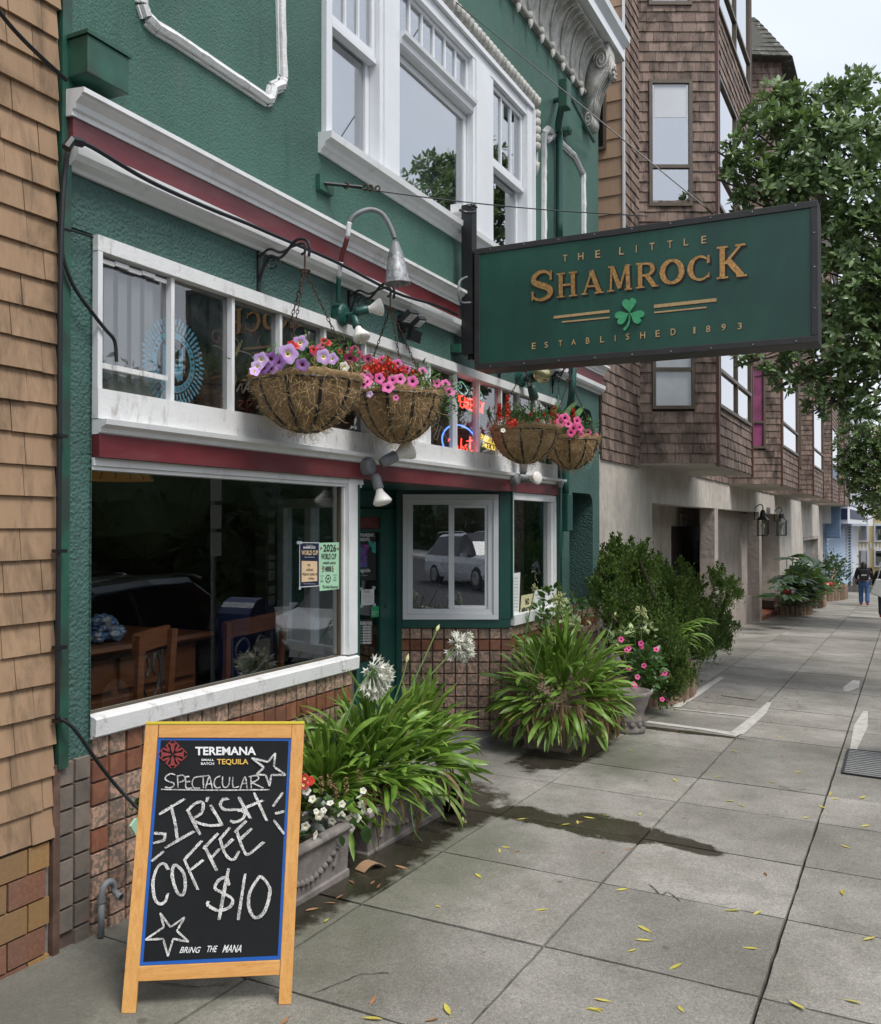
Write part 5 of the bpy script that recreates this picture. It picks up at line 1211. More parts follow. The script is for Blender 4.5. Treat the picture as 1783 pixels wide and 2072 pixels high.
def leaf_bits(mb, c, r, n, ln, wd, up=.5, flat=1.0):
    for _ in range(n):
        a = R.uniform(0, 6.283); el = R.gauss(up, .5); d = Vector((math.cos(a) * math.cos(el), math.sin(a) * math.cos(el), math.sin(el)))
        p = Vector(c) + Vector((R.gauss(0, r[0]), R.gauss(0, r[1]), R.gauss(0, r[2]))); s = d.cross(Vector((R.random() - .5, R.random() - .5, R.random() - .5))).normalized(); L = ln * R.uniform(.6, 1.3); w = wd * R.uniform(.7, 1.2)
        mid = p + d * L * .45 + s.cross(d) * L * .08
        mb.add([p, mid + s * w / 2, p + d * L, mid - s * w / 2], [(0, 1, 2, 3)])
def ball_cluster(mb, c, r, n, pr):
    for _ in range(n):
        d = Vector((R.gauss(0, 1), R.gauss(0, 1), R.gauss(0, 1))).normalized(); p = Vector(c) + d * r * R.uniform(.6, 1)
        s = d.orthogonal().normalized(); w = d.cross(s); k = 5; mb.add([p] + [p + (s * math.cos(6.283 * j / k) + w * math.sin(6.283 * j / k)) * pr + d * .004 for j in range(k)], [(0, 1 + j, 1 + (j + 1) % k) for j in range(k)])
def basket(px, py_rim, py_bot, wpx, y, hook_px, hook_y, label, seed, fibre_rim=True):
    rr = random.Random(seed); C_ = onY(px, py_rim, y); dep = (C_ - CAM).dot(FW); rad = wpx / 2 * dep / FPX; H = (py_bot - py_rim) * dep / FPX * .98 + .03; Hk = onY(hook_px, hook_y, y)
    t = thing('hanging_basket', label, 'hanging basket', (C_.x, C_.y, C_.z - H), 'coir hanging baskets over the shopfront')
    m = MB(); n = 48; prof = [(1.0, 0), (.985, -.12), (.94, -.3), (.85, -.5), (.70, -.7), (.48, -.87), (.24, -.97), (.04, -1.0)]; vs = []
    inner = [(.90, .03), (.97, .06), (1.03, .05), (1.05, -.02)] + prof[1:] if fibre_rim else [(.93, .0), (.99, .02), (1.01, 0)] + prof[1:]
    for (q, h) in [(.0, -.12), (.6, -.08)] + inner:
        for k in range(n):
            a = 6.283 * k / n; sag = 1 - (.035 * abs(math.cos(a * 5)) if -.95 < h < -.1 else 0); nzv = 1 + .035 * mnoise.noise(Vector((math.cos(a) * 3, math.sin(a) * 3, h * 3 + seed)))
            rimz = .035 * mnoise.noise(Vector((math.cos(a) * 2.5, math.sin(a) * 2.5, seed))) if h > -.05 and q > .5 else 0
            vs.append((C_.x + rad * q * sag * nzv * math.cos(a), C_.y + rad * q * sag * nzv * math.sin(a), C_.z + H * h + rimz))
    L = 2 + len(inner); m.add(vs, [(j * n + k, j * n + (k + 1) % n, (j + 1) * n + (k + 1) % n, (j + 1) * n + k) for j in range(L - 1) for k in range(n)])
    m.build('coir_liner', MT['coir'], t, smooth=True)
    m = MB(); m.tube([C_ + Vector((rad * 1.0 * math.cos(6.283 * k / 36), rad * math.sin(6.283 * k / 36), -.025)) for k in range(37)], .006, 6); m.build('rim_hoop', MT['black'], t)
    for k in range(10):
        a = 6.283 * k / 10 + .25; pts = [C_ + Vector((rad * q * 1.0 * math.cos(a), rad * q * math.sin(a), H * h)) for q, h in [(1.0, -.03)] + prof[1:]]; m = MB(); u = Vector((-math.sin(a), math.cos(a), 0))
        for i in range(len(pts) - 1):
            d = (pts[i + 1] - pts[i]).normalized(); nn = u.cross(d).normalized()
            m.obox((pts[i] + pts[i + 1]) / 2, (pts[i + 1] - pts[i]) * .52, u * .009, nn * .004)
        m.build('rib', MT['black'], t)
    fb = MB()
    for _ in range(1500):
        a = rr.uniform(0, 6.283); i = rr.random() ** 1.7 * .95; j = min(6, int(i * 7)); f = i * 7 - j; q = prof[j][0] * (1 - f) + prof[j + 1][0] * f; h = prof[j][1] * (1 - f) + prof[j + 1][1] * f
        p = C_ + Vector((rad * q * 1.01 * math.cos(a), rad * q * 1.01 * math.sin(a), H * h + (.02 if i < .15 else 0))); out = Vector((math.cos(a), math.sin(a), -.2)); v = Vector((rr.gauss(0, 1), rr.gauss(0, 1), rr.gauss(0, 1))); v = v - out * v.dot(out) * .8; v.normalize()
        L_ = rr.uniform(.03, .09); k1 = out * rr.uniform(.003, .016) + Vector((0, 0, rr.uniform(-.01, .01)))
        P4 = [p, p + v * L_ * .4 + k1, p + v * L_ * .8 + k1 * 1.2 + Vector((rr.gauss(0, .01), rr.gauss(0, .01), rr.gauss(0, .01))), p + v * L_ + k1 * .4]
        fb.ribbon(P4, .0016, out)
    fb.build('loose_fibres', MT['fibre'], t, kind='stuff')
    for k in range(3):
        a = 6.283 * k / 3 + .9 + seed * .4; chain(t, C_ + Vector((rad * .98 * math.cos(a), rad * .98 * math.sin(a), 0)), Hk + Vector((0, 0, -.12)))
    m = MB(); m.tube([Hk + Vector((0, 0, -.12)), Hk + Vector((.0, .0, -.02))], .006, 6); m.tube(torus_pts(Hk + Vector((0, 0, -.125)), .03, (0, 0, 1)), .006, 6); m.build('hook', MT['rust'], t)
    return t, C_, rad, H, Hk
def wall_bracket(root_px, root_top, root_bot, Hk, label):
    a = onY(root_px, root_top, -.01); b_ = onY(root_px, root_bot, -.01); tip = Hk
    t = thing('scroll_bracket', label, 'bracket', b_, 'scrolled iron basket brackets'); x = a.x
    m = MB(); m.box(x - .012, x + .012, -.012, 0, b_.z - .03, a.z + .03); m.build('back_plate', MT['black'], t)
    P_ = lambda y, z: (x + (tip.x - x) * min(1, y / abs(tip.y)), -y, z); Y = abs(tip.y)
    m = MB(); m.tube(cr_pts([P_(0.01, b_.z + .05), P_(Y * .22, b_.z + .19), P_(Y * .5, a.z - .03), P_(Y * .8, a.z + .055), P_(Y * 1.02, a.z + .05), P_(Y * 1.1, a.z + .0), P_(Y * 1.08, a.z - .05)]), .009, 7); m.build('brace', MT['black'], t)
    m = MB(); m.tube(cr_pts([P_(0.01, a.z - .01), P_(Y * .25, a.z + .03), P_(Y * .5, a.z + .0), P_(Y * .75, a.z + .025), P_(Y * .98, a.z + .03), P_(Y * 1.0, a.z - .02), P_(Y * .93, a.z - .03)]), .008, 7); m.build('arm', MT['black'], t)
    m = MB(); m.tube([P_(.11 + .05 * (1 - k / 20 * .7) * math.cos(k / 20 * 9), a.z - .06 + .05 * (1 - k / 20 * .7) * math.sin(k / 20 * 9)) for k in range(20)], .005, 5); m.tube([P_(.06 + .025 * (1 - k / 14 * .7) * math.cos(k / 14 * 8), b_.z + .17 + .03 * math.sin(k / 14 * 8)) for k in range(14)], .004, 5); m.build('scroll', MT['black'], t)
# --- basket 1
t, C1, r1, H1, Hk = basket(620, 768, 868, 218, -.337, 617, 505, 'largest coir basket with lilac and purple petunias, nearest the shingles', 1)
wall_bracket(525, 517, 586, Hk, 'black scroll bracket holding the lilac petunia basket'); 
fo = MB(); leaf_bits(fo, C1 + Vector((.05, 0, .09)), (r1 * .42, r1 * .38, .05), 900, .045, .018); leaf_bits(fo, C1 + Vector((.2, -.05, .13)), (r1 * .25, r1 * .3, .05), 350, .05, .016, .9); fo.build('foliage', MT['lf_small'], t, kind='stuff')
def fl(t, kind, px, py, y, sc=1.0, d=None): o = inst(PET[kind], 'flower', t, onY(px, py, y), aim(d or (-.7 + R.uniform(-.3, .3), -.55 + R.uniform(-.3, .3), R.uniform(-.1, .5))), sc)
for k, px, py, s in [('lil', 583, 716, 1.25), ('lil', 608, 694, .95), ('lil', 528, 728, .85), ('pur', 548, 727, 1.0), ('pur', 563, 733, 1.05), ('lil', 655, 722, 1.0), ('lil', 672, 726, .8), ('mag', 645, 712, 1.2), ('mag', 716, 716, 1.1), ('mag', 708, 726, .8), ('pur', 612, 738, 1.0), ('pur', 533, 745, .9), ('lil', 520, 742, .7), ('pur', 548, 746, .9), ('lil', 515, 752, .6), ('pur', 540, 738, .8), ('red', 590, 698, .9), ('red', 598, 700, .9), ('red', 634, 708, .8), ('red', 659, 692, .8), ('red', 655, 690, .8), ('red', 664, 694, .8), ('red', 688, 712, .8), ('wht', 697, 742, 1.5), ('mag', 744, 727, .7)]: fl(t, k, px, py, C1.y - r1 * (.75 if py > 720 else .35), s)
# --- basket 2
t, C2, r2, H2, Hk = basket(806, 797, 890, 172, -.315, 790, 588, 'coir basket of scarlet geraniums and pink petunias, second in the row', 2, False)
wall_bracket(708, 598, 652, Hk, 'black scroll bracket holding the scarlet geranium basket')
fo = MB(); leaf_bits(fo, C2 + Vector((.05, 0, .07)), (r2 * .45, r2 * .4, .05), 900, .05, .02); leaf_bits(fo, onY(880, 805, -.45), (.12, .1, .06), 320, .05, .015, .2); fo.build('foliage', MT['lf_small'], t, kind='stuff')
for k, px, py, s in [('pink', 733, 765, .9), ('pink', 742, 772, .9), ('pink', 745, 764, .8), ('pink', 768, 766, .9), ('pink', 785, 784, 1.0), ('pink', 794, 769, .8), ('pink', 810, 767, .95), ('pink', 835, 772, 1.0), ('pink', 805, 736, .8), ('pink', 855, 751, .8), ('pink', 824, 747, .7), ('pink', 884, 776, .8), ('pink', 902, 777, .9), ('pink', 909, 793, 1.1), ('pink', 880, 798, .9), ('pink', 773, 728, .7), ('pink', 735, 778, .7), ('lil', 748, 798, .5), ('pink', 801, 805, .5)]: fl(t, k, px, py, C2.y - r2 * (.85 if py > 760 else .4), s)
for px, py, r_, n in [(757, 742, .055, 70), (778, 735, .055, 70), (790, 744, .05, 60), (770, 756, .05, 60), (812, 752, .045, 50), (776, 764, .035, 40), (836, 757, .035, 40), (742, 748, .04, 40)]:
    m = MB(); ball_cluster(m, onY(px, py, C2.y - r2 * .4), r_, n, .014); m.build('flower_cluster', MT['fred'], t)
# --- basket 3 and 4
t, C3, r3, H3, Hk = basket(1063, 868, 933, 140, -.42, 1062, 720, 'coir basket with red salvia spikes under the sign', 3)
fo = MB(); leaf_bits(fo, C3 + Vector((.0, 0, .09)), (r3 * .45, r3 * .4, .05), 1100, .05, .014, .8); fo.build('foliage', MT['lf_small'], t, kind='stuff')
for px, py, h in [(1011, 832, .11), (1027, 822, .17), (1122, 836, .1), (1120, 852, .07)]:
    m = MB(); q = onY(px, py, C3.y - .1); [ball_cluster(m, q + Vector((0, 0, h * (j / 6 - .5))), .02 * (1.2 - j / 9), 16, .011) for j in range(7)]; m.build('flower_spike', MT['fred'], t)
m = MB(); ball_cluster(m, onY(1035, 855, C3.y - .2), .05, 40, .013); m.build('flower_cluster', MT['fred'], t)
for k, px, py, s in [('wht', 1083, 829, 1.2), ('wht', 1068, 833, 1.0), ('wht', 1099, 852, 1.1), ('wht', 1106, 858, 1.0), ('wht', 1018, 871, 1.0), ('red', 1073, 838, .7), ('red', 1100, 840, .8), ('red', 1088, 850, .6)]: fl(t, k, px, py, C3.y - r3 * .5, s)
t, C4_, r4, H4, Hk4 = basket(1156, 888, 945, 112, -.30, 1152, 745, 'farthest coir basket of hot pink petunias beside the stucco arch', 4, False)
fo = MB(); leaf_bits(fo, C4_ + Vector((.0, 0, .08)), (r4 * .45, r4 * .4, .06), 800, .05, .018, .5); fo.build('foliage', MT['lf_small'], t, kind='stuff')
for pts in [[(1140, 860), (1132, 835), (1122, 822)], [(1142, 862), (1148, 835), (1168, 812)], [(1150, 862), (1168, 838), (1182, 822)], [(1134, 860), (1126, 832), (1128, 812)]]:
    m = MB(); m.ribbon(cr_pts([onY(x, y, C4_.y - .05) for x, y in pts], 4), [.03, .045, .06, .06, .065, .06, .05, .03, .006], (-.8, -.5, .1)); m.build('strap_leaf', MT['lf_small'], t)
for k, px, py, s in [('hot', 1143, 846, 1.1), ('hot', 1135, 855, 1.0), ('hot', 1150, 858, 1.0), ('hot', 1168, 852, 1.0), ('hot', 1160, 868, 1.1), ('hot', 1173, 865, 1.0), ('hot', 1155, 876, .9), ('hot', 1176, 880, .8), ('hot', 1120, 852, .9), ('hot', 1121, 868, .9), ('hot', 1190, 875, .8), ('hot', 1193, 886, .8), ('hot', 1207, 882, .7), ('hot', 1205, 892, .6), ('hot', 1128, 845, .8)]: fl(t, k, px, py, C4_.y - r4 * .6, s)
for px, py in [(1118, 842), (1160, 840)]:
    m = MB(); q = onY(px, py, C4_.y - .1); [ball_cluster(m, q + Vector((0, 0, .12 * (j / 6 - .5))), .022, 16, .011) for j in range(7)]; m.build('flower_spike', MT['fred'], t)
wall_bracket(1012, 735, 770, Hk if False else onY(1062, 722, -.42), 'black scroll bracket holding the red salvia basket')
wall_bracket(1120, 760, 790, Hk4, 'black scroll bracket holding the hot pink petunia basket')
# ================================================================= CHALKBOARD A-FRAME
def BP(cx, cy): return (202.4 + cx * .31645, 1416.7 + cy * .31645)
F1, F2 = onG(*BP(135, 2002)), onG(*BP(1223, 1945)); ud = (F2 - F1); ud.z = 0; ud.normalize()
back = Vector((-ud.y, ud.x, 0));
if back.dot(F1 - CAM) < 0: back = -back
TL_ = math.radians(12.3); upd = Vector((0, 0, math.cos(TL_))) + back * math.sin(TL_); BN = -(upd.cross(ud)).normalized()
if BN.dot(CAM - F1) < 0: BN = -BN
e2 = (F2 - F1); e2v = e2 - upd * e2.dot(upd); BN = e2.normalized().cross(upd).normalized()
if BN.dot(CAM - F1) < 0: BN = -BN
def B_(cx, cy, lift=0.0): return onP(*BP(cx, cy), F1, BN) + BN * lift
af = thing('chalkboard_sign', 'orange pine a-frame chalkboard advertising spectacular irish coffee for ten dollars', 'chalkboard', ((F1 + F2) / 2))
def slab(name, c4, th, mat, off=0.0, parent=af, bev=.002):
    m = MB(); m.prism([B_(*q) + BN * off for q in c4], -BN * th); return m.build(name, MT[mat], parent, bevel=bev)
slab('leg', [(135, 2002), (228, 2002), (375, 152), (292, 152)], .022, 'pine'); slab('leg', [(1142, 1948), (1223, 1945), (1308, 150), (1228, 152)], .022, 'pine')
slab('rail', [(373, 240), (1223, 243), (1227, 153), (378, 156)], .021, 'pineh'); slab('rail', [(243, 1800), (1147, 1757), (1152, 1662), (251, 1702)], .021, 'pineh')
m = MB(); a, b_ = B_(292, 150), B_(1308, 148); m.bar(a - BN * .012 + Vector((0, 0, .003)), b_ - BN * .012 + Vector((0, 0, .003)), .03, .006, (0, 0, 1)); m.build('hinge_strip', M('yellow plastic strip', (.7, .55, .05), .4, .05), af)
slab('edging', [(251, 1700), (1153, 1660), (1223, 244), (372, 241)], .01, 'blue', -.006, bev=0)
bd = slab('board', [(276, 1675), (1137, 1634), (1207, 260), (389, 256)], .004, 'board', -.0045, bev=0)
# back frame of the easel
bk_ = MB()
for f_ in (.02, .93):
    p = F1.lerp(F2, f_); tp = B_(300 + f_ * 1000, 152); foot = p + back * .52; foot.z = gz(foot.x, foot.y); q = MB(); q.bar(foot, tp - BN * .03, .035, .02, back); q.build('back_leg', MT['pine'], af)
# chalk writing (measured from the photograph)
CHALK_THIN = [[(482, 478), (455, 470), (425, 485), (418, 505), (440, 520), (470, 530), (472, 548), (450, 560), (415, 555)], [(495, 480), (500, 560)], [(495, 485), (530, 480), (545, 500), (525, 520), (500, 525)], [(572, 488), (548, 492), (549, 520), (552, 560), (590, 562)], [(550, 522), (578, 520)],
 [(632, 488), (602, 498), (590, 530), (602, 560), (640, 562)], [(625, 490), (700, 482)], [(660, 488), (662, 562)], [(675, 565), (700, 488), (718, 565)], [(685, 535), (712, 535)], [(770, 485), (740, 500), (730, 535), (745, 560), (772, 556)], [(785, 488), (784, 535), (798, 558), (822, 545), (830, 490)], [(850, 490), (852, 555), (890, 552)],
 [(897, 570), (927, 490), (942, 565)], [(907, 535), (940, 530)], [(965, 485), (968, 565)], [(952, 490), (1000, 482), (1015, 500), (990, 520), (970, 525), (1010, 545), (1045, 562)], [(392, 570), (740, 575), (1085, 572)]]
CHALK_MID = [[(970, 370), (1075, 395), (1122, 338), (1112, 425), (1188, 478), (1095, 478), (1085, 550), (1060, 478), (1000, 475), (1050, 430), (970, 370)], [(385, 1360), (452, 1450), (542, 1388), (492, 1475), (568, 1545), (468, 1525), (435, 1638), (405, 1525), (290, 1532), (410, 1450), (385, 1360)],
 [(1170, 590), (1105, 680)], [(1120, 725), (1182, 710)], [(1110, 765), (1178, 855)], [(345, 850), (425, 855)], [(418, 862), (410, 900)], [(340, 915), (415, 895)], [(330, 1030), (410, 965)]]
CHALK_BIG = [[(378, 730), (540, 632)], [(455, 670), (480, 790), (495, 890)], [(415, 945), (600, 838)], [(565, 715), (640, 860)], [(555, 712), (610, 660), (655, 655), (650, 720), (595, 765), (690, 800), (785, 795)], [(690, 620), (680, 650)], [(705, 670), (780, 795)],
 [(820, 632), (785, 635), (770, 670), (800, 700), (880, 700), (925, 720), (910, 760), (860, 780), (832, 768)], [(885, 620), (960, 755)], [(985, 590), (1065, 770)], [(880, 710), (1040, 640)],
 [(435, 1085), (410, 1045), (370, 1065), (340, 1150), (345, 1250), (375, 1300), (415, 1290), (435, 1235)], [(500, 1060), (470, 1060), (462, 1130), (490, 1220), (525, 1245), (545, 1190), (535, 1110), (500, 1065)], [(540, 1020), (625, 1210)], [(535, 1025), (650, 900)], [(580, 1085), (660, 1020)],
 [(665, 930), (745, 1090)], [(660, 950), (755, 850)], [(705, 1015), (765, 950)], [(765, 880), (800, 980), (850, 1020), (890, 965)], [(760, 895), (830, 815)], [(790, 945), (850, 885)], [(870, 830), (915, 950), (950, 985), (1045, 905)], [(860, 845), (935, 770)], [(895, 890), (970, 820)],
 [(820, 1075), (758, 1405)], [(825, 1185), (810, 1135), (760, 1150), (735, 1200), (790, 1235), (845, 1270), (830, 1320), (760, 1345), (690, 1310), (695, 1285)], [(928, 1110), (882, 1405)], [(1025, 1120), (960, 1220), (950, 1320), (990, 1390), (1050, 1350), (1085, 1230), (1070, 1170), (1030, 1125)]]
lay = [0]
def stroke(pts, w, closed_soft=True):
    P_ = [Vector((x, y, 0)) for x, y in pts]; P_ = cr_pts(P_, 5) if len(P_) > 2 and closed_soft else [P_[0].lerp(P_[-1], i / 6) for i in range(7)] if len(P_) == 2 else P_
    m = MB(); k = len(P_); ww = [w * (.82 + .3 * R.random()) * (.75 if i in (0, k - 1) else 1) for i in range(k)]; lay[0] += 1
    m.ribbon([B_(q.x, q.y) for q in P_], ww, BN, .0012 + .00012 * (lay[0] % 30)); return m.build('chalk_stroke', MT['chalk'], bd)
for s_ in CHALK_THIN: stroke(s_, .0055)
for i, s_ in enumerate(CHALK_MID):
    if i < 2:
        for a, b_ in zip(s_[:-1], s_[1:]): stroke([a, b_], .0085)
    else: stroke(s_, .011)
for s_ in CHALK_BIG: stroke(s_, .0115); stroke([(x + R.uniform(5, 11), y + R.uniform(-4, 5)) for x, y in s_], .0045)
def btxt(t, x0, y0, x1, y1, mat, bold=0, skew=0):
    m = MB(); text_quad(m, t, B_(x0, y1), B_(x1, y1 - (y1 - y0) * .02), B_(x1 + skew, y0), B_(x0 + skew, y0), bold=bold, lift=BN * .0008); m.build('lettering', MT[mat], bd)
btxt('TEREMANA', 610, 298, 998, 352, 'pwhite', .03); btxt('SMALL', 648, 375, 730, 389, 'pwhite', .02); btxt('BATCH', 646, 398, 730, 414, 'pwhite', .02); btxt('TEQUILA', 748, 376, 948, 417, 'pyel', .015)
btxt('BRiNG', 508, 1577, 632, 1617, 'pwhite', .01, 16); btxt('THE', 678, 1570, 742, 1611, 'pwhite', .01, 12); btxt('MANA', 782, 1564, 902, 1613, 'pwhite', .01, 16)
em = MB(); ec = (465, 347)
for a0 in range(4):
    a1 = math.radians(45 + 90 * a0); p0 = (ec[0] + 100 * math.cos(math.radians(90 * a0)), ec[1] + 95 * math.sin(math.radians(90 * a0))); p1 = (ec[0] + 100 * math.cos(math.radians(90 * a0 + 90)), ec[1] + 95 * math.sin(math.radians(90 * a0 + 90)))
    f = lambda t, k=1.0: B_(ec[0] + (p0[0] + (p1[0] - p0[0]) * t - ec[0]) * k, ec[1] + (p0[1] + (p1[1] - p0[1]) * t - ec[1]) * k, .0008)
    em.ribbon([f(.08), f(.46)], .004, BN); em.ribbon([f(.54), f(.92)], .004, BN)
    c0_, s0_ = math.cos(math.radians(90 * a0)), math.sin(math.radians(90 * a0)); g_ = lambda r, w: B_(ec[0] + c0_ * r - s0_ * w, ec[1] + s0_ * r + c0_ * w, .001)
    em.add([g_(6, 0), g_(30, 10), g_(55, 12), g_(78, 30), g_(70, 8), g_(72, 0), g_(70, -8), g_(78, -30), g_(55, -12), g_(30, -10)], [tuple(range(10))])
    for sg_ in (-1, 1): em.add([g_(20, 16 * sg_), g_(42, 22 * sg_), g_(66, 36 * sg_), g_(46, 40 * sg_), g_(30, 30 * sg_)], [tuple(range(5))])
em.build('emblem', MT['pred'], bd)

# ================================================================= PLANTERS
def planter_mat(): return M('weathered cast stone', (.20, .175, .16), .85, .25, 9, .6, 50, .006, dirt=(.075, .07, .06), dirt_s=6, dirt_lo=.45, dirt_hi=.7, dirt_amt=.8)
MT['caststone'] = planter_mat(); MT['soil'] = M('potting soil', (.03, .02, .014), .95, .4, 40, .8, 90, .01)
MT['caststone2'] = M('ochre cast stone', (.30, .24, .18), .85, .25, 9, .6, 50, .006, dirt=(.09, .08, .065), dirt_s=7, dirt_lo=.5, dirt_hi=.7)
def trough(name, label, x0, x1, y0, y1, h, taper, mat, relief=True, grp=None):
    g0 = gz((x0 + x1) / 2, (y0 + y1) / 2) - .005; t = thing(name, label, 'planter', ((x0 + x1) / 2, (y0 + y1) / 2, g0), grp); m = MB()
    def ring(z, i): 
        q = [(x0 + i, y0 + i), (x1 - i, y0 + i), (x1 - i, y1 - i), (x0 + i, y1 - i)]; return [(x, y, z + (gz(x, y) - g0 if z < .01 else 0) + g0 if z < .01 else z + g0) for x, y in q]
    lv = [(0, taper * .4), (.03, taper * .4), (.035, taper * .9), (h - .06, taper * .35), (h - .05, .0), (h - .045, -.012), (h - .03, -.022), (h - .012, -.018), (h, .0), (h, .035), (h - .06, .045)]
    vs = []; [vs.extend(ring(z, i)) for z, i in lv]; fs = []
    for j in range(len(lv) - 1): fs += [(j * 4 + k, j * 4 + (k + 1) % 4, (j + 1) * 4 + (k + 1) % 4, (j + 1) * 4 + k) for k in range(4)]
    m.add(vs, fs); m.build('trough', MT[mat], t, bevel=.006)
    s_ = MB(); s_.box(x0 + .045, x1 - .045, y0 + .045, y1 - .045, g0 + h - .1, g0 + h - .045); s_.build('soil', MT['soil'], t)
    if relief:
        r_ = MB(); n = 16
        for k in range(n):
            u = k / (n - 1); x = x0 + .09 + (x1 - x0 - .18) * u; z = g0 + h * .70 - math.sin(u * math.pi) * h * .38; r_.lathe([(0, -.02), (.018, -.01), (.022, 0), (.018, .01), (0, .02)], (x, y0 + taper * .6, z), (1, 0, .2 - .4 * u), 7)
        for u in (.1, .9): x = x0 + .09 + (x1 - x0 - .18) * u; r_.tube(cr_pts([(x, y0 + taper * .7, g0 + h * .8), (x + .02, y0 + taper * .6, g0 + h * .55), (x - .02, y0 + taper * .6, g0 + h * .3)]), .012, 6)
        r_.build('garland_relief', MT[mat], t, smooth=True)
    return t, g0
hp1 = .31
tp1, g1 = trough('stone_planter', 'grey cast stone planter with garland relief just behind chalkboard', 3.78, 4.615, -.64, -.16, hp1, .02, 'caststone')
tp2, g2 = trough('stone_planter', 'grey cast stone trough under the white agapanthus clump', 4.93, 6.0, -.565, -.12, .29, .02, 'caststone')
tp3, g3 = trough('stone_planter', 'square ochre stone planter under the second agapanthus clump', 8.31, 8.86, -.70, -.22, .34, .03, 'caststone2')
q = onG(1272, 1480); ur = thing('stone_urn', 'round grey stone urn with rosette relief holding impatiens', 'urn', q)
m = MB(); m.lathe([(.0, .0), (.17, .0), (.18, .03), (.165, .06), (.15, .09), (.17, .12), (.175, .15), (.16, .17), (.165, .22), (.20, .30), (.215, .36), (.235, .40), (.235, .43), (.21, .43), (.19, .38), (0, .37)], q, (0, 0, 1), 28); m.build('bowl', MT['caststone'], ur, smooth=True)
m = MB()
for k in range(12): a = 6.283 * k / 12; c_ = q + Vector((math.cos(a) * .17, math.sin(a) * .17, .10)); m.lathe([(.028, 0), (.02, .012), (.008, .008), (0, .014)], c_, (math.cos(a), math.sin(a), 0), 9)
m.build('rosette_band', MT['caststone'], ur, smooth=True, kind='stuff')

# ================================================================= AGAPANTHUS
MT['aga'] = leafmat('agapanthus strap leaf', (.10, .20, .028), (.22, .36, .06), .4, .35, spec=.5); MT['agad'] = leafmat('dry brown strap leaf', (.20, .12, .06), (.34, .22, .12), .8, .3)
MT['agay'] = leafmat('yellow green strap leaf', (.20, .28, .05), (.28, .34, .08), .4, .2)
MT['stem'] = M('green flower stem', (.09, .17, .04), .5, .1)
def strap(name, L, e0, e1, w, mat, twist=.3, seed=0, n=9):
    rr = random.Random(seed); m = MB(); p = Vector((0, 0, 0)); vs = []; tw = rr.uniform(-twist, twist); side = rr.uniform(-.35, .35)
    for i in range(n + 1):
        t = i / n; e = e0 + (e1 - e0) * t ** 1.5; a = side * t * t; d = Vector((math.cos(e) * math.cos(a), math.cos(e) * math.sin(a), math.sin(e))); 
        wd = w * (.55 + .45 * min(1, t * 3)) * (1 if t < .72 else max(.05, 1 - ((t - .72) / .28) ** 2.4)); s_ = Vector((-math.sin(a), math.cos(a), 0)); nn = d.cross(s_); ang_ = tw * t * 3; s2 = s_ * math.cos(ang_) + nn * math.sin(ang_); n2 = d.cross(s2)
        vs += [p + s2 * wd / 2 - n2 * wd * .22, p + n2 * .0, p - s2 * wd / 2 - n2 * wd * .22]; p = p + d * L / n
    fs = []
    for i in range(n): fs += [(3 * i, 3 * i + 1, 3 * i + 4, 3 * i + 3), (3 * i + 1, 3 * i + 2, 3 * i + 5, 3 * i + 4)]
    m.add(vs, fs); return m.mesh(name, MT[mat], True)
rad = math.radians
_st = strap
def strap(n_, L, e0, e1, w, mat, tw=.3, seed=0): return _st(n_, L, e0, e1, w * 1.3, mat, tw, seed)
LV = [strap('leaf', .60, rad(78), rad(-10), .034, 'aga', .3, 1), strap('leaf', .64, rad(82), rad(20), .036, 'aga', .25, 2), strap('leaf', .58, rad(70), rad(-40), .034, 'aga', .35, 3), strap('leaf', .55, rad(58), rad(-50), .036, 'aga', .3, 4),
      strap('leaf', .60, rad(50), rad(-35), .032, 'aga', .3, 5), strap('leaf', .52, rad(40), rad(-75), .036, 'aga', .3, 6), strap('leaf', .50, rad(28), rad(-80), .034, 'aga', .3, 7), strap('leaf', .56, rad(66), rad(-5), .03, 'aga', .35, 8),
      strap('leaf', .60, rad(46), rad(-5), .034, 'aga', .35, 9), strap('leaf', .5, rad(35), rad(-20), .032, 'aga', .3, 10), strap('leaf', .55, rad(60), rad(-60), .034, 'agay', .3, 11), strap('leaf', .5, rad(30), rad(-70), .03, 'agay', .3, 12)]
LD = [strap('dead_leaf', .42, rad(10), rad(-95), .016, 'agad', .8, 20 + k) for k in range(4)]
SL = [_st('leaf', 1.0, rad(e0), rad(e1), w, mt, .35, 40 + k, 8) for k, (e0, e1, w, mt) in enumerate([(8, -25, .098, 'aga'), (10, -45, .102, 'aga'), (6, -70, .098, 'aga'), (12, -15, .092, 'aga'), (5, -35, .104, 'aga'), (10, -95, .098, 'aga'), (8, -55, .094, 'aga'), (14, 0, .09, 'aga'), (6, -60, .072, 'agay'), (8, -30, .07, 'agay')])]
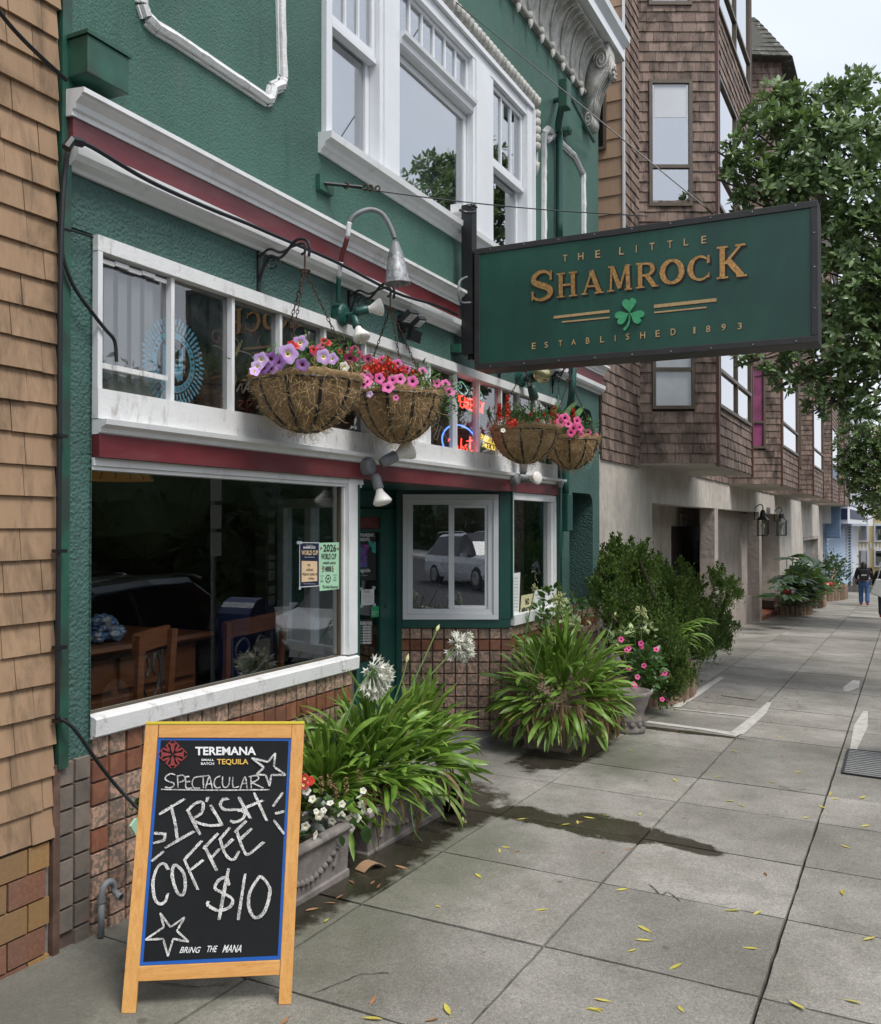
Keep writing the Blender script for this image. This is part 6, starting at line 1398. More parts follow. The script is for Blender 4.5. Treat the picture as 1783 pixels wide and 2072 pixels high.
def clump(label, c, rx, ry, h, n, extra, L, seed, dead=0, bias=None, lo=-50, up0=0.0):
    rr = random.Random(seed); c = Vector(c); t = thing('agapanthus', label, 'plant', c, 'agapanthus clumps in stone planters'); big = MB()
    for i in range(n + extra):
        u = rr.random(); el = 84 - (84 - lo) * u ** .72 + rr.gauss(0, 15); a = rr.uniform(0, 6.283)
        if bias is not None and rr.random() < .35: a = bias + rr.gauss(0, .9)
        f = math.cos(rad(max(-5, min(88, el)))); p = c + Vector((math.cos(a) * rx * f, math.sin(a) * ry * f, h * math.sin(rad(max(-20, el))) + rr.uniform(-.05, .03)))
        me = rr.choice(SL[:8] if rr.random() < .85 else SL[8:]); l = L * rr.uniform(.55, 1.12) * (1.05 if el > 40 else .95); e_ = (rr.gauss(0, .35), -rad(el), a + rr.gauss(0, .42))
        if i < n: inst(me, 'leaf', t, p, e_, l)
        else:
            M3 = Matrix.Rotation(e_[2], 3, 'Z') @ Matrix.Rotation(e_[1], 3, 'Y') @ Matrix.Rotation(e_[0], 3, 'X'); big.add([p - Vector((0, 0, .03)) + M3 @ (v.co * l * .9) for v in me.vertices], [tuple(q.vertices) for q in me.polygons])
    big.build('foliage', MT['aga'], t, smooth=True, kind='stuff')
    for i in range(dead):
        a = (bias if bias is not None else 0) + rr.gauss(0, 1.1); p = c + Vector((math.cos(a) * rx * 1.05, math.sin(a) * ry * 1.05, rr.uniform(-.04, .06))); inst(rr.choice(LD), 'dead_leaf', t, p, (rr.gauss(0, .2), rr.uniform(.5, .9), a), rr.uniform(.7, 1.1))
    return t
ag1 = clump('leftmost agapanthus clump, rising between chalkboard and window sill', (4.93, -.26, .22), .16, .12, .16, 150, 60, .40, 1, 0, rad(210), -20)
ag2 = clump('middle agapanthus clump in the trough by the door', (5.32, -.34, .25), .28, .17, .24, 200, 60, .42, 2, 10, rad(245), -10)
ag3 = clump('right agapanthus clump of the door trough, leaning over the sidewalk', (5.80, -.38, .23), .26, .17, .22, 200, 60, .42, 3, 14, rad(-70), -18)
ag4 = clump('large round agapanthus clump over the square ochre planter', (8.64, -.50, .26), .46, .36, .30, 295, 180, .46, 4, 120, rad(225), -28)
# umbels
def floret_mesh(mat):
    m = MB(); 
    for k in range(6):
        a = 6.283 * k / 6; d = Vector((math.cos(a), math.sin(a), 0)); s_ = Vector((-math.sin(a), math.cos(a), 0))
        m.add([Vector((0, 0, 0)) + s_ * .003, d * .006 + s_ * .006 + Vector((0, 0, .022)), d * .024 + Vector((0, 0, .036)), d * .006 - s_ * .006 + Vector((0, 0, .022)), Vector((0, 0, 0)) - s_ * .003], [(0, 1, 3, 4), (1, 2, 3)])
    m.tube([(0, 0, -.03), (0, 0, 0)], [.001, .003], 4, False); return m.mesh('floret', MT[mat])
FLW = floret_mesh('fwhite'); MT['budc'] = leafmat('pale yellow green bud', (.55, .58, .22), (.75, .74, .42), .5, .15)
def bud_mesh():
    m = MB(); m.lathe([(.0005, -.035), (.0012, -.01), (.004, 0), (.0045, .012), (0, .02)], (0, 0, 0), (0, 0, 1), 5); return m.mesh('floret', MT['budc'])
FLB = bud_mesh()
def umbel(t, px, py, y, r, n, me, base_pts, droop=0.0, hemi=None):
    c = onY(px, py, y); m = MB(); m.tube(cr_pts([onY(*q) for q in base_pts] + [c], 6), .0055, 6); m.build('flower_stem', MT['stem'], t)
    for k in range(n):
        d = Vector((R.gauss(0, 1), R.gauss(0, 1), R.gauss(0, 1))).normalized()
        if hemi is not None and d.dot(hemi) < -.25: d = -d
        tip = c + d * r * R.uniform(.75, 1.0) + Vector((0, 0, -droop * R.random())); m = MB(); m.tube([c, c.lerp(tip, .6) + Vector((0, 0, .006)), tip], .0011, 3, False); m.build('pedicel', MT['stem'], t)
        d2 = (tip - c).normalized() + Vector((0, 0, -droop * 6)); inst(me, 'floret', t, tip, aim(d2), R.uniform(1.2, 1.7))
umbel(ag2, 752, 1358, -.42, .105, 60, FLW, [(700, 1460, -.38), (722, 1400, -.40)], .05, Vector((.6, -.5, -.3)))
umbel(ag3, 925, 1304, -.42, .10, 52, FLW, [(800, 1460, -.38), (850, 1390, -.4), (900, 1335, -.4)], .03, Vector((.6, -.5, .1)))
umbel(ag4, 1132, 1212, -.45, .065, 60, FLB, [(1075, 1380, -.45), (1100, 1290, -.45)], 0)
umbel(ag4, 1297, 1238, -.75, .055, 55, FLB, [(1200, 1380, -.6), (1245, 1300, -.7)], 0)
umbel(ag4, 1083, 1190, -.42, .02, 12, FLB, [(1060, 1340, -.4), (1066, 1270, -.42)], 0)
umbel(ag3, 940, 1668, -.75, .025, 16, FLB, [(905, 1600, -.6), (930, 1650, -.72)], 0)
def bud(t, px, py, y, pts, r=.013):
    c = onY(px, py, y); m = MB(); P_ = [onY(*q) for q in pts] + [c]; m.tube(cr_pts(P_, 5), .005, 6); m.build('flower_stem', MT['stem'], t)
    d = (P_[-1] - P_[-2]).normalized(); m = MB(); m.lathe([(.004, -.01), (r, .012), (r * .9, .03), (r * .3, .048), (0, .06)], c, d, 8); m.build('bud', MT['budc'], t)
bud(ag2, 823, 1338, -.4, [(790, 1440, -.38), (815, 1370, -.4)]); bud(ag3, 884, 1275, -.42, [(822, 1410, -.4), (860, 1330, -.42)])
bud(ag4, 1244, 1244, -.6, [(1200, 1370, -.5), (1228, 1290, -.58)]); bud(ag4, 1186, 1316, -.75, [(1175, 1400, -.6), (1184, 1340, -.72)]); bud(ag3, 865, 1710, -.7, [(830, 1620, -.6), (840, 1685, -.68)])

# ================================================================= BEDDING PLANTS
def leafy(mb, c, d, L, w, fold=.15):
    d = Vector(d).normalized(); s_ = d.cross(Vector((R.gauss(0, .3), R.gauss(0, .3), 1))); 
    if s_.length < .01: s_ = d.orthogonal()
    s_.normalize(); n_ = s_.cross(d); c = Vector(c); a = c + d * L * .3 + n_ * fold * w; b_ = c + d * L * .65 + n_ * fold * w * .6
    mb.add([c, a + s_ * w * .5, b_ + s_ * w * .42, c + d * L - n_ * w * .15, b_ - s_ * w * .42, a - s_ * w * .5, a - n_ * w * .1, b_ - n_ * w * .1], [(0, 6, 1), (1, 6, 7, 2), (2, 7, 3), (0, 5, 6), (5, 4, 7, 6), (4, 3, 7)])
def leaf_obj(mat, L=1.0, w=.5):
    m = MB(); leafy(m, (0, 0, 0), (1, 0, 0), L, w); return m.mesh('leaf', MT[mat], True)
MT['dleaf'] = leafmat('dark purple green leaf', (.018, .018, .02), (.05, .055, .05), .4, .4); MT['mleaf'] = leafmat('mid green shrub leaf', (.035, .09, .022), (.07, .15, .04), .35, .35); MT['vleaf'] = leafmat('variegated pale leaf', (.10, .18, .05), (.45, .52, .26), .35, .35)
LM = {k: leaf_obj(k) for k in ('dleaf', 'mleaf', 'vleaf')}
def shrub_leaves(t, mat, c, r, n, L, seed, out=.7, updir=.3, name='leaf'):
    rr = random.Random(seed); c = Vector(c)
    for _ in range(n):
        d = Vector((rr.gauss(0, 1), rr.gauss(0, 1), rr.gauss(0, 1))).normalized(); p = c + Vector((d.x * r[0], d.y * r[1], d.z * r[2])) * rr.uniform(.35, 1)
        dd = (d * out + Vector((rr.gauss(0, .5), rr.gauss(0, .5), updir + rr.gauss(0, .4)))).normalized(); o = inst(LM[mat], name, t, p, dd.to_track_quat('X', 'Z').to_euler(), L * rr.uniform(.6, 1.25)); o.rotation_euler.rotate_axis('X', rr.uniform(-.9, .9))
bg1 = thing('begonia_plant', 'cream flowered bedding plants with dark leaves in the planter behind chalkboard', 'plant', (4.3, -.4, g1 + hp1 - .04))
shrub_leaves(bg1, 'dleaf', (4.35, -.42, .27), (.36, .2, .11), 80, .085, 1); shrub_leaves(bg1, 'mleaf', (4.1, -.45, .24), (.36, .2, .07), 90, .06, 2); shrub_leaves(bg1, 'mleaf', (4.55, -.55, .2), (.1, .1, .1), 16, .1, 3)
BF = petunia('flower', 'fwhite', 'fceny', .019); BC = petunia('flower', 'fred', 'fceny', .02)
for px, py in [(632, 1617), (640, 1642), (646, 1650), (655, 1640), (672, 1662), (690, 1650), (715, 1645), (727, 1612), (732, 1628), (735, 1640), (748, 1640), (700, 1638), (692, 1628), (675, 1640), (618, 1672), (650, 1700), (655, 1706), (692, 1665), (710, 1675), (722, 1655), (638, 1690), (744, 1652), (735, 1600), (620, 1600), (668, 1625), (612, 1650), (705, 1655), (682, 1674)]:
    inst(BF, 'flower', bg1, onY(px, py, -.66 + R.uniform(0, .1)), aim((-.7 + R.gauss(0, .4), -.5 + R.gauss(0, .4), R.gauss(.2, .4))), R.uniform(.8, 1.4))
for px, py in [(617, 1575), (622, 1582), (614, 1588), (628, 1580)]: inst(BC, 'flower', bg1, onY(px, py, -.6), aim((-.7, -.5, .3)), 1.2)
for px, py in [(700, 1600), (727, 1580), (668, 1590), (650, 1600), (740, 1625), (680, 1612)]:
    m = MB(); q = onY(px, py, -.6); [ball_cluster(m, q + Vector((0, 0, .03 * j)), .016, 10, .007) for j in range(3)]; m.build('flower_head', MT['agad'], bg1)
for px, py, L in [(737, 1668, .13), (712, 1650, .09), (690, 1690, .07)]: inst(LM['mleaf'], 'leaf', bg1, onY(px, py, -.66), (Vector((.2, -.1, -1))).to_track_quat('X', 'Y').to_euler(), L)
im = thing('impatiens_plant', 'pink impatiens with dark leaves spilling from the stone urn', 'plant', q0 if False else (9.7, -.9, .12))
shrub_leaves(im, 'mleaf', onY(1305, 1345, -.9), (.22, .22, .24), 200, .10, 5); shrub_leaves(im, 'mleaf', onY(1340, 1400, -1.0), (.12, .12, .16), 60, .09, 6, updir=-.1)
FI = petunia('flower', 'fhot', 'fcen', .026)
for px, py in [(1257, 1294), (1272, 1312), (1268, 1316), (1297, 1302), (1298, 1309), (1328, 1314), (1272, 1352), (1290, 1370), (1282, 1384), (1286, 1388), (1345, 1362), (1352, 1366), (1340, 1368), (1370, 1402), (1340, 1415), (1352, 1413), (1303, 1347)]: inst(FI, 'flower', im, onY(px, py, -1.05), aim((-.8, -.4, .2 + R.gauss(0, .3))), R.uniform(.8, 1.2))
vg = thing('variegated_shrub', 'pale variegated shrub standing above the pink impatiens', 'shrub', (9.8, -.75, .2))
m = MB(); b0 = onY(1290, 1400, -.75); [m.tube(cr_pts([b0, b0.lerp(onY(*q, -.75), .5) + Vector((.02, .01, 0)), onY(*q, -.75)]), .007, 5) for q in ((1300, 1262), (1330, 1300), (1262, 1290), (1285, 1275))]; m.build('branch', MT['stem'], vg)
for (px, py, rr_, n) in ((1300, 1268, .13, 45), (1318, 1290, .13, 45), (1262, 1285, .12, 30), (1330, 1318, .08, 18), (1245, 1300, .1, 20)): shrub_leaves(vg, 'vleaf', onY(px, py, -.75), (rr_, rr_, rr_ * .7), n, .095, px)
cm = thing('camellia_shrub', 'open leafy shrub against the tiled base beside the right shop window', 'shrub', (9.6, -.12, gz(9.6, -.12)))
m = MB(); b0 = onY(1150, 1330, -.12); [m.tube(cr_pts([b0, b0.lerp(onY(*q, -.15), .5) + Vector((.03, -.02, .03)), onY(*q, -.15)]), .006, 5) for q in ((1195, 1212), (1160, 1195), (1118, 1200), (1205, 1255), (1135, 1230), (1090, 1235), (1180, 1235))]; m.build('branch', M('brown twig', (.11, .06, .04), .8), cm)
for (px, py, rr_, n) in ((1195, 1210, .13, 18), (1160, 1225, .16, 30), (1118, 1205, .16, 26), (1140, 1250, .2, 40), (1178, 1245, .14, 20), (1095, 1240, .14, 22), (1150, 1275, .2, 40), (1110, 1280, .2, 30)): shrub_leaves(cm, 'mleaf' if n % 4 else 'vleaf', onY(px, py, -.2), (rr_, rr_ * .6, rr_ * .7), n, .105, px)
MT['bvase'] = M('blue glazed pot', (.02, .10, .17), .2, .1)
# ================================================================= LOG EDGED PLANTERS AND THEIR PLANTS
MT['log'] = M('weathered log', (.22, .15, .105), .85, .35, 12, .5, 40, .01, isl=.3, stretch=None); MT['juni'] = leafmat('juniper foliage', (.03, .06, .014), (.13, .20, .05), .6, .35, spec=.2)
def log_planter(label, cx, cy, rx, ry, h, n, w=.1):
    g0 = gz(cx, cy); t = thing('log_planter', label, 'planter', (cx, cy, g0), 'log edged planters along the block')
    for k in range(n):
        a = math.pi + math.pi * 1.0 * k / (n - 1); m = MB(); x, y = cx + rx * math.cos(a), cy + ry * math.sin(a) * 1.0; m.lathe([(w * .5, -.08), (w * .5, h), (w * .42, h + .02), (0, h + .022)], (x, y, gz(x, y)), (0, 0, 1), 8); m.build('log', MT['log'], t)
    m = MB(); m.lathe([(rx * .95, h - .08), (0, h - .05)], (cx, cy, g0), (0, 0, 1), 18); m.v = [(x, cy + (y - cy) * ry / rx, z) for x, y, z in m.v]; m.build('soil', MT['soil'], t); return t
log_planter('long grey log edged planter beneath the juniper', 12.3, -.25, 1.35, .72, .36, 34, .12)
log_planter('rounded log edged planter under the dark aralia bush', 30.9, -.05, 1.25, .80, .52, 20, .16); log_planter('second log edged planter half hidden behind the aralia', 35.5, -.05, 1.5, .85, .52, 16, .2); log_planter('log edged planter holding the small thin tree', 42.5, -.2, 3.4, 1.0, .55, 24, .26)
# juniper: feathery upswept sprays
jn = thing('juniper_bush', 'large feathery dark green juniper spreading over the sidewalk', 'shrub', (12.8, -.4, gz(12.8, -.4)))
jb = MB(); brn = MB(); rr = random.Random(5)
def spray(mb, c, d, L, r, n=26):
    c, d = Vector(c), Vector(d).normalized()
    for k in range(n):
        t = rr.random(); q = c + d * L * t + Vector((rr.gauss(0, 1), rr.gauss(0, 1), rr.gauss(0, 1))) * r * (1.1 - t) * (.35 + .4 * abs(math.sin(t * 11)))
        dd = (d + Vector((rr.gauss(0, .4), rr.gauss(0, .4), rr.gauss(.1, .4)))).normalized(); s_ = dd.orthogonal(); s_.rotate(Matrix.Rotation(rr.uniform(0, 6.28), 3, dd)); l = rr.uniform(.022, .05); w = l * .22
        mb.add([q, q + dd * l * .5 + s_ * w, q + dd * l, q + dd * l * .5 - s_ * w], [(0, 1, 2, 3)])
JP = [(1235, 1135, .3), (1228, 1165, .3), (1255, 1115, .26), (1290, 1125, .3), (1270, 1160, .4), (1300, 1170, .42), (1330, 1185, .42), (1350, 1210, .45), (1310, 1215, .45), (1275, 1200, .42), (1250, 1190, .36), (1370, 1240, .45), (1400, 1230, .42), (1425, 1215, .3), (1340, 1250, .45), (1300, 1240, .36), (1380, 1275, .45), (1350, 1290, .4), (1420, 1260, .4), (1450, 1240, .4), (1465, 1215, .34), (1470, 1180, .3), (1450, 1170, .28), (1480, 1200, .22), (1330, 1310, .36), (1365, 1320, .4), (1345, 1350, .38), (1320, 1345, .36), (1375, 1355, .3), (1400, 1300, .35), (1440, 1285, .36), (1470, 1265, .3), (1465, 1290, .26), (1425, 1310, .26), (1260, 1240, .25), (1245, 1265, .25), (1270, 1275, .28), (1290, 1290, .26), (1230, 1240, .18), (1360, 1180, .3), (1345, 1160, .24), (1330, 1140, .18), (1385, 1160, .2), (1382, 1140, .14), (1440, 1155, .2), (1400, 1190, .3), (1225, 1130, .14), (1240, 1100, .14), (1290, 1105, .16), (1222, 1190, .2), (1490, 1190, .14), (1335, 1375, .28), (1360, 1380, .24), (1310, 1300, .3), (1230, 1215, .16), (1300, 1135, .24), (1315, 1150, .26), (1248, 1290, .2)]
for i, (px, py, r_) in enumerate(JP):
    y = -.30 - .35 * rr.random() - (.35 if px > 1330 and py > 1220 else 0) - (.2 if py > 1300 else 0); c = onY(px, py, y) - Vector((-.04, 0, .13))
    for k in range(int(12 * r_ / .3)):
        o_ = Vector((rr.gauss(0, 1), rr.gauss(0, .8), rr.gauss(0, .8))) * r_ * .3; sp = c + o_; dd = Vector((-.3 + (.5 if px > 1400 else 0) + rr.gauss(0, .22), rr.gauss(-.1, .25), .85 + rr.gauss(0, .22))); spray(jb, sp, dd, rr.uniform(.16, .32) * (r_ / .35) ** .5, .075, 110)
    if i % 3 == 0: a0 = Vector((12.7, -.35, gz(12.7, -.35) + .3)); brn.tube(cr_pts([a0, a0.lerp(c, .5) + Vector((rr.gauss(0, .1), rr.gauss(0, .1), -.05)), c]), .018, 5)
jb.build('foliage', MT['juni'], jn, kind='stuff'); brn.build('branch', M('grey brown bark', (.09, .07, .055), .9, .3, 20, .5, 60, .006), jn)
gs_ = thing('grass_tuft', 'pale green feathery grass tuft beside the stucco column', 'plant', onY(1455, 1300, -.2)); m = MB()
for _ in range(900):
    p = onY(1452 + rr.gauss(0, 14), 1315 - rr.random() * 70, -.25 + rr.gauss(0, .1)); dd = Vector((rr.gauss(0, .25), rr.gauss(0, .25), -1)).normalized(); L = rr.uniform(.12, .3); s_ = dd.orthogonal().normalized() * .004; m.add([p - s_, p + s_, p + dd * L], [(0, 1, 2)])
m.build('blades', leafmat('pale grass', (.12, .17, .04), (.22, .28, .08), .7, .3), gs_, kind='stuff')
fl_ = thing('flax_plant', 'drooping dark strap leaves hanging over the log planter edge', 'plant', onG(1372, 1400)); 
for k in range(16): inst(R.choice(LV[3:7]), 'leaf', fl_, onY(1362 + R.gauss(0, 6), 1300 + R.gauss(0, 6), -.85), (0, 0, R.uniform(-2.4, -.2)), R.uniform(.8, 1.3))
# aralia bush with red flowers, thin tree
MT['aral'] = leafmat('glossy dark aralia leaf', (.018, .045, .02), (.05, .095, .045), .32, .4)
def palm_leaf():
    m = MB()
    for k in range(7): a = -1.3 + 2.6 * k / 6; leafy(m, (0, 0, 0), (math.cos(a), math.sin(a), -.1), .5, .17)
    return m.mesh('leaf', MT['aral'], True)
PLM = palm_leaf(); ar = thing('aralia_bush', 'dark aralia bush with spreading fingered leaves against the stucco', 'shrub', (31, -.3, gz(31, -.3)))
for _ in range(260):
    px, py = 1630 + R.gauss(0, 19), 1184 + R.gauss(0, 18); 
    if py < 1150 and R.random() < .5: px, py = R.choice([(1605, 1125), (1640, 1135), (1655, 1145), (1618, 1130)]); px += R.gauss(0, 4); py += R.gauss(0, 4)
    q = onY(px, py, R.uniform(-1.0, -.05)); d = Vector((R.gauss(-.3, .7), R.gauss(-.4, .7), R.gauss(.2, .3))).normalized(); inst(PLM, 'leaf', ar, q, d.to_track_quat('X', 'Z').to_euler(), R.uniform(.7, 1.2))
m = MB(); a0 = Vector((30.8, -.3, gz(31, 0) + .5)); [m.tube(cr_pts([a0, a0.lerp(onY(*q, -.4), .6), onY(*q, -.4)]), .02, 5) for q in ((1605, 1125), (1640, 1135), (1655, 1145))]; m.build('stem', MT['stem'], ar)
gp = thing('geranium_bed', 'small red and white geraniums in front of the aralia bush', 'flowers', onY(1610, 1195, -.6))
for px, py in ((1592, 1196), (1597, 1192), (1600, 1199), (1612, 1195), (1616, 1198), (1605, 1202)): m = MB(); ball_cluster(m, onY(px, py, -.75), .06, 26, .03); m.build('flower_cluster', MT['fred'], gp)
for px, py in ((1612, 1207), (1588, 1207)): m = MB(); ball_cluster(m, onY(px, py, -.8), .05, 20, .03); m.build('flower_cluster', MT['fwhite'], gp)
m = MB(); leaf_bits(m, onY(1603, 1205, -.6), (.5, .1, .08), 400, .12, .06); m.build('foliage', MT['mleaf'], gp, kind='stuff')
st_ = thing('small_tree', 'small thin tree in the farthest log planter', 'tree', (42, -.4, gz(42, -.4) + .4)); m = MB(); t0 = onY(1679, 1182, -.6)
for q in ((1690, 1145), (1696, 1150), (1678, 1148), (1688, 1160)): m.tube(cr_pts([t0, t0.lerp(onY(*q, -.6), .5), onY(*q, -.6)]), .03, 5)
m.build('trunk', MT['log'], st_); m = MB()
for px, py, r_, n in ((1690, 1143, .3, 140), (1697, 1155, .25, 90), (1678, 1150, .3, 110), (1694, 1165, .25, 80), (1682, 1138, .2, 60)): leaf_bits(m, onY(px, py, -.6), (r_, r_, r_ * .8), n, .22, .09)
m.build('crown', MT['aral'], st_, kind='stuff')
gb2 = thing('flower_bed', 'red and white flowers at the foot of the thin tree', 'flowers', onY(1685, 1185, -.8))
for px in range(1664, 1702, 4): m = MB(); ball_cluster(m, onY(px, 1183 + R.gauss(0, 2), -.9), .09, 22, .05); m.build('flower_cluster', MT[R.choice(['fred', 'fwhite', 'fred'])], gb2)
m = MB(); leaf_bits(m, onY(1682, 1187, -.8), (1.4, .2, .1), 400, .18, .08); m.build('foliage', MT['mleaf'], gb2, kind='stuff')
# ================================================================= INTERIOR FURNITURE
dk = thing('bar_counter', 'red brown panelled wooden counter inside the big shop window', 'counter', (4.1, .95, -.15))
m = MB(); m.box(3.42, 4.78, .66, 1.35, -.15, 1.15); m.build('cabinet', MT['oak'], dk); m = MB(); m.profX([(.58, 1.16), (.57, 1.175), (.58, 1.2), (1.4, 1.2), (1.4, 1.155), (.6, 1.152)], 3.38, 4.86); m.build('counter_top', MT['oak'], dk)
for (x0, x1, z0, z1) in ((3.45, 4.05, .93, 1.12), (4.1, 4.75, .93, 1.12), (3.45, 4.75, .83, .89), (3.45, 4.05, .45, .8), (4.1, 4.75, .45, .8), (3.45, 4.75, .1, .4)): m = MB(); m.box(x0, x1, .635, .659, z0, z1); m.build('drawer_front', MT['oak'], dk, bevel=.006)
MT['scr'] = M('dark pewter ironwork', (.10, .10, .10), .35, .1, metal=.7)
def bar_chair(label, xa, xb, y, top, rot):
    t = thing('bar_chair', label, 'chair', ((xa + xb) / 2, y, -.15), 'wooden bar chairs in the window'); w = xb - xa; c_ = Vector(((xa + xb) / 2, y, 0)); M4 = Matrix.Rotation(rot, 3, 'Z')
    P_ = lambda x, yy, z: c_ + M4 @ Vector((x, yy, z)); hw = w / 2
    for s_ in (-1, 1):
        m = MB(); m.bar(P_(s_ * hw, .05, .55), P_(s_ * hw * .94, .0, .95), .04, .035, (0, 1, 0)); m.bar(P_(s_ * hw * .94, .0, .945), P_(s_ * hw, -.02, top), .045, .03, (0, 1, 0)); m.build('back_post', MT['oak'], t)
        for yy in (.05, .42): m = MB(); m.bar(P_(s_ * hw * .95, yy, .56), P_(s_ * hw, yy + (.02 if yy > .1 else -.02), -.15), .04, .04); m.build('leg', MT['oak'], t)
    n = 10; m = MB()
    for i in range(n):
        u0, u1 = -1 + 2 * i / n, -1 + 2 * (i + 1) / n; f = lambda u, z, o: P_(u * hw, .05 * (1 - u * u) + o, z + .015 * (1 - u * u) * 0 + (.02 if u > 0 else 0) * abs(u))
        m.add([f(u0, top - .11, 0), f(u1, top - .11, 0), f(u1, top, 0), f(u0, top, 0), f(u0, top - .11, .03), f(u1, top - .11, .03), f(u1, top, .03), f(u0, top, .03)], [(0, 1, 2, 3), (4, 7, 6, 5), (3, 2, 6, 7), (0, 4, 5, 1), (0, 3, 7, 4), (1, 5, 6, 2)])
    m.build('top_rail', MT['oak'], t); m = MB(); m.obox(P_(0, .25, .58), M4 @ Vector((hw, 0, 0)), M4 @ Vector((0, .22, 0)), (0, 0, .025)); m.build('seat', MT['oak'], t, bevel=.01)
    m = MB(); z0 = .64; H = top - .11 - z0; R_ = hw * .55
    for s_ in (-1, 1):
        m.tube(cr_pts([P_(s_ * R_ * .1, .02, z0 + H * .5), P_(s_ * R_ * .9, .02, z0 + H * .68), P_(s_ * R_ * 1.0, .02, z0 + H * .88), P_(s_ * R_ * .5, .02, z0 + H * .97), P_(s_ * R_ * .2, .02, z0 + H * .85), P_(s_ * R_ * .5, .02, z0 + H * .76)]), .008, 6)
        m.tube(cr_pts([P_(s_ * R_ * .1, .02, z0 + H * .5), P_(s_ * R_ * .9, .02, z0 + H * .32), P_(s_ * R_ * 1.0, .02, z0 + H * .12), P_(s_ * R_ * .5, .02, z0 + H * .03), P_(s_ * R_ * .2, .02, z0 + H * .15), P_(s_ * R_ * .5, .02, z0 + H * .24)]), .008, 6)
        m.tube([P_(s_ * R_ * 1.25, .02, z0), P_(s_ * R_ * 1.25, .02, z0 + H)], .007, 6)
    m.lathe([(0, -.02), (.02, -.01), (.02, .01), (0, .02)], P_(0, .02, z0 + H * .5), (0, 1, 0), 8); m.build('scroll_back', MT['scr'], t)
    return t
bar_chair('left wooden bar chair with iron scroll back in the shop window', 3.80, 4.16, .26, 1.30, .25); bar_chair('right wooden bar chair with iron scroll back in the shop window', 4.80, 5.38, .42, 1.27, -.05)
bgm = MB(); MT['bag'] = M('crumpled blue and white snack wrapper', (.10, .22, .45), .3, .6, 22, .8, 30, .02, dirt=(.6, .62, .66), dirt_s=18, dirt_lo=.5, dirt_hi=.55, dirt_amt=.9)
sb = thing('snack_bags', 'crumpled blue and white snack bags on the wooden counter', 'bag', onY(215, 1285, .7))
for px, py, r_ in ((205, 1262, .08), (228, 1280, .07), (196, 1285, .06)):
    m = MB(); c_ = onY(px, py, .75); c_.z = max(c_.z, 1.22 + r_ * .5); vs = []; bm = bmesh.new(); bmesh.ops.create_icosphere(bm, subdivisions=3, radius=r_)
    for v in bm.verts: v.co *= 1 + .5 * mnoise.noise(v.co * 30 + Vector((px, 0, 0))); v.co.z *= .7
    bm.verts.index_update(); m.add([v.co + c_ for v in bm.verts], [[v.index for v in f.verts] for f in bm.faces]); bm.free(); m.build('bag', MT['bag'], sb)
pl = thing('pendant_lamp', 'amber glass pendant lampshade glowing dimly inside at upper left', 'lamp', onY(235, 968, 1.6)); q = onY(235, 972, 1.6)
m = MB(); m.lathe([(.26, 0), (.23, .05), (.14, .10), (.03, .12)], q, (0, 0, 1), 20); m.build('lamp_shade', glow('amber lampshade glass', (.5, .22, .05), .05), pl, smooth=True)
m = MB(); [m.tube([q + Vector((.265 * math.cos(a), .265 * math.sin(a), 0)), q + Vector((.235 * math.cos(a), .235 * math.sin(a), .05)), q + Vector((.14 * math.cos(a), .14 * math.sin(a), .105))], .004, 4) for a in [6.283 * k / 16 for k in range(16)]]; m.build('leading', MT['black'], pl); m = MB(); m.tube([q + Vector((0, 0, .12)), q + Vector((0, 0, 1.2))], .006, 5); m.build('cord', MT['black'], pl)
# interior column covered in little stickers
cl = thing('sticker_post', 'dark interior post covered in small faded stickers', 'post', onY(540, 1300, .9)); m = MB(); a = onY(532, 1000, .9).x; m.box(a - .03, a + .1, .85, .95, -.15, 2.2); m.build('post', MT['dark'], cl)
for py, h, mt in ((1015, 12, 'pgreen'), (1040, 10, 'pgreen'), (1080, 34, 'ppaper'), (1130, 12, 'ppaper'), (1142, 16, 'pwhite'), (1165, 18, 'ppaper'), (1195, 12, 'bag'), (1216, 16, 'ppaper')): m = MB(); z = zat(540, py, .845); k = h * .0022; m.box(a, a + .075, .843, .848, z - k, z + k); m.build('sticker', M('faded ' + mt, (.12, .13, .12), .6, .4, 40), cl)

# ================================================================= POSTERS AND NOTICES
def YQ(c, y, org=(581.9, 1062.5), f=.17094): return onY(org[0] + c[0] * f, org[1] + c[1] * f, y)
def sheet(t, name, c4, y, mat, th=.001, cv=None):
    m = MB(); m.prism([YQ(c, y) if cv is None else cv(c, y) for c in c4], (0, th, 0)); return m.build(name, MT[mat], t)
def ytext(t, txt, x0, y0, x1, y1, y, mat, bold=0, cv=None, skew=0):
    g_ = cv or YQ; m = MB(); text_quad(m, txt, g_((x0, y1), y), g_((x1, y1 + skew), y), g_((x1, y0 + skew), y), g_((x0, y0), y), bold=bold); m.build('lettering', MT[mat], t)
PY = .043
w1 = thing('world_cup_poster', 'dark navy shamrock world cup poster taped inside the shop window', 'poster', YQ((260, 738), PY))
sheet(w1, 'paper', [(142, 740), (378, 722), (378, 206), (142, 202)], PY, 'ppaper'); sheet(w1, 'print', [(150, 728), (372, 712), (372, 214), (150, 212)], PY - .001, 'pnavy'); sheet(w1, 'panel', [(168, 675), (352, 662), (352, 428), (168, 424)], PY - .002, 'pcream')
for s_, x0, y0, x1, y1, mt, bo in (('THE LITTLE', 220, 234, 300, 246, 'pwhite', 0), ('SHAMROCK', 186, 250, 334, 280, 'pwhite', .03), ('WORLD CUP', 166, 298, 360, 354, 'pcream', .03), ('2026 at the Little Shamrock', 200, 372, 322, 386, 'pwhite', 0)): ytext(w1, s_, x0, y0, x1, y1, PY - .003, mt, bo)
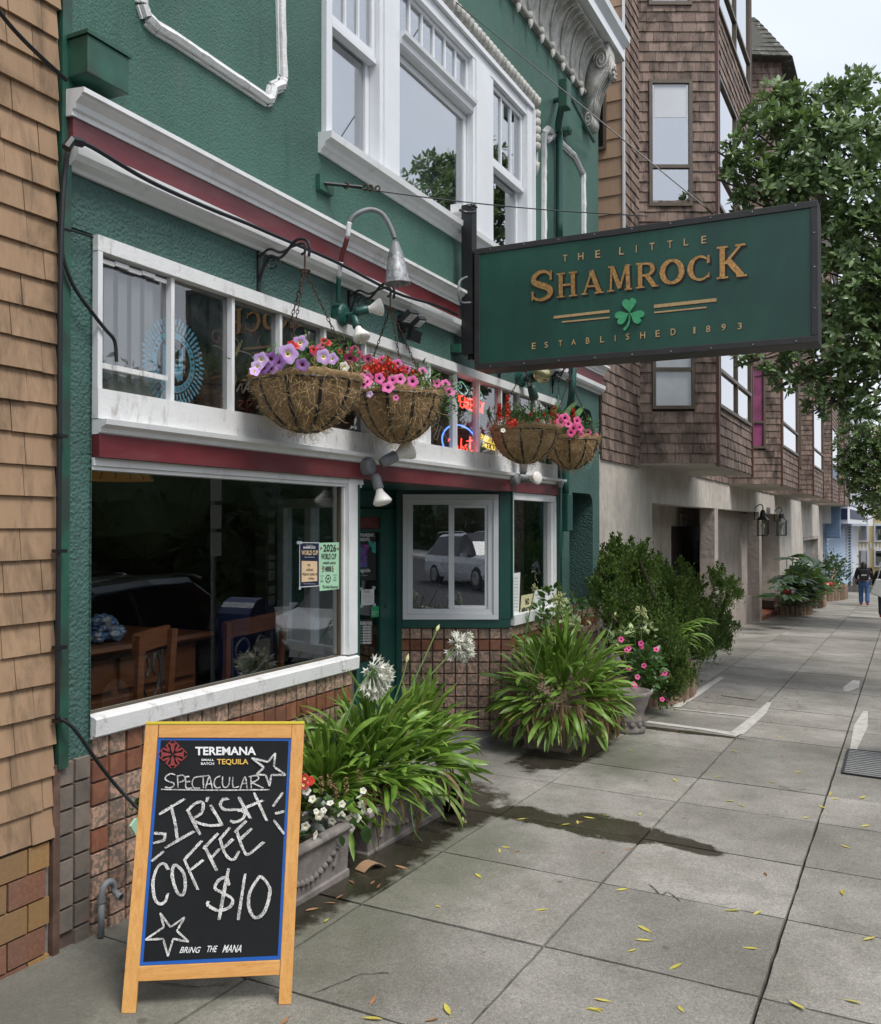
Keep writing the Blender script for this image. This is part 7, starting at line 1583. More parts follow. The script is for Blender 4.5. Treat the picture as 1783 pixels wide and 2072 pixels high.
for s_, x0, y0, x1, y1 in (('USA', 238, 460, 272, 486), ('v', 248, 496, 256, 504), ('AUSTRALIA', 222, 516, 306, 544), ('FRIDAY JUNE 19', 178, 568, 350, 606), ('12:00pm', 246, 620, 318, 650)): ytext(w1, s_, x0, y0, x1, y1, PY - .003, 'pblack', .02)
ytext(w1, '807 Lincoln Way, San Francisco', 192, 690, 334, 702, PY - .003, 'pwhite')
for c4 in ([(112, 226), (175, 226), (175, 190), (112, 190)], [(135, 765), (160, 762), (160, 735), (135, 738)]): sheet(w1, 'tape', c4, PY - .0035, 'slatw')
w2 = thing('watch_party_poster', 'mint green hand lettered 2026 world cup watch party poster', 'poster', YQ((500, 775), PY))
sheet(w2, 'paper', [(380, 780), (617, 755), (617, 203), (380, 210)], PY - .0005, 'pmint')
for s_, x0, y0, x1, y1, bo in (('2026', 425, 228, 578, 315, .02), ('WORLD CUP', 400, 335, 578, 405, .01), ('watch party', 420, 425, 574, 472, .01), ('HERE', 444, 488, 520, 548, .03), ('COLD', 393, 592, 426, 608, 0), ('&', 402, 625, 412, 640, 0), ('BEER', 393, 655, 426, 675, 0), ('KNOW', 540, 582, 586, 596, 0), ('THE', 550, 612, 576, 630, 0), ('GAME', 540, 642, 580, 660, 0), ('The little Shamrock', 415, 712, 600, 748, .01)): ytext(w2, s_, x0, y0, x1, y1, PY - .003, 'pblack', bo)
m = MB(); c_ = YQ((482, 635), PY - .003); ux = (YQ((514, 633), PY - .003) - c_); uz = (YQ((482, 585), PY - .003) - c_); P_ = lambda r, a: c_ + ux * r * math.cos(a) + uz * r * math.sin(a)
for k in range(24): a0, a1 = 6.283 * k / 24, 6.283 * (k + 1) / 24; m.add([P_(.9, a0), P_(.9, a1), P_(1, a1), P_(1, a0)], [(0, 1, 2, 3)])
m.add([P_(.3, 6.283 * k / 5 + 1.57) for k in range(5)], [tuple(range(5))])
for k in range(5): a0 = 6.283 * k / 5 + 1.57; m.add([P_(.62, a0 - .25), P_(.88, a0 - .3), P_(.88, a0 + .3), P_(.62, a0 + .25)], [(0, 1, 2, 3)])
m.build('football_print', MT['pblack'], w2)
for a, b_ in (((392, 258), (415, 273)), ((606, 262), (584, 278))): m = MB(); p, q = YQ(a, PY - .003), YQ(b_, PY - .003); m.add([p, q, (p + Vector((0, 0, -.02)))], [(0, 1, 2)]); m.build('arrow_print', MT['pred'], w2)
for x0, y0, x1, y1 in ((415, 485, 436, 505), (412, 515, 434, 518), (415, 552, 436, 535), (542, 485, 525, 505), (548, 515, 526, 518), (545, 550, 526, 532)): m = MB(); m.ribbon([YQ((x0, y0), PY - .003), YQ((x1, y1), PY - .003)], [.012, .003], (0, -1, 0)); m.build('ray_print', MT['pred'], w2)
DYP = DY + .016
w3 = thing('nightlife_poster', 'dark thursday nights poster with pink and teal picture on the door', 'poster', YQ((950, 640), DYP))
sheet(w3, 'print', [(848, 655), (1046, 652), (1046, 68), (848, 65)], DYP, 'pblack')
MT['nite'] = M('magenta and blue photograph print', (.20, .02, .16), .5, .9, 16, dirt=(.03, .12, .35), dirt_s=9, dirt_lo=.45, dirt_hi=.55); MT['teal'] = M('teal light print', (.03, .30, .26), .5, .7, 14)
sheet(w3, 'picture', [(852, 500), (958, 500), (958, 235), (852, 225)], DYP - .001, 'nite'); sheet(w3, 'picture', [(962, 330), (1044, 330), (1044, 200), (962, 190)], DYP - .001, 'teal')
m = MB(); m.add([YQ(c, DYP - .0015) for c in ((945, 500), (950, 300), (970, 250), (995, 255), (1005, 320), (1040, 340), (1042, 500))], [tuple(range(7))]); m.build('silhouette', MT['pblack'], w3)
ytext(w3, 'THURSDAY.', 856, 98, 1030, 138, DYP - .002, 'pwhite', .03); ytext(w3, 'NIGHTS.', 856, 150, 978, 190, DYP - .002, 'pwhite', .03); ytext(w3, 'nightlife', 854, 515, 980, 570, DYP - .002, 'pwhite', .01); ytext(w3, '6-10PM, 21+', 880, 590, 950, 604, DYP - .002, 'pwhite', 0)
w4 = thing('handwritten_note', 'white handwritten note taped at the corners on the door glass', 'note', YQ((945, 945), DYP))
sheet(w4, 'paper', [(872, 955), (1026, 940), (1026, 758), (872, 762)], DYP, 'ppaper'); ytext(w4, 'PLEASE', 902, 768, 972, 800, DYP - .001, 'pred', 0)
for y in (825, 850, 880, 905): ytext(w4, 'use the other door >' if y < 830 else 'to the patio thanks', 890, y, 1010, y + 16, DYP - .001, 'slatw', 0)
for x, y in ((858, 740), (1005, 725), (860, 940), (1010, 925)): sheet(w4, 'tape', [(x, y + 35), (x + 35, y + 35), (x + 35, y), (x, y)], DYP - .0015, 'slatw')
w5 = thing('green_sticker', 'small green sticker low on the door glass', 'sticker', YQ((1036, 1095), DYP)); sheet(w5, 'print', [(990, 1096), (1086, 1085), (1086, 956), (990, 962)], DYP, 'pgreen'); ytext(w5, 'Neighborhood', 1000, 1020, 1078, 1036, DYP - .001, 'pwhite'); ytext(w5, 'favorite', 1000, 1046, 1050, 1062, DYP - .001, 'pwhite')
w6 = thing('business_hours_sign', 'black and white business hours sign on the door glass', 'sign', YQ((930, 1420), DYP)); sheet(w6, 'panel', [(856, 1422), (975, 1400), (1004, 1360), (1004, 1104), (856, 1118)], DYP, 'pblack'); ytext(w6, 'BUSINESS HOURS', 862, 1140, 1000, 1180, DYP - .001, 'pwhite', .02)
for k in range(7):
    y = 1190 + k * 32; ytext(w6, ['SUN', 'MON', 'TUE', 'WED', 'THU', 'FRI', 'SAT'][k], 862, y + 6, 882, y + 18, DYP - .001, 'pwhite', .01)
    for x0 in (892, 946): sheet(w6, 'hour_box', [(x0, y + 25), (x0 + 46, y + 22), (x0 + 46, y), (x0, y + 3)], DYP - .001, 'ppaper'); ytext(w6, ('3 PM' if x0 < 900 else '2 AM'), x0 + 8, y + 6, x0 + 38, y + 19, DYP - .002, 'pblack', .02)
def YR(c, y): return onY(692.6 + c[0] * .17093, 961.3 + c[1] * .17093 - 0, y)
def YS(c, y): return onY(1037.2 + c[0] * .17093, 961.3 + c[1] * .17093, y)
w7 = thing('no_minors_sign', 'pale yellow no minors sign in the right shop window', 'sign', YS((170, 1635), .035)); sheet(w7, 'card', [(92, 1640), (250, 1612), (258, 1398), (105, 1428)], .036, 'pyellow', cv=YS); ytext(w7, 'NO', 152, 1462, 198, 1540, .034, 'pblack', .04, YS, -8); ytext(w7, 'MINORS', 108, 1570, 236, 1640, .034, 'pblack', .04, YS, -22)
w8 = thing('framed_notice', 'pale green notice beside the no minors sign', 'notice', YS((340, 1590), .035)); sheet(w8, 'paper', [(254, 1605), (420, 1560), (430, 1338), (252, 1368)], .036, 'ppaper', cv=YS)
for s_, y, x0, x1 in (('Please keep noise down', 1410, 272, 410), ('Thank you', 1450, 290, 390), ('for the neighbors', 1505, 280, 400), ('Thanks', 1568, 320, 350)): ytext(w8, s_, x0, y, x1, y + 24, .034, 'pblack', 0, YS, -14)
w9 = thing('tall_notice', 'tall pale printed notice at the left edge of right window', 'notice', YS((30, 1640), .035)); sheet(w9, 'paper', [(-30, 1670), (75, 1650), (92, 1152), (-25, 1168)], .036, 'ppaper', cv=YS)
for k, y in enumerate(range(1215, 1620, 38)): ytext(w9, ['OPENING SOON NOTICE', 'public notice of hearing', 'alcoholic beverages'][k % 3], 0, y, 66, y + 14, .034, 'pblack', 0, YS, -5)
w10 = thing('blue_round_sticker', 'small round blue sticker in the lower corner of bay window', 'sticker', Rp(.9, 1.05, .03)); c_ = onP(970, 1231, Vector((OC.x, OC.y, 0)), Vector((RN.x, RN.y, 0))) + Vector((RN.x, RN.y, 0)) * .002
m = MB(); m.lathe([(.030, 0), (.030, .002), (0, .002)], c_, (RN.x, RN.y, 0), 20); m.build('disc', M('sky blue print', (.06, .3, .62), .4), w10); m = MB(); m.lathe([(.024, 0), (.024, .003), (0, .003)], c_, (RN.x, RN.y, 0), 20); m.build('ring', MT['ppaper'], w10)
m = MB(); m.lathe([(.021, 0), (.021, .004), (0, .004)], c_, (RN.x, RN.y, 0), 20); m.build('disc', M('sky blue print two', (.06, .3, .62), .4), w10)
w11 = thing('sill_label', 'tiny white label on the right end of the long sill', 'label', onY(698, 1347, -.035)); m = MB(); m.prism([onY(694, 1356, -.0375), onY(701, 1354, -.0375), onY(701, 1343, -.0375), onY(694, 1345, -.0375)], (0, .002, 0)); m.build('label', MT['ppaper'], w11)

# ================================================================= NEON AND WINDOW DECAL
MT['nred'] = glow('lit red neon', (1, .05, .03), 5); MT['nblue'] = glow('lit blue neon', (.08, .22, 1), 3.2); MT['nyel'] = glow('lit yellow neon', (1, .75, .12), 1.4); MT['nmint'] = glow('lit pale green neon', (.35, .8, .65), .7); MT['noff'] = M('unlit pale neon tube', (.42, .42, .36), .25, .1); MT['noffr'] = M('unlit red neon tube', (.30, .09, .07), .25, .1); MT['noffy'] = M('unlit yellow neon tube', (.45, .40, .15), .25, .1)
NY = .09
def NQ(c, y=NY): return onY(860.2 + c[0] * .11351, 733.7 + c[1] * .11351, y)
def ntube(t, pts, mat, r=.005, cv=NQ, k=5, name='neon_tube', y=NY): m = MB(); m.tube(cr_pts([cv(p, y) for p in pts], k) if len(pts) > 2 else [cv(p, y) for p in pts], r, 6); m.build(name, MT[mat], t)
pb = thing('neon_sign', 'lit neon sign with red script inside a blue ring', 'neon sign', NQ((610, 1700)), 'neon beer signs in the high windows')
ntube(pb, [(610 + 305 * math.cos(a), 1415 + 300 * math.sin(a) + 50 * math.cos(a)) for a in [6.283 * k / 28 for k in range(29)]], 'nblue', .007, k=2)
for p in ([(410, 1400), (440, 1365), (480, 1360), (500, 1400), (480, 1440), (470, 1500), (465, 1560), (440, 1630)], [(500, 1440), (530, 1420), (540, 1480), (520, 1540)], [(545, 1490), (560, 1560), (580, 1580), (575, 1500)], [(580, 1480), (585, 1560), (605, 1620), (625, 1600), (640, 1500), (650, 1350)], [(650, 1470), (640, 1560), (665, 1612), (692, 1570), (680, 1500), (655, 1520)], [(745, 1460), (715, 1490), (745, 1540), (740, 1590), (700, 1590)], [(800, 1320), (800, 1480), (810, 1570), (845, 1580)], [(742, 1400), (790, 1395), (850, 1385)]): ntube(pb, p, 'nred', .0055)
ntube(pb, [(780, 1370), (790, 1290), (815, 1272)], 'noff', .004)
sp = thing('neon_sign', 'lit red neon lettering reading speakeasy under two mint glasses', 'neon sign', NQ((760, 900)), 'neon beer signs in the high windows')
def nstroke(t, glyph, x, y, w, h, mat, r=.005, skew=0, slope=0):
    G = {'S': [[(1, 0), (.3, .02), (.0, .22), (.3, .45), (.8, .55), (1, .78), (.7, 1), (0, 1)]], 'P': [[(0, 1), (0, 0), (.7, 0), (1, .25), (.7, .5), (.1, .52)]], 'E': [[(1, 0), (0, .03), (0, .48), (.75, .48)], [(0, .54), (0, .97), (1, 1)]], 'A': [[(0, 1), (.45, 0), (1, 1)], [(.22, .65), (.75, .65)]], 'K': [[(0, 0), (0, 1)], [(1, 0), (.1, .5), (1, 1)]], 'Y': [[(0, 0), (.5, .45), (1, 0)], [(.5, .45), (.5, 1)]],
         'L': [[(0, 0), (0, 1), (1, 1)]], 'U': [[(0, 0), (0, .8), (.5, 1), (1, .8), (1, 0)]], 'R': [[(0, 1), (0, 0), (.8, .05), (.9, .4), (.1, .5), (1, 1)]], 'O': [[(.5, 0), (0, .3), (0, .75), (.5, 1), (1, .75), (1, .3), (.5, 0)]], 'C': [[(1, .1), (.4, 0), (0, .4), (.1, .85), (.6, 1), (1, .9)]], 'B': [[(0, 1), (0, 0), (.8, .05), (.8, .4), (.1, .48), (.9, .55), (.9, .9), (0, 1)]], 'N': [[(0, 1), (0, 0), (1, 1), (1, 0)]], 'V': [[(0, 0), (.5, 1), (1, 0)]], 'I': [[(0, 0), (0, 1)]], 'T': [[(0, 0), (1, 0)], [(.5, 0), (.5, 1)]], 'W': [[(0, 0), (.25, 1), (.5, .3), (.75, 1), (1, 0)]]}[glyph]
    for st in G: ntube(t, [(x + u * w, y + v * h + slope * u * w) for u, v in st], mat, r, k=3)
for i, ch in enumerate('SPEAKEASY'): x = 505 + i * 62; nstroke(sp, ch, x, 555 + i * 19, 46, 195, 'nred', .0055, slope=.3)
for dx, dy in ((0, 0), (262, 95)):
    ntube(sp, [(565 + dx, 375 + dy), (655 + dx, 345 + dy), (760 + dx, 500 + dy), (690 + dx, 565 + dy), (600 + dx, 500 + dy), (565 + dx, 420 + dy)], 'nmint', .0045, k=3); ntube(sp, [(595 + dx, 400 + dy), (625 + dx, 465 + dy), (655 + dx, 440 + dy), (640 + dx, 390 + dy)], 'nmint', .0035, k=3)
pa = thing('neon_sign', 'lit yellow neon lettering ending in pale ale', 'neon sign', NQ((1120, 1560)), 'neon beer signs in the high windows')
for i, ch in enumerate('PURROCK'): nstroke(pa, ch, 1000 + i * 36, 1278 + i * 13, 26, 105, 'nyel', .004, slope=.35)
for i, ch in enumerate('PALEALE'): nstroke(pa, ch, 1035 + i * 33 + (10 if i > 3 else 0), 1432 + i * 9, 23, 75, 'nyel', .0035, slope=.3)
bw = thing('neon_sign', 'unlit pale neon script in the pane right of the vent', 'neon sign', NQ((280, 1300)), 'neon beer signs in the high windows')
for p in ([(210, 300), (260, 245), (320, 280), (345, 350)], [(445, 740), (380, 820), (370, 880), (430, 905)], [(120, 1000), (140, 1060), (170, 980), (185, 1050), (210, 980), (240, 1060), (260, 960)], [(130, 1130), (200, 1085), (240, 1100), (200, 1230), (160, 1330), (210, 1370), (250, 1250), (290, 1135), (350, 1280), (420, 1410), (460, 1450)]): ntube(bw, p, 'noff', .005)
av = thing('neon_sign', 'unlit red and yellow neon sign with antlered outline in second and third panes', 'neon sign', onY(470, 860, NY), 'neon beer signs in the high windows')
def NA(c, y=NY): return onY(101.2 + c[0] * .31215, 455.4 + c[1] * .31215, y)
for p in ([(1095, 690), (1060, 690), (1055, 740), (1085, 760), (1100, 720)], [(1110, 660), (1125, 720), (1150, 690)], [(1185, 625), (1200, 690)], [(1210, 640), (1220, 700), (1240, 640), (1250, 705)], [(1265, 640), (1270, 700)], [(1290, 640), (1300, 720), (1320, 640), (1330, 720)], [(1340, 780), (1360, 715), (1350, 760), (1375, 800)]): ntube(av, p, 'noffr', .005, NA)
for p in ([(1060, 780), (1110, 800), (1140, 830)], [(1200, 730), (1225, 770), (1200, 840)], [(1245, 745), (1230, 790), (1205, 850)], [(1195, 770), (1205, 800)]): ntube(av, p, 'noffy', .005, NA)
for p in ([(1130, 840), (1135, 950), (1150, 1060), (1140, 1000)], [(1195, 930), (1205, 1000), (1190, 1050)], [(1220, 815), (1290, 835), (1330, 880)], [(1210, 1080), (1240, 1030), (1250, 1090), (1290, 1010), (1285, 1080), (1330, 1060)]): ntube(av, p, 'noff', .005, NA)
for p in ([(1110, 1090), (1105, 1190)], [(1110, 1095), (1140, 1130), (1115, 1145), (1150, 1180), (1110, 1190)], [(1220, 1140), (1250, 1145), (1225, 1180), (1260, 1195)], [(1275, 1225), (1280, 1140), (1310, 1150), (1285, 1180), (1315, 1225)]): ntube(av, p, 'noffr', .006, NA)
m = MB(); text_quad(m, 'ANDERSON VALLEY', NA((1085, 1235), NY), NA((1330, 1265), NY), NA((1330, 1245), NY), NA((1085, 1215), NY)); m.build('lettering', MT['noff'], av)
# round blue brewery decal
nd = thing('brewery_decal', 'round blue brewery decal with feathery rim and letter n', 'decal', onY(350, 800, .02)); dc = onY(352, 733, .0285); r0 = .165
MT['decal'] = M('bright blue decal', (.22, .66, .90), .4, .15, 30)
m = MB(); DP = lambda r, a, l=0: dc + Vector((r * math.sin(a), -l, r * math.cos(a)))
for k in range(48): a0, a1 = 6.283 * k / 48, 6.283 * (k + 1) / 48; m.add([DP(r0 * .78, a0), DP(r0 * .78, a1), DP(r0, a1), DP(r0, a0)], [(0, 1, 2, 3)])
m.build('ring', MT['decal'], nd); m = MB()
for ring_, n_, r1_, r2_ in ((0, 46, 1.04, 1.22), (1, 50, 1.24, 1.42)):
    for k in range(n_): a0 = 6.283 * (k + .5 * ring_) / n_; w = .045; L = r2_ + R.uniform(-.04, .06); m.add([DP(r0 * r1_, a0 - w * .6), DP(r0 * (r1_ + .05), a0 - w), DP(r0 * L, a0 - w * .5), DP(r0 * (L + .04), a0), DP(r0 * L, a0 + w * .6), DP(r0 * r1_, a0 + w * .6)], [tuple(range(6))])
m.build('feather', MT['decal'], nd, kind='stuff'); m = MB()
for a, b_, w in (((-.42, -.5), (-.42, .5), .03), ((-.42, .5), (.3, -.55), .045), ((.32, -.55), (.32, .5), .03)): m.ribbon([dc + Vector((a[0] * r0, -.001 - w * .01, a[1] * r0)), dc + Vector((b_[0] * r0, -.001 - w * .01, b_[1] * r0))], w, (0, -1, 0))
m.build('letter', MT['decal'], nd); m = MB()
def ring_text(txt, a0, a1, r, h, mb):
    for i, ch in enumerate(txt):
        if ch == ' ': continue
        a = math.radians(a0 + (a1 - a0) * i / (len(txt) - 1)); up_ = 1 if a1 > a0 else -1; u = Vector((math.cos(a), 0, -math.sin(a))) * up_; v = Vector((math.sin(a), 0, math.cos(a))) * up_; c_ = dc + Vector((math.sin(a) * r, -.0015, math.cos(a) * r)); w = h * .62; text_quad(mb, ch, c_ - u * w / 2 - v * h / 2, c_ + u * w / 2 - v * h / 2, c_ + u * w / 2 + v * h / 2, c_ - u * w / 2 + v * h / 2, bold=.02)
ring_text('NINKASI BREWING', -75, 100, r0 * .89, r0 * .13, m); ring_text('EUGENE, OREGON', 255, 115, r0 * .89, r0 * .13, m); m.build('lettering', MT['pblack'], nd)

# ================================================================= TREES
MT['tleaf'] = leafmat('glossy evergreen tree leaf', (.09, .15, .05), (.20, .28, .12), .32, .5); MT['bark'] = M('grey brown tree bark', (.085, .07, .058), .9, .3, 14, .7, 40, .01)
def whorl_mesh(detail=True, L=.105, n=9):
    m = MB()
    for k in range(n):
        a = 6.283 * k / n + R.uniform(-.25, .25); e = R.uniform(-.1, .75) if k % 3 else R.uniform(.6, 1.1); d = Vector((math.cos(a) * math.cos(e), math.sin(a) * math.cos(e), math.sin(e)))
        if detail: leafy(m, d * .01, d, L * R.uniform(.7, 1.05), L * .40)
        else: s_ = d.cross(Vector((0, 0, 1))).normalized() * L * .17; l = L * R.uniform(.7, 1.05); m.add([d * .01, d * l * .35 + s_ * .8, d * l * .72 + s_, d * l, d * l * .72 - s_, d * l * .35 - s_ * .8], [tuple(range(6))])
    return m
WH = [whorl_mesh(True, .125).mesh('leaf_whorl', MT['tleaf'], True) for _ in range(4)]; WV = [whorl_mesh(False, .135, 9) for _ in range(6)]
def tree(name, label, trunk, crown_c, crown_r, nblob, per, nobj, extra=(), grp=None, sc=1.0, seed=1, maxpy=None, spread=.55):
    rr = random.Random(seed); t = thing(name, label, 'tree', trunk, grp); cc = Vector(crown_c); pts = []; blobs = []
    for _ in range(nblob):
        d = Vector((rr.gauss(0, 1), rr.gauss(0, 1), rr.gauss(0, 1))).normalized() * rr.uniform(.45, .95); blobs.append((cc + Vector((d.x * crown_r[0], d.y * crown_r[1], d.z * crown_r[2])), rr.uniform(.4, .75) * spread / .55 * sc ** .5))
    for (px, py, X, r_) in extra: blobs.append((onX(px, py, X), r_))
    for (c_, r_) in blobs:
        for _ in range(int(per * (r_ / .55) ** 2)):
            d = Vector((rr.gauss(0, 1), rr.gauss(0, 1), rr.gauss(.35, 1))).normalized(); p = c_ + d * r_ * rr.uniform(.65, 1.05); pts.append((p, (d + Vector((0, 0, .6)) + Vector((rr.gauss(0, .35), rr.gauss(0, .35), rr.gauss(0, .3)))).normalized()))
    pts.sort(key=lambda q: (q[0] - CAM).length); big = MB(); cnt = 0
    for i, (p, d) in enumerate(pts):
        v = p - CAM; z = v.dot(FW); px_ = 891.5 + FPX * v.dot(RT) / z if z > 0 else 1e9
        if cnt < nobj and px_ < 1800 and 150 < 1036 - FPX * v.dot(UP) / z < 1050: inst(rr.choice(WH), 'leaf_whorl', t, p, d.to_track_quat('Z', 'Y').to_euler(), sc * rr.uniform(.8, 1.15)); cnt += 1
        else:
            W_ = rr.choice(WV); q = d.to_track_quat('Z', 'Y').to_matrix() * (sc * rr.uniform(.8, 1.2)); big.add([p + q @ Vector(v_) for v_ in W_.v], W_.f)
    big.build('crown', MT['tleaf'], t, kind='stuff')
    m = MB(); tb = Vector(trunk); th = cc - Vector((0, 0, crown_r[2] * .6)); m.tube(cr_pts([tb, tb.lerp(th, .5) + Vector((.08, .05, 0)), th, cc]), [.17 * sc - .1 * sc * i / 19 for i in range(19)], 9); m.build('trunk', MT['bark'], t, smooth=True)
    for i, (c_, r_) in enumerate(blobs):
        if i % 2 == 0 or i >= nblob: m = MB(); s0_ = th.lerp(cc, rr.uniform(0, .9)); m.tube(cr_pts([s0_, s0_.lerp(c_, .5) + Vector((0, 0, rr.uniform(-.2, .1))), c_, c_ + (c_ - s0_).normalized() * r_ * .6]), [.05 * sc, .045 * sc] + [.03 * sc] * 20 if False else .012 * sc, 6); m.build('limb', MT['bark'], t)
    return t
EX = [(1545, 235, 12.6, .25), (1575, 215, 12.8, .3), (1610, 235, 13, .35), (1660, 225, 13, .4), (1700, 235, 13, .4), (1750, 215, 13, .45), (1550, 285, 12.6, .35), (1600, 300, 12.6, .5), (1660, 310, 12.6, .5), (1720, 320, 12.6, .5), (1770, 300, 12.6, .5), (1490, 300, 12.3, .16), (1472, 320, 12.3, .13), (1510, 330, 12.4, .22), (1485, 350, 12.3, .15), (1475, 372, 12.3, .14), (1530, 365, 12.4, .3), (1560, 390, 12.5, .35), (1610, 385, 12.5, .4), (1520, 405, 12.5, .2), (1500, 412, 12.5, .18), (1700, 400, 12.5, .5), (1760, 420, 12.5, .5), (1680, 470, 12.4, .35), (1740, 500, 12.4, .5), (1700, 560, 12.4, .4), (1760, 600, 12.4, .5), (1690, 640, 12.4, .3), (1730, 680, 12.4, .45), (1780, 700, 12.4, .4), (1680, 720, 12.4, .3), (1620, 730, 12.4, .22), (1570, 735, 12.4, .2), (1530, 730, 12.4, .18), (1550, 760, 12.3, .14), (1510, 735, 12.3, .13), (1600, 760, 12.4, .15), (1640, 770, 12.4, .2), (1588, 775, 12.3, .12), (1580, 782, 12.3, .10), (1690, 780, 12.5, .25), (1650, 830, 12.4, .14), (1672, 820, 12.4, .15), (1740, 770, 12.5, .3), (1770, 800, 12.5, .3), (1735, 840, 12.5, .17), (1720, 815, 12.5, .15), (1665, 825, 12.4, .1)]
tree('street_tree', 'large glossy leaved evergreen street tree crowding the pub sign from the right', (14.3, -4.35, gz(14.3, -4.35)), (14.4, -4.5, 5.6), (2.5, 2.0, 2.0), 44, 88, 290, EX, 'street trees along the kerb', 1.0, 3)
m = MB(); lt = [o for o in S.objects if o.name.startswith('street_tree')][0]
for P_ in ([(1790, 790), (1740, 800), (1710, 825), (1680, 800)], [(1783, 810), (1745, 835), (1730, 855)], [(1700, 790), (1650, 765), (1600, 770), (1575, 785)], [(1600, 400), (1560, 420), (1530, 385), (1500, 375)]): m = MB(); m.tube(cr_pts([onX(x, y, 12.6) for x, y in P_]), .018, 6); m.build('limb', MT['bark'], lt)
tree('street_tree', 'smaller round street tree farther along the kerb beyond the pub sign', (26.5, -4.4, gz(26.5, -4.4)), (26.5, -4.35, 4.0), (2.2, 2.0, 1.6), 34, 130, 120, [(1730, 900, 25, .5), (1760, 870, 25, .6), (1720, 940, 25, .4), (1745, 960, 25, .5), (1770, 990, 25, .5), (1765, 1025, 25, .35), (1715, 960, 25, .3), (1740, 1000, 25, .3), (1775, 930, 25, .6)], 'street trees along the kerb', .9, 8)
# park trees across the road (seen in the window reflections)
MT['park'] = leafmat('dark park foliage', (.02, .05, .012), (.06, .10, .03), .5, .5)
ORD = ['first', 'second', 'third', 'fourth', 'fifth', 'sixth', 'seventh', 'eighth', 'ninth', 'tenth', 'eleventh', 'twelfth', 'thirteenth', 'fourteenth', 'fifteenth', 'sixteenth', 'seventeenth', 'eighteenth', 'nineteenth', 'twentieth', 'twenty-first', 'twenty-second', 'twenty-third', 'twenty-fourth', 'twenty-fifth', 'twenty-sixth', 'twenty-seventh', 'twenty-eighth', 'twenty-ninth', 'thirtieth']
for k in range(24):
    x = -56 + k * 6.6 + R.uniform(-1, 1); y = -20 - R.uniform(0, 3); h = R.uniform(6.5, 8.5); rr = random.Random(k); t = thing('park_tree', ORD[k] + ' dense dark park tree along the road opposite, counting down the hill', 'tree', (x, y, gz(x, -17) - .2), 'park trees across the road')
    m = MB(); cen = Vector((x, y, h * .5)); bm = bmesh.new(); bmesh.ops.create_icosphere(bm, subdivisions=3, radius=1)
    for v in bm.verts: v.co *= 1 + .35 * mnoise.noise(v.co * 1.6 + Vector((k, 0, 0)))
    bm.verts.index_update(); m.add([Vector((v.co.x * 3.9, v.co.y * 2.8, v.co.z * h * .5)) + cen for v in bm.verts], [[v.index for v in f.verts] for f in bm.faces])
    nv = len(bm.verts)
    for _ in range(1500):
        v = m.v[rr.randrange(nv)]; leaf_bits(m, Vector(v), (.28, .28, .28), 1, .4, .17, .3)
    bm.free(); m.build('crown', MT['park'], t, kind='stuff'); m = MB(); m.tube([(x, y, gz(x, -17) - .5), (x, y, h * .4)], .25, 7); m.build('trunk', MT['bark'], t)

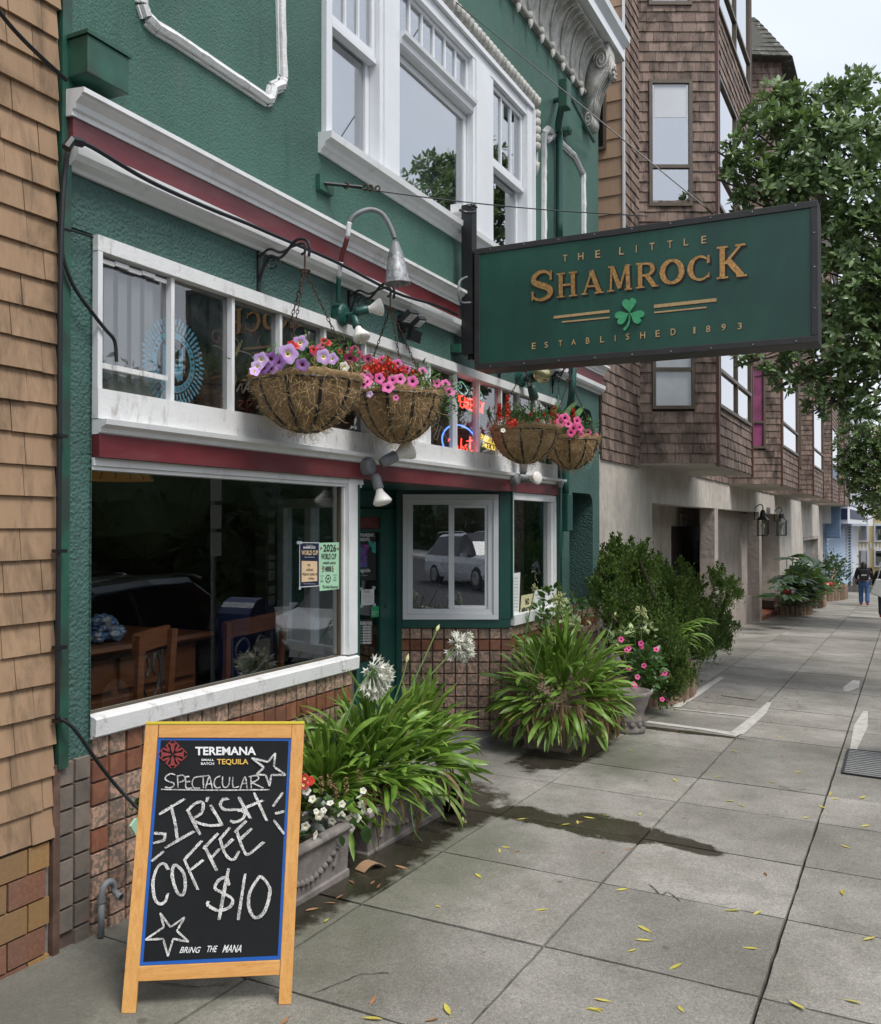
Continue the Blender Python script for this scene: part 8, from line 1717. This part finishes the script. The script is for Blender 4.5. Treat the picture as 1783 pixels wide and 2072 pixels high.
# ================================================================= PARKED CARS ACROSS THE KERB (seen reflected in the windows)
MT['tyre'] = M('black tyre rubber', (.015, .015, .015), .8); MT['rim'] = M('alloy rim', (.45, .45, .46), .3, .1, metal=.8); MT['cglass'] = M('dark car glass', (.008, .009, .01), .04, .05, spec=.8); MT['chrome'] = M('bright chrome', (.7, .7, .7), .1, .02, metal=1.0)
def car(label, x0, y0, L, Wd, Hh, paint, kind='suv', face=1):
    g0 = gz(x0 + L / 2, y0) - .13; t = thing('parked_car', label, 'car', (x0 + L / 2, y0, g0), 'cars parked along the kerb'); fx = lambda u: x0 + L * (u if face > 0 else 1 - u)
    st = [(0, .72, .62, .80), (.02, .86, .70, .82), (.12, .98, .93, .93), (.26, 1.0, 1.0, 1.02), (.36, 1.0, 1.0, 1.42), (.46, 1.0, 1.0, 1.0 * Hh), (.62, 1.0, 1.0, Hh), (.82, .99, .99, Hh * .97), (.93, .97, .97, Hh * .78), (.99, .93, .9, 1.0), (1.0, .85, .82, .85)] if kind == 'suv' else [(0, .8, .7, .85), (.03, .92, .9, .95), (.2, 1, 1, 1.02), (.3, 1, 1, 1.05), (.38, 1, 1, 1.5), (.45, 1, 1, Hh), (.55, 1, 1, Hh), (.6, 1, 1, 1.1), (.97, 1, 1, 1.08), (1, .97, .95, 1.0), (1.0, .9, .9, .8)]
    m = MB(); n = 12
    for (u, wl_, wm, zt_) in st:
        hw = Wd / 2; belt = min(zt_, .95 if kind == 'suv' else 1.0); roofw = .76 if zt_ > 1.1 else .9
        ring_ = [(-hw * wl_ * .95, .28), (-hw * wl_, .45), (-hw * wm, .75), (-hw * wm * .97, belt), (-hw * wm * roofw * 1.02, max(belt, zt_ - .08)), (-hw * wm * roofw * .85, zt_), (hw * wm * roofw * .85, zt_), (hw * wm * roofw * 1.02, max(belt, zt_ - .08)), (hw * wm * .97, belt), (hw * wm, .75), (hw * wl_, .45), (hw * wl_ * .95, .28)]
        m.v += [(fx(u), y0 + y, g0 + z) for y, z in ring_]
    for i in range(len(st) - 1):
        for k in range(n):
            tall = st[i][3] > 1.1 or st[i + 1][3] > 1.1; gl = tall and k in (3, 7); gl = gl or (tall and k in (4, 5, 6) and abs(st[i][3] - st[i + 1][3]) > .2)
            m.f.append((i * n + k, i * n + (k + 1) % n, (i + 1) * n + (k + 1) % n, (i + 1) * n + k)); m.m.append(1 if gl else 0)
    m.f.append(tuple(range(n))); m.m.append(0); m.f.append(tuple((len(st) - 1) * n + k for k in range(n))); m.m.append(0)
    m.build('body', [paint, MT['cglass']], t, bevel=.02)
    for u in (.19, .80):
        for s_ in (-1, 1):
            c_ = Vector((fx(u), y0 + s_ * (Wd / 2 - .11), g0 + .34)); m = MB(); m.lathe([(0, -.11), (.30, -.11), (.345, -.08), (.345, .08), (.30, .11), (0, .11)], c_, (0, 1, 0), 20); w_ = m.build('wheel', MT['tyre'], t)
            m = MB(); m.lathe([(0, .115), (.2, .118), (.22, .112)], c_, (0, s_, 0), 14); m.build('rim', MT['rim'], w_)
    for s_ in (-1, 1):
        m = MB(); m.obox((fx(.035), y0 + s_ * Wd * .36, g0 + .70), (.06, 0, 0), (0, .16, 0), (0, 0, .06)); m.build('headlight', MT['pwhite'], t); m = MB(); m.obox((fx(.975), y0 + s_ * Wd * .40, g0 + .85), (.06, 0, 0), (0, .08, 0), (0, 0, .1)); m.build('tail_light', MT['pred'], t)
        m = MB(); m.obox((fx(.33), y0 + s_ * (Wd / 2 + .06), g0 + 1.02), (.05, 0, 0), (0, .09, 0), (0, 0, .06)); m.build('mirror', paint, t)
    if kind != 'suv': m = MB(); [m.obox((fx(-.005), y0, g0 + z), (.02, 0, 0), (0, Wd * .42, 0), (0, 0, .025)) for z in (.55, .66, .78)]; m.build('grille', MT['chrome'], t)
    if kind == 'suv':
        for s_ in (-1, 1): m = MB(); m.tube(cr_pts([(fx(.42), y0 + s_ * Wd * .36, g0 + Hh - .02), (fx(.5), y0 + s_ * Wd * .36, g0 + Hh + .05), (fx(.8), y0 + s_ * Wd * .36, g0 + Hh + .03), (fx(.86), y0 + s_ * Wd * .36, g0 + Hh - .06)]), .018, 6); m.build('roof_rail', MT['chrome'], t)
    return t
def paint(n, c): return M(n, c, .18, .03, 2, spec=.6, coat=1.0)
car('dark navy suv parked beside the kerb across from the pub window', 7.3, -5.75, 4.75, 1.9, 1.68, paint('navy car paint', (.012, .022, .045)), 'suv', -1)
car('white suv parked behind the navy one', 13.2, -5.8, 4.6, 1.88, 1.66, paint('white car paint', (.72, .73, .76)), 'suv', 1)
car('silver grey suv parked farther down the kerb', 18.6, -5.8, 4.5, 1.85, 1.6, paint('silver car paint', (.35, .36, .38)), 'suv', 1)
car('yellow pickup truck with chrome grille parked down the kerb', 24.6, -5.9, 5.2, 1.95, 1.75, paint('yellow truck paint', (.72, .45, .03)), 'truck', 1)
car('silver suv on the far lane behind the camera, reflected in the bay window', -4.2, -9.3, 4.6, 1.88, 1.6, paint('silver car paint two', (.35, .36, .38)), 'suv', 1)
car('white suv on the far lane behind the camera, reflected in the bay window', -11.5, -9.4, 4.6, 1.88, 1.66, paint('white car paint two', (.72, .73, .76)), 'suv', -1)
mb_ = thing('mailbox', 'dark blue rounded street mailbox by the kerb', 'mailbox', (9.9, -4.15, gz(9.9, -4.15))); g0 = gz(9.9, -4.15); m = MB()
pf = [(-.28, .2), (.28, .2)] + [(.28 * math.cos(a), 1.0 + .28 * math.sin(a)) for a in [math.pi * k / 10 for k in range(11)]]; m.prism([(9.9 + x, -4.4, g0 + z) for x, z in pf], (0, .5, 0)); MT['mbl'] = M('mailbox blue paint', (.015, .035, .12), .35, .1); m.build('box', MT['mbl'], mb_)
for sx in (-1, 1):
    for yy in (-4.37, -3.93): m = MB(); m.box(9.9 + sx * .25 - .03, 9.9 + sx * .25 + .03, yy - .03, yy + .03, g0, g0 + .2); m.build('leg', MT['mbl'], mb_)
m = MB(); m.box(9.78, 10.05, -3.897, -3.893, g0 + .45, g0 + .75); m.build('emblem', MT['ppaper'], mb_)
ps = thing('parking_sign', 'parking sign post at the kerb with three stacked notices', 'sign', (9.4, -4.3, gz(9.4, -4.3))); m = MB(); m.tube([(9.4, -4.3, gz(9.4, -4.3)), (9.4, -4.3, 2.75)], .03, 8); m.build('pole', MT['galv'], ps)
for z in (2.2, 1.85, 1.5): m = MB(); m.box(9.3, 9.5, -4.26, -4.255, z, z + .30); m.build('plate', MT['ppaper'], ps)

# ================================================================= PEOPLE
def skin_body(name, joints, edges, mat, parent, sub=1, root=0):
    me = bpy.data.meshes.new(name); me.from_pydata([j[0] for j in joints], edges, []); o = bpy.data.objects.new(name, me); me.materials.append(mat); link(o, parent, wloc(parent))
    sm_ = o.modifiers.new('s', 'SKIN'); me.skin_vertices or me.attributes
    if not me.skin_vertices: 
        bm = bmesh.new(); bm.from_mesh(me); bm.verts.layers.skin.verify(); bm.to_mesh(me); bm.free()
    for i, j in enumerate(joints): r_ = j[1]; me.skin_vertices[0].data[i].radius = r_ if isinstance(r_, tuple) else (r_, r_)
    me.skin_vertices[0].data[root].use_root = True; s2 = o.modifiers.new('u', 'SUBSURF'); s2.levels = sub + 1; s2.render_levels = sub + 1; return o
def person(x, y, label, seed=0, H=1.66, jeans=(.05, .12, .28), bag=False):
    g0 = gz(x, y); t = thing('person', label, 'person', (x, y, g0)); t.rotation_euler = (0, 0, .05); k = H / 1.66
    skin = M('skin tone', (.42, .25, .17), .55); blk = M('black jacket cloth', (.012, .012, .014), .85, .2, 20); jn_ = M('blue denim', jeans, .8, .2, 20); hair = M('black hair', (.008, .007, .007), .4, .2, 60); red = M('red shoe', (.35, .02, .03), .5); tn = M('tan patterned cloth', (.33, .27, .22), .8, .4, 30)
    J = lambda *a: tuple(q * k for q in a)
    # body: legs pelvis torso neck head arms, walking away along +x
    jt = [(J(0, 0, .90), .13), (J(0, 0, 1.12), .125), (J(0, 0, 1.32), .15), (J(0, 0, 1.42), .07), (J(.01, 0, 1.48), .05), (J(.02, 0, 1.57), .09), (J(.01, .10, .84), .09), (J(.10, .10, .47), .062), (J(.06, .10, .07), .04), (J(.01, -.10, .84), .09), (J(-.02, -.11, .47), .062), (J(-.14, -.11, .09), .04),
          (J(0, .19, 1.36), .06), (J(-.03, .25, 1.10), .045), (J(.08, .26, .86), .03), (J(0, -.19, 1.36), .06), (J(.03, -.25, 1.10), .045), (J(.12, -.24, .88), .03)]
    ed = [(0, 1), (1, 2), (2, 3), (3, 4), (4, 5), (0, 6), (6, 7), (7, 8), (0, 9), (9, 10), (10, 11), (2, 12), (12, 13), (13, 14), (2, 15), (15, 16), (16, 17)]
    skin_body('body', jt, ed, skin, t)
    skin_body('jeans', [(J(0, 0, .93), .155), (J(.01, .10, .84), .11), (J(.10, .10, .47), .085), (J(.06, .10, .10), .08), (J(.01, -.10, .84), .11), (J(-.02, -.11, .47), .085), (J(-.13, -.11, .11), .08)], [(0, 1), (1, 2), (2, 3), (0, 4), (4, 5), (5, 6)], jn_, t)
    skin_body('jacket', [(J(0, 0, .93), .18), (J(0, 0, 1.12), .17), (J(0, 0, 1.32), .18), (J(0, 0, 1.42), .09), (J(0, .20, 1.34), .085), (J(-.03, .27, 1.10), .07), (J(.02, .28, .98), .055), (J(0, -.20, 1.34), .085), (J(.03, -.27, 1.10), .07), (J(.07, -.27, .98), .055)], [(0, 1), (1, 2), (2, 3), (2, 4), (4, 5), (5, 6), (2, 7), (7, 8), (8, 9)], blk, t)
    skin_body('hair', [(J(.02, 0, 1.60), .115), (J(-.03, 0, 1.5), .12), (J(-.07, .02, 1.35), .12), (J(-.08, .03, 1.2), .08)], [(0, 1), (1, 2), (2, 3)], hair, t)
    m = MB(); 
    def rb(c, sx, sy, sz): m.obox(Vector(c) * k, (sx, 0, 0), (0, sy, 0), (0, 0, sz))
    rb((-.20, 0, 1.15), .08, .15, .20); o = m.build('backpack', blk, None); o.parent = t; o.location = (0, 0, 0); m = MB()
    for v in o.data.vertices: v.co = v.co + Vector((-.20 * k, 0, 0)) - Vector((0, 0, 0)) + Vector((0, 0, .95 * k)) if False else v.co
    o.location = (-.20 * k, 0, .95 * k)
    bv = o.modifiers.new('b', 'BEVEL'); bv.width = .04; bv.segments = 3
    m = MB(); [m.obox((-.285 * k, (i - 3) * .025, 1.14 * k + R.uniform(-.02, .02)), (.002, 0, 0), (0, .009, 0), (0, 0, .02)) for i in range(7)]; o = m.build('patch', MT['pwhite'], None); c_ = o.location.copy(); o.parent = t; o.location = c_
    for (fx_, fy, fz) in ((.09, .10, .045), (-.12, -.11, .05)):
        m = MB(); m.lathe([(0, -.13), (.04, -.12), (.052, -.05), (.05, .05), (.035, .11), (0, .13)], (0, 0, 0), (1, 0, 0), 10); m.v = [(a, b_, c2 * .8) for a, b_, c2 in m.v]; o = m.build('shoe', red, None); o.parent = t; o.location = (fx_ * k, fy * k, fz * k)
    for s_ in (1, -1):   # hands: palm with five fingers, slightly curled
        m = MB(); hx, hy, hz_ = (.085, .262, .84) if s_ > 0 else (.13, -.24, .86); c0_ = Vector((hx, hy, hz_)) * k; m.obox(c0_ - Vector((0, 0, .035)), (.032, 0, 0), (0, .013, 0), (0, 0, .045))
        for i, L_ in enumerate((.055, .065, .06, .048)): q = c0_ + Vector((-.024 + .016 * i, 0, -.08)); m.tube([q, q + Vector((0, -s_ * .008, -L_ * .5)), q + Vector((0, -s_ * .022, -L_ * .95))], .0075, 6)
        q = c0_ + Vector((.03, 0, -.01)); m.tube([q, q + Vector((.02, -s_ * .01, -.03)), q + Vector((.022, -s_ * .015, -.055))], .008, 6); o = m.build('hand', skin, None); c_ = o.location.copy(); o.parent = t; o.location = c_
    if bag: return t, tn
    skin_body('scarf', [(J(-.02, .30, 1.12), .04), (J(.0, .33, .9), .05), (J(.02, .34, .62), .055), (J(.03, .34, .5), .03)], [(0, 1), (1, 2), (2, 3)], tn, t); return t
person(37.3, -2.14, 'person walking away in black jacket, backpack, blue jeans and red shoes')
t2, _ = person(30.5, -2.95, 'person at the right edge carrying a pale tote bag', 1, 1.7, (.05, .06, .08), True)
tb = thing('tote_bag', 'large off white tote bag carried at the right edge', 'bag', onX(1775, 1210, 30.2)); m = MB(); C4 = [onX(*q, 30.2) for q in ((1760, 1200), (1790, 1212), (1795, 1170), (1772, 1172))]; m.prism(C4, (.22, 0, 0)); m.build('bag', MT['ppaper'], tb, bevel=.03); m = MB(); m.tube(cr_pts([onX(1775, 1172, 30.25), onX(1783, 1150, 30.25), onX(1790, 1171, 30.25)]), .015, 5); m.build('handle', MT['ppaper'], tb)

# ================================================================= LITTER ON THE SIDEWALK
MT['lyel'] = leafmat('yellow fallen leaf', (.55, .46, .06), (.66, .58, .14), .6, .2); MT['lbrn'] = leafmat('brown fallen leaf', (.26, .12, .05), (.40, .22, .12), .8, .3)
def fallen(kind='y'):
    m = MB(); n = 6; vs = []; c_ = R.uniform(.1, .3)
    for i in range(n + 1): u = i / n; w = .26 * math.sin(math.pi * min(1, u * 1.02)) ** .8 * .5 + .004; z = c_ * (u - .5) ** 2 * .8 + .03; vs += [(u - .5, w, z + w * .35), (u - .5, 0, z), (u - .5, -w, z + w * .35)]
    m.add(vs, [(3 * i + a, 3 * i + a + 1, 3 * i + a + 4, 3 * i + a + 3) for i in range(n) for a in (0, 1)]); m.tube([(-.5, 0, .03 + c_ * .2), (-.68, .02, .03)], .012, 4); return m.mesh('fallen_leaf', MT['lyel' if kind == 'y' else 'lbrn'], True)
FY = [fallen() for _ in range(4)]; FB_ = [fallen('b') for _ in range(3)]
def litter(lst, f, org, me, sz, label, grp, cat='leaf'):
    for (cx, cy) in lst:
        q = onG(org[0] + cx * f, org[1] + cy * f); o = bpy.data.objects.new('fallen_leaf', R.choice(me)); link(o, None, q + Vector((0, 0, .002))); o.rotation_euler = (R.gauss(0, .1), R.gauss(0, .1), R.uniform(0, 6.28)); s_ = sz * R.uniform(.75, 1.25); o.scale = (s_, s_, s_); tag(o, label, cat, grp)
C7, C6, C1 = (.34734, (1163.7, 1416.7)), (.3689, (556.6, 1619.0)), (.34734, (1163.7, 910.8))
LY, LYg = 'small pointed yellow leaf fallen on the grey sidewalk', 'yellow leaves fallen on the sidewalk'
litter([(272, 1110), (405, 1340), (400, 1405), (332, 1465), (1020, 1452), (585, 1560), (160, 1757), (116, 1810), (615, 1805), (1622, 1763), (920, 1232), (1060, 1245), (1560, 1125), (1575, 858), (1690, 738), (1677, 572), (1490, 550), (1510, 578), (970, 618), (905, 592), (835, 449), (582, 470), (1152, 484), (1715, 1396), (1295, 1788), (320, 297), (178, 675), (80, 690), (378, 668), (1192, 218), (1444, 628), (1345, 688), (1110, 232), (928, 300), (1300, 420)], *C7, FY, .078, LY, LYg)
litter([(892, 588), (945, 1155), (537, 1205), (1462, 607), (1115, 420), (1233, 282), (1267, 263), (1352, 108), (1595, 138), (1755, 1155), (283, 665), (1660, 125)], *C6, FY, .075, LY, LYg)
litter([(420, 455), (306, 568), (203, 605), (570, 477), (695, 375), (535, 458), (355, 535), (540, 1103), (860, 1210), (50, 1220), (1325, 285)], *C6, FB_, .075, 'dry curled brown leaf fallen on the sidewalk', 'brown leaves fallen on the sidewalk')
litter([(640, 690), (530, 650), (25, 715), (160, 893), (315, 870), (1110, 1017), (1210, 328), (740, 322), (1145, 130), (1250, 75), (1310, 42), (1340, 175), (1095, 140), (655, 92), (950, 128), (600, 392), (900, 245), (1320, 245), (710, 180), (620, 195), (480, 180)], *C7, FB_, .05, 'dry curled brown leaf fallen on the sidewalk', 'brown leaves fallen on the sidewalk')
m = MB()
for _ in range(150):
    cx_ = R.uniform(700, 1780); q = onG(1163.7 + cx_ * .34734, 910.8 + R.uniform(max(930, 1500 - (cx_ - 500) * .6), 1540) * .34734) + Vector((0, 0, .006)); a = R.uniform(0, 6.28); u = Vector((math.cos(a), math.sin(a), 0)) * R.uniform(.012, .04); v = Vector((-math.sin(a), math.cos(a), .3)) * R.uniform(.006, .016); m.add([q - u, q + v, q + u, q - v + Vector((0, 0, .006))], [(0, 1, 2, 3)])
o = m.build('leaf_litter', [MT['lbrn']], None, kind='stuff'); tag(o, 'tiny leaf scraps scattered over the far sidewalk', 'litter')
for cat_ in ('yellow', 'dry curled brown'):
    L_ = [o for o in COL.objects if o.name.startswith('fallen_leaf') and cat_ in o.get('label', '')]
    for lo, hi, nm in ((-.905, 9, 'slab row by the wall'), (-1.925, -.905, 'second slab row from wall'), (-2.925, -1.925, 'third slab row from wall'), (-9, -2.925, 'outermost slab row')):
        g_ = sorted([o for o in L_ if lo <= o.location.y < hi], key=lambda o: (o.location - CAM).length)
        for i_, o in enumerate(g_): o['label'] = '%s leaf, %s nearest the camera on the %s' % (cat_, ORD[min(i_, 29)], nm)
hg = MB(); rr = random.Random(77)  # unseen hedge, added to close sky gaps under the trees in the window reflections
for k in range(9000):
    x = rr.uniform(-70, 105); z0 = gz(x, -17) ; c_ = Vector((x, -19 + rr.gauss(0, .25), z0 + rr.uniform(.1, 3.4))); leaf_bits(hg, c_, (.1, .1, .1), 1, .5, .3, .3)
for k in range(60): x = -70 + k * 3; hg.box(x, x + 3, -20, -19.3, gz(x, -17) - .5, gz(x, -17) + 3.1)
o = hg.build('added_hedge', MT['park'], None, kind='stuff'); tag(o, 'dark shrub belt added under the park trees to close bright gaps in reflections', 'shrubs')
cbd = thing('cardboard_scrap', 'curved brown cardboard scrap on the wet slab by the planter', 'cardboard', onG(748, 1752)); m = MB(); q4 = [onG(718, 1762), onG(737, 1769), onG(781, 1757), onG(760, 1749)]; n = 6; vs = []
for i in range(n + 1): u = i / n; a, b_ = q4[0].lerp(q4[3], u), q4[1].lerp(q4[2], u); z = .01 + .035 * (1 - (2 * u - 1) ** 2); vs += [a + Vector((0, 0, z)), b_ + Vector((0, 0, z))]
m.add(vs, [(2 * i, 2 * i + 1, 2 * i + 3, 2 * i + 2) for i in range(n)]); o = m.build('card', M('brown cardboard', (.33, .20, .11), .85, .15), cbd); sl_ = o.modifiers.new('s', 'SOLIDIFY'); sl_.thickness = .004
# little pipe at the foot of the wall
pp = thing('wall_pipe', 'grey bent drain pipe rising from the slab beside the slate tiles', 'pipe', onG(203, 1898)); m = MB(); b0 = onY(205, 1895, -.06)
tz = zat(205, 1800, -.06); m.tube([b0, Vector((b0.x, b0.y, tz - .04))], .015, 12); m.lathe([(.02, 0), (.02, .03)], (b0.x, b0.y, tz - .06), (0, 0, 1), 12); m.tube(cr_pts([(b0.x, b0.y, tz - .04), (b0.x + .01, b0.y, tz), (b0.x + .03, b0.y, tz + .018), (b0.x + .06, b0.y, tz + .016), (b0.x + .08, b0.y, tz - .01), (b0.x + .08, b0.y - .0, tz - .035)], 5), .016, 12); m.tube([(b0.x + .08, b0.y, tz - .035), (b0.x + .08, b0.y - .04, tz - .055)], .015, 12); m.build('pipe', MT['greyp'], pp, smooth=True)
m = MB(); m.lathe([(.012, 0), (.019, .0), (.019, -.02)], (b0.x + .08, b0.y - .045, tz - .057), (0, -1, -.3), 12); m.build('nozzle', MT['galv'], pp)
tg = thing('small_glass_planter', 'small pale green rimmed pot edge poking out behind the chalkboard', 'pot', onY(272, 1680, -.15)); m = MB(); m.prism([onY(265, 1672, -.2), onY(276, 1692, -.2), onY(300, 1692, -.2), onY(300, 1656, -.2), onY(276, 1656, -.2)], (0, .012, 0)); m.build('pot', MT['pmint'], tg); shrub_leaves(tg, 'mleaf', onY(274, 1632, -.15), (.03, .03, .03), 16, .04, 9)
bkt = thing('black_bucket', 'black bucket with white lettering half hidden under the agapanthus', 'bucket', onG(935, 1655)); q = onG(915, 1640); m = MB(); m.lathe([(0, 0), (.08, 0), (.095, .22), (.10, .22), (.10, .23), (.09, .23), (.08, .05)], q, (0, 0, 1), 20); m.build('bucket', MT['black'], bkt, smooth=True)

for P_ in ([(1310, 1790), (1335, 1812), (1352, 1806), (1380, 1830)], [(640, 2010), (720, 1975), (800, 1968)], [(1575, 1590), (1600, 1600), (1640, 1598)], [(250, 1990), (300, 1985), (390, 1998), (470, 1992)]):
    m = MB(); Q_ = [onG(*q) for q in P_]; D_ = []
    for a, b_ in zip(Q_[:-1], Q_[1:]):
        for k in range(5): q = a.lerp(b_, k / 5) + Vector((R.gauss(0, .006), R.gauss(0, .006), 0)); D_.append(q)
    m.ribbon(D_, [.003 + .004 * R.random() for _ in D_], (0, 0, 1), .0045); m.build('crack', MT['joint'], side)

b = MB(); b.box(ex[0] + .03, ex[1] - .0, .075, .08, TZ0 + .13, TZ1 - .08); part('pale_blind', b, M('grey blind and sky reflection tone behind louvres', (.34, .36, .37), .7, .1))  # blind sheet added to lighten the pane; its grey includes the sky reflection
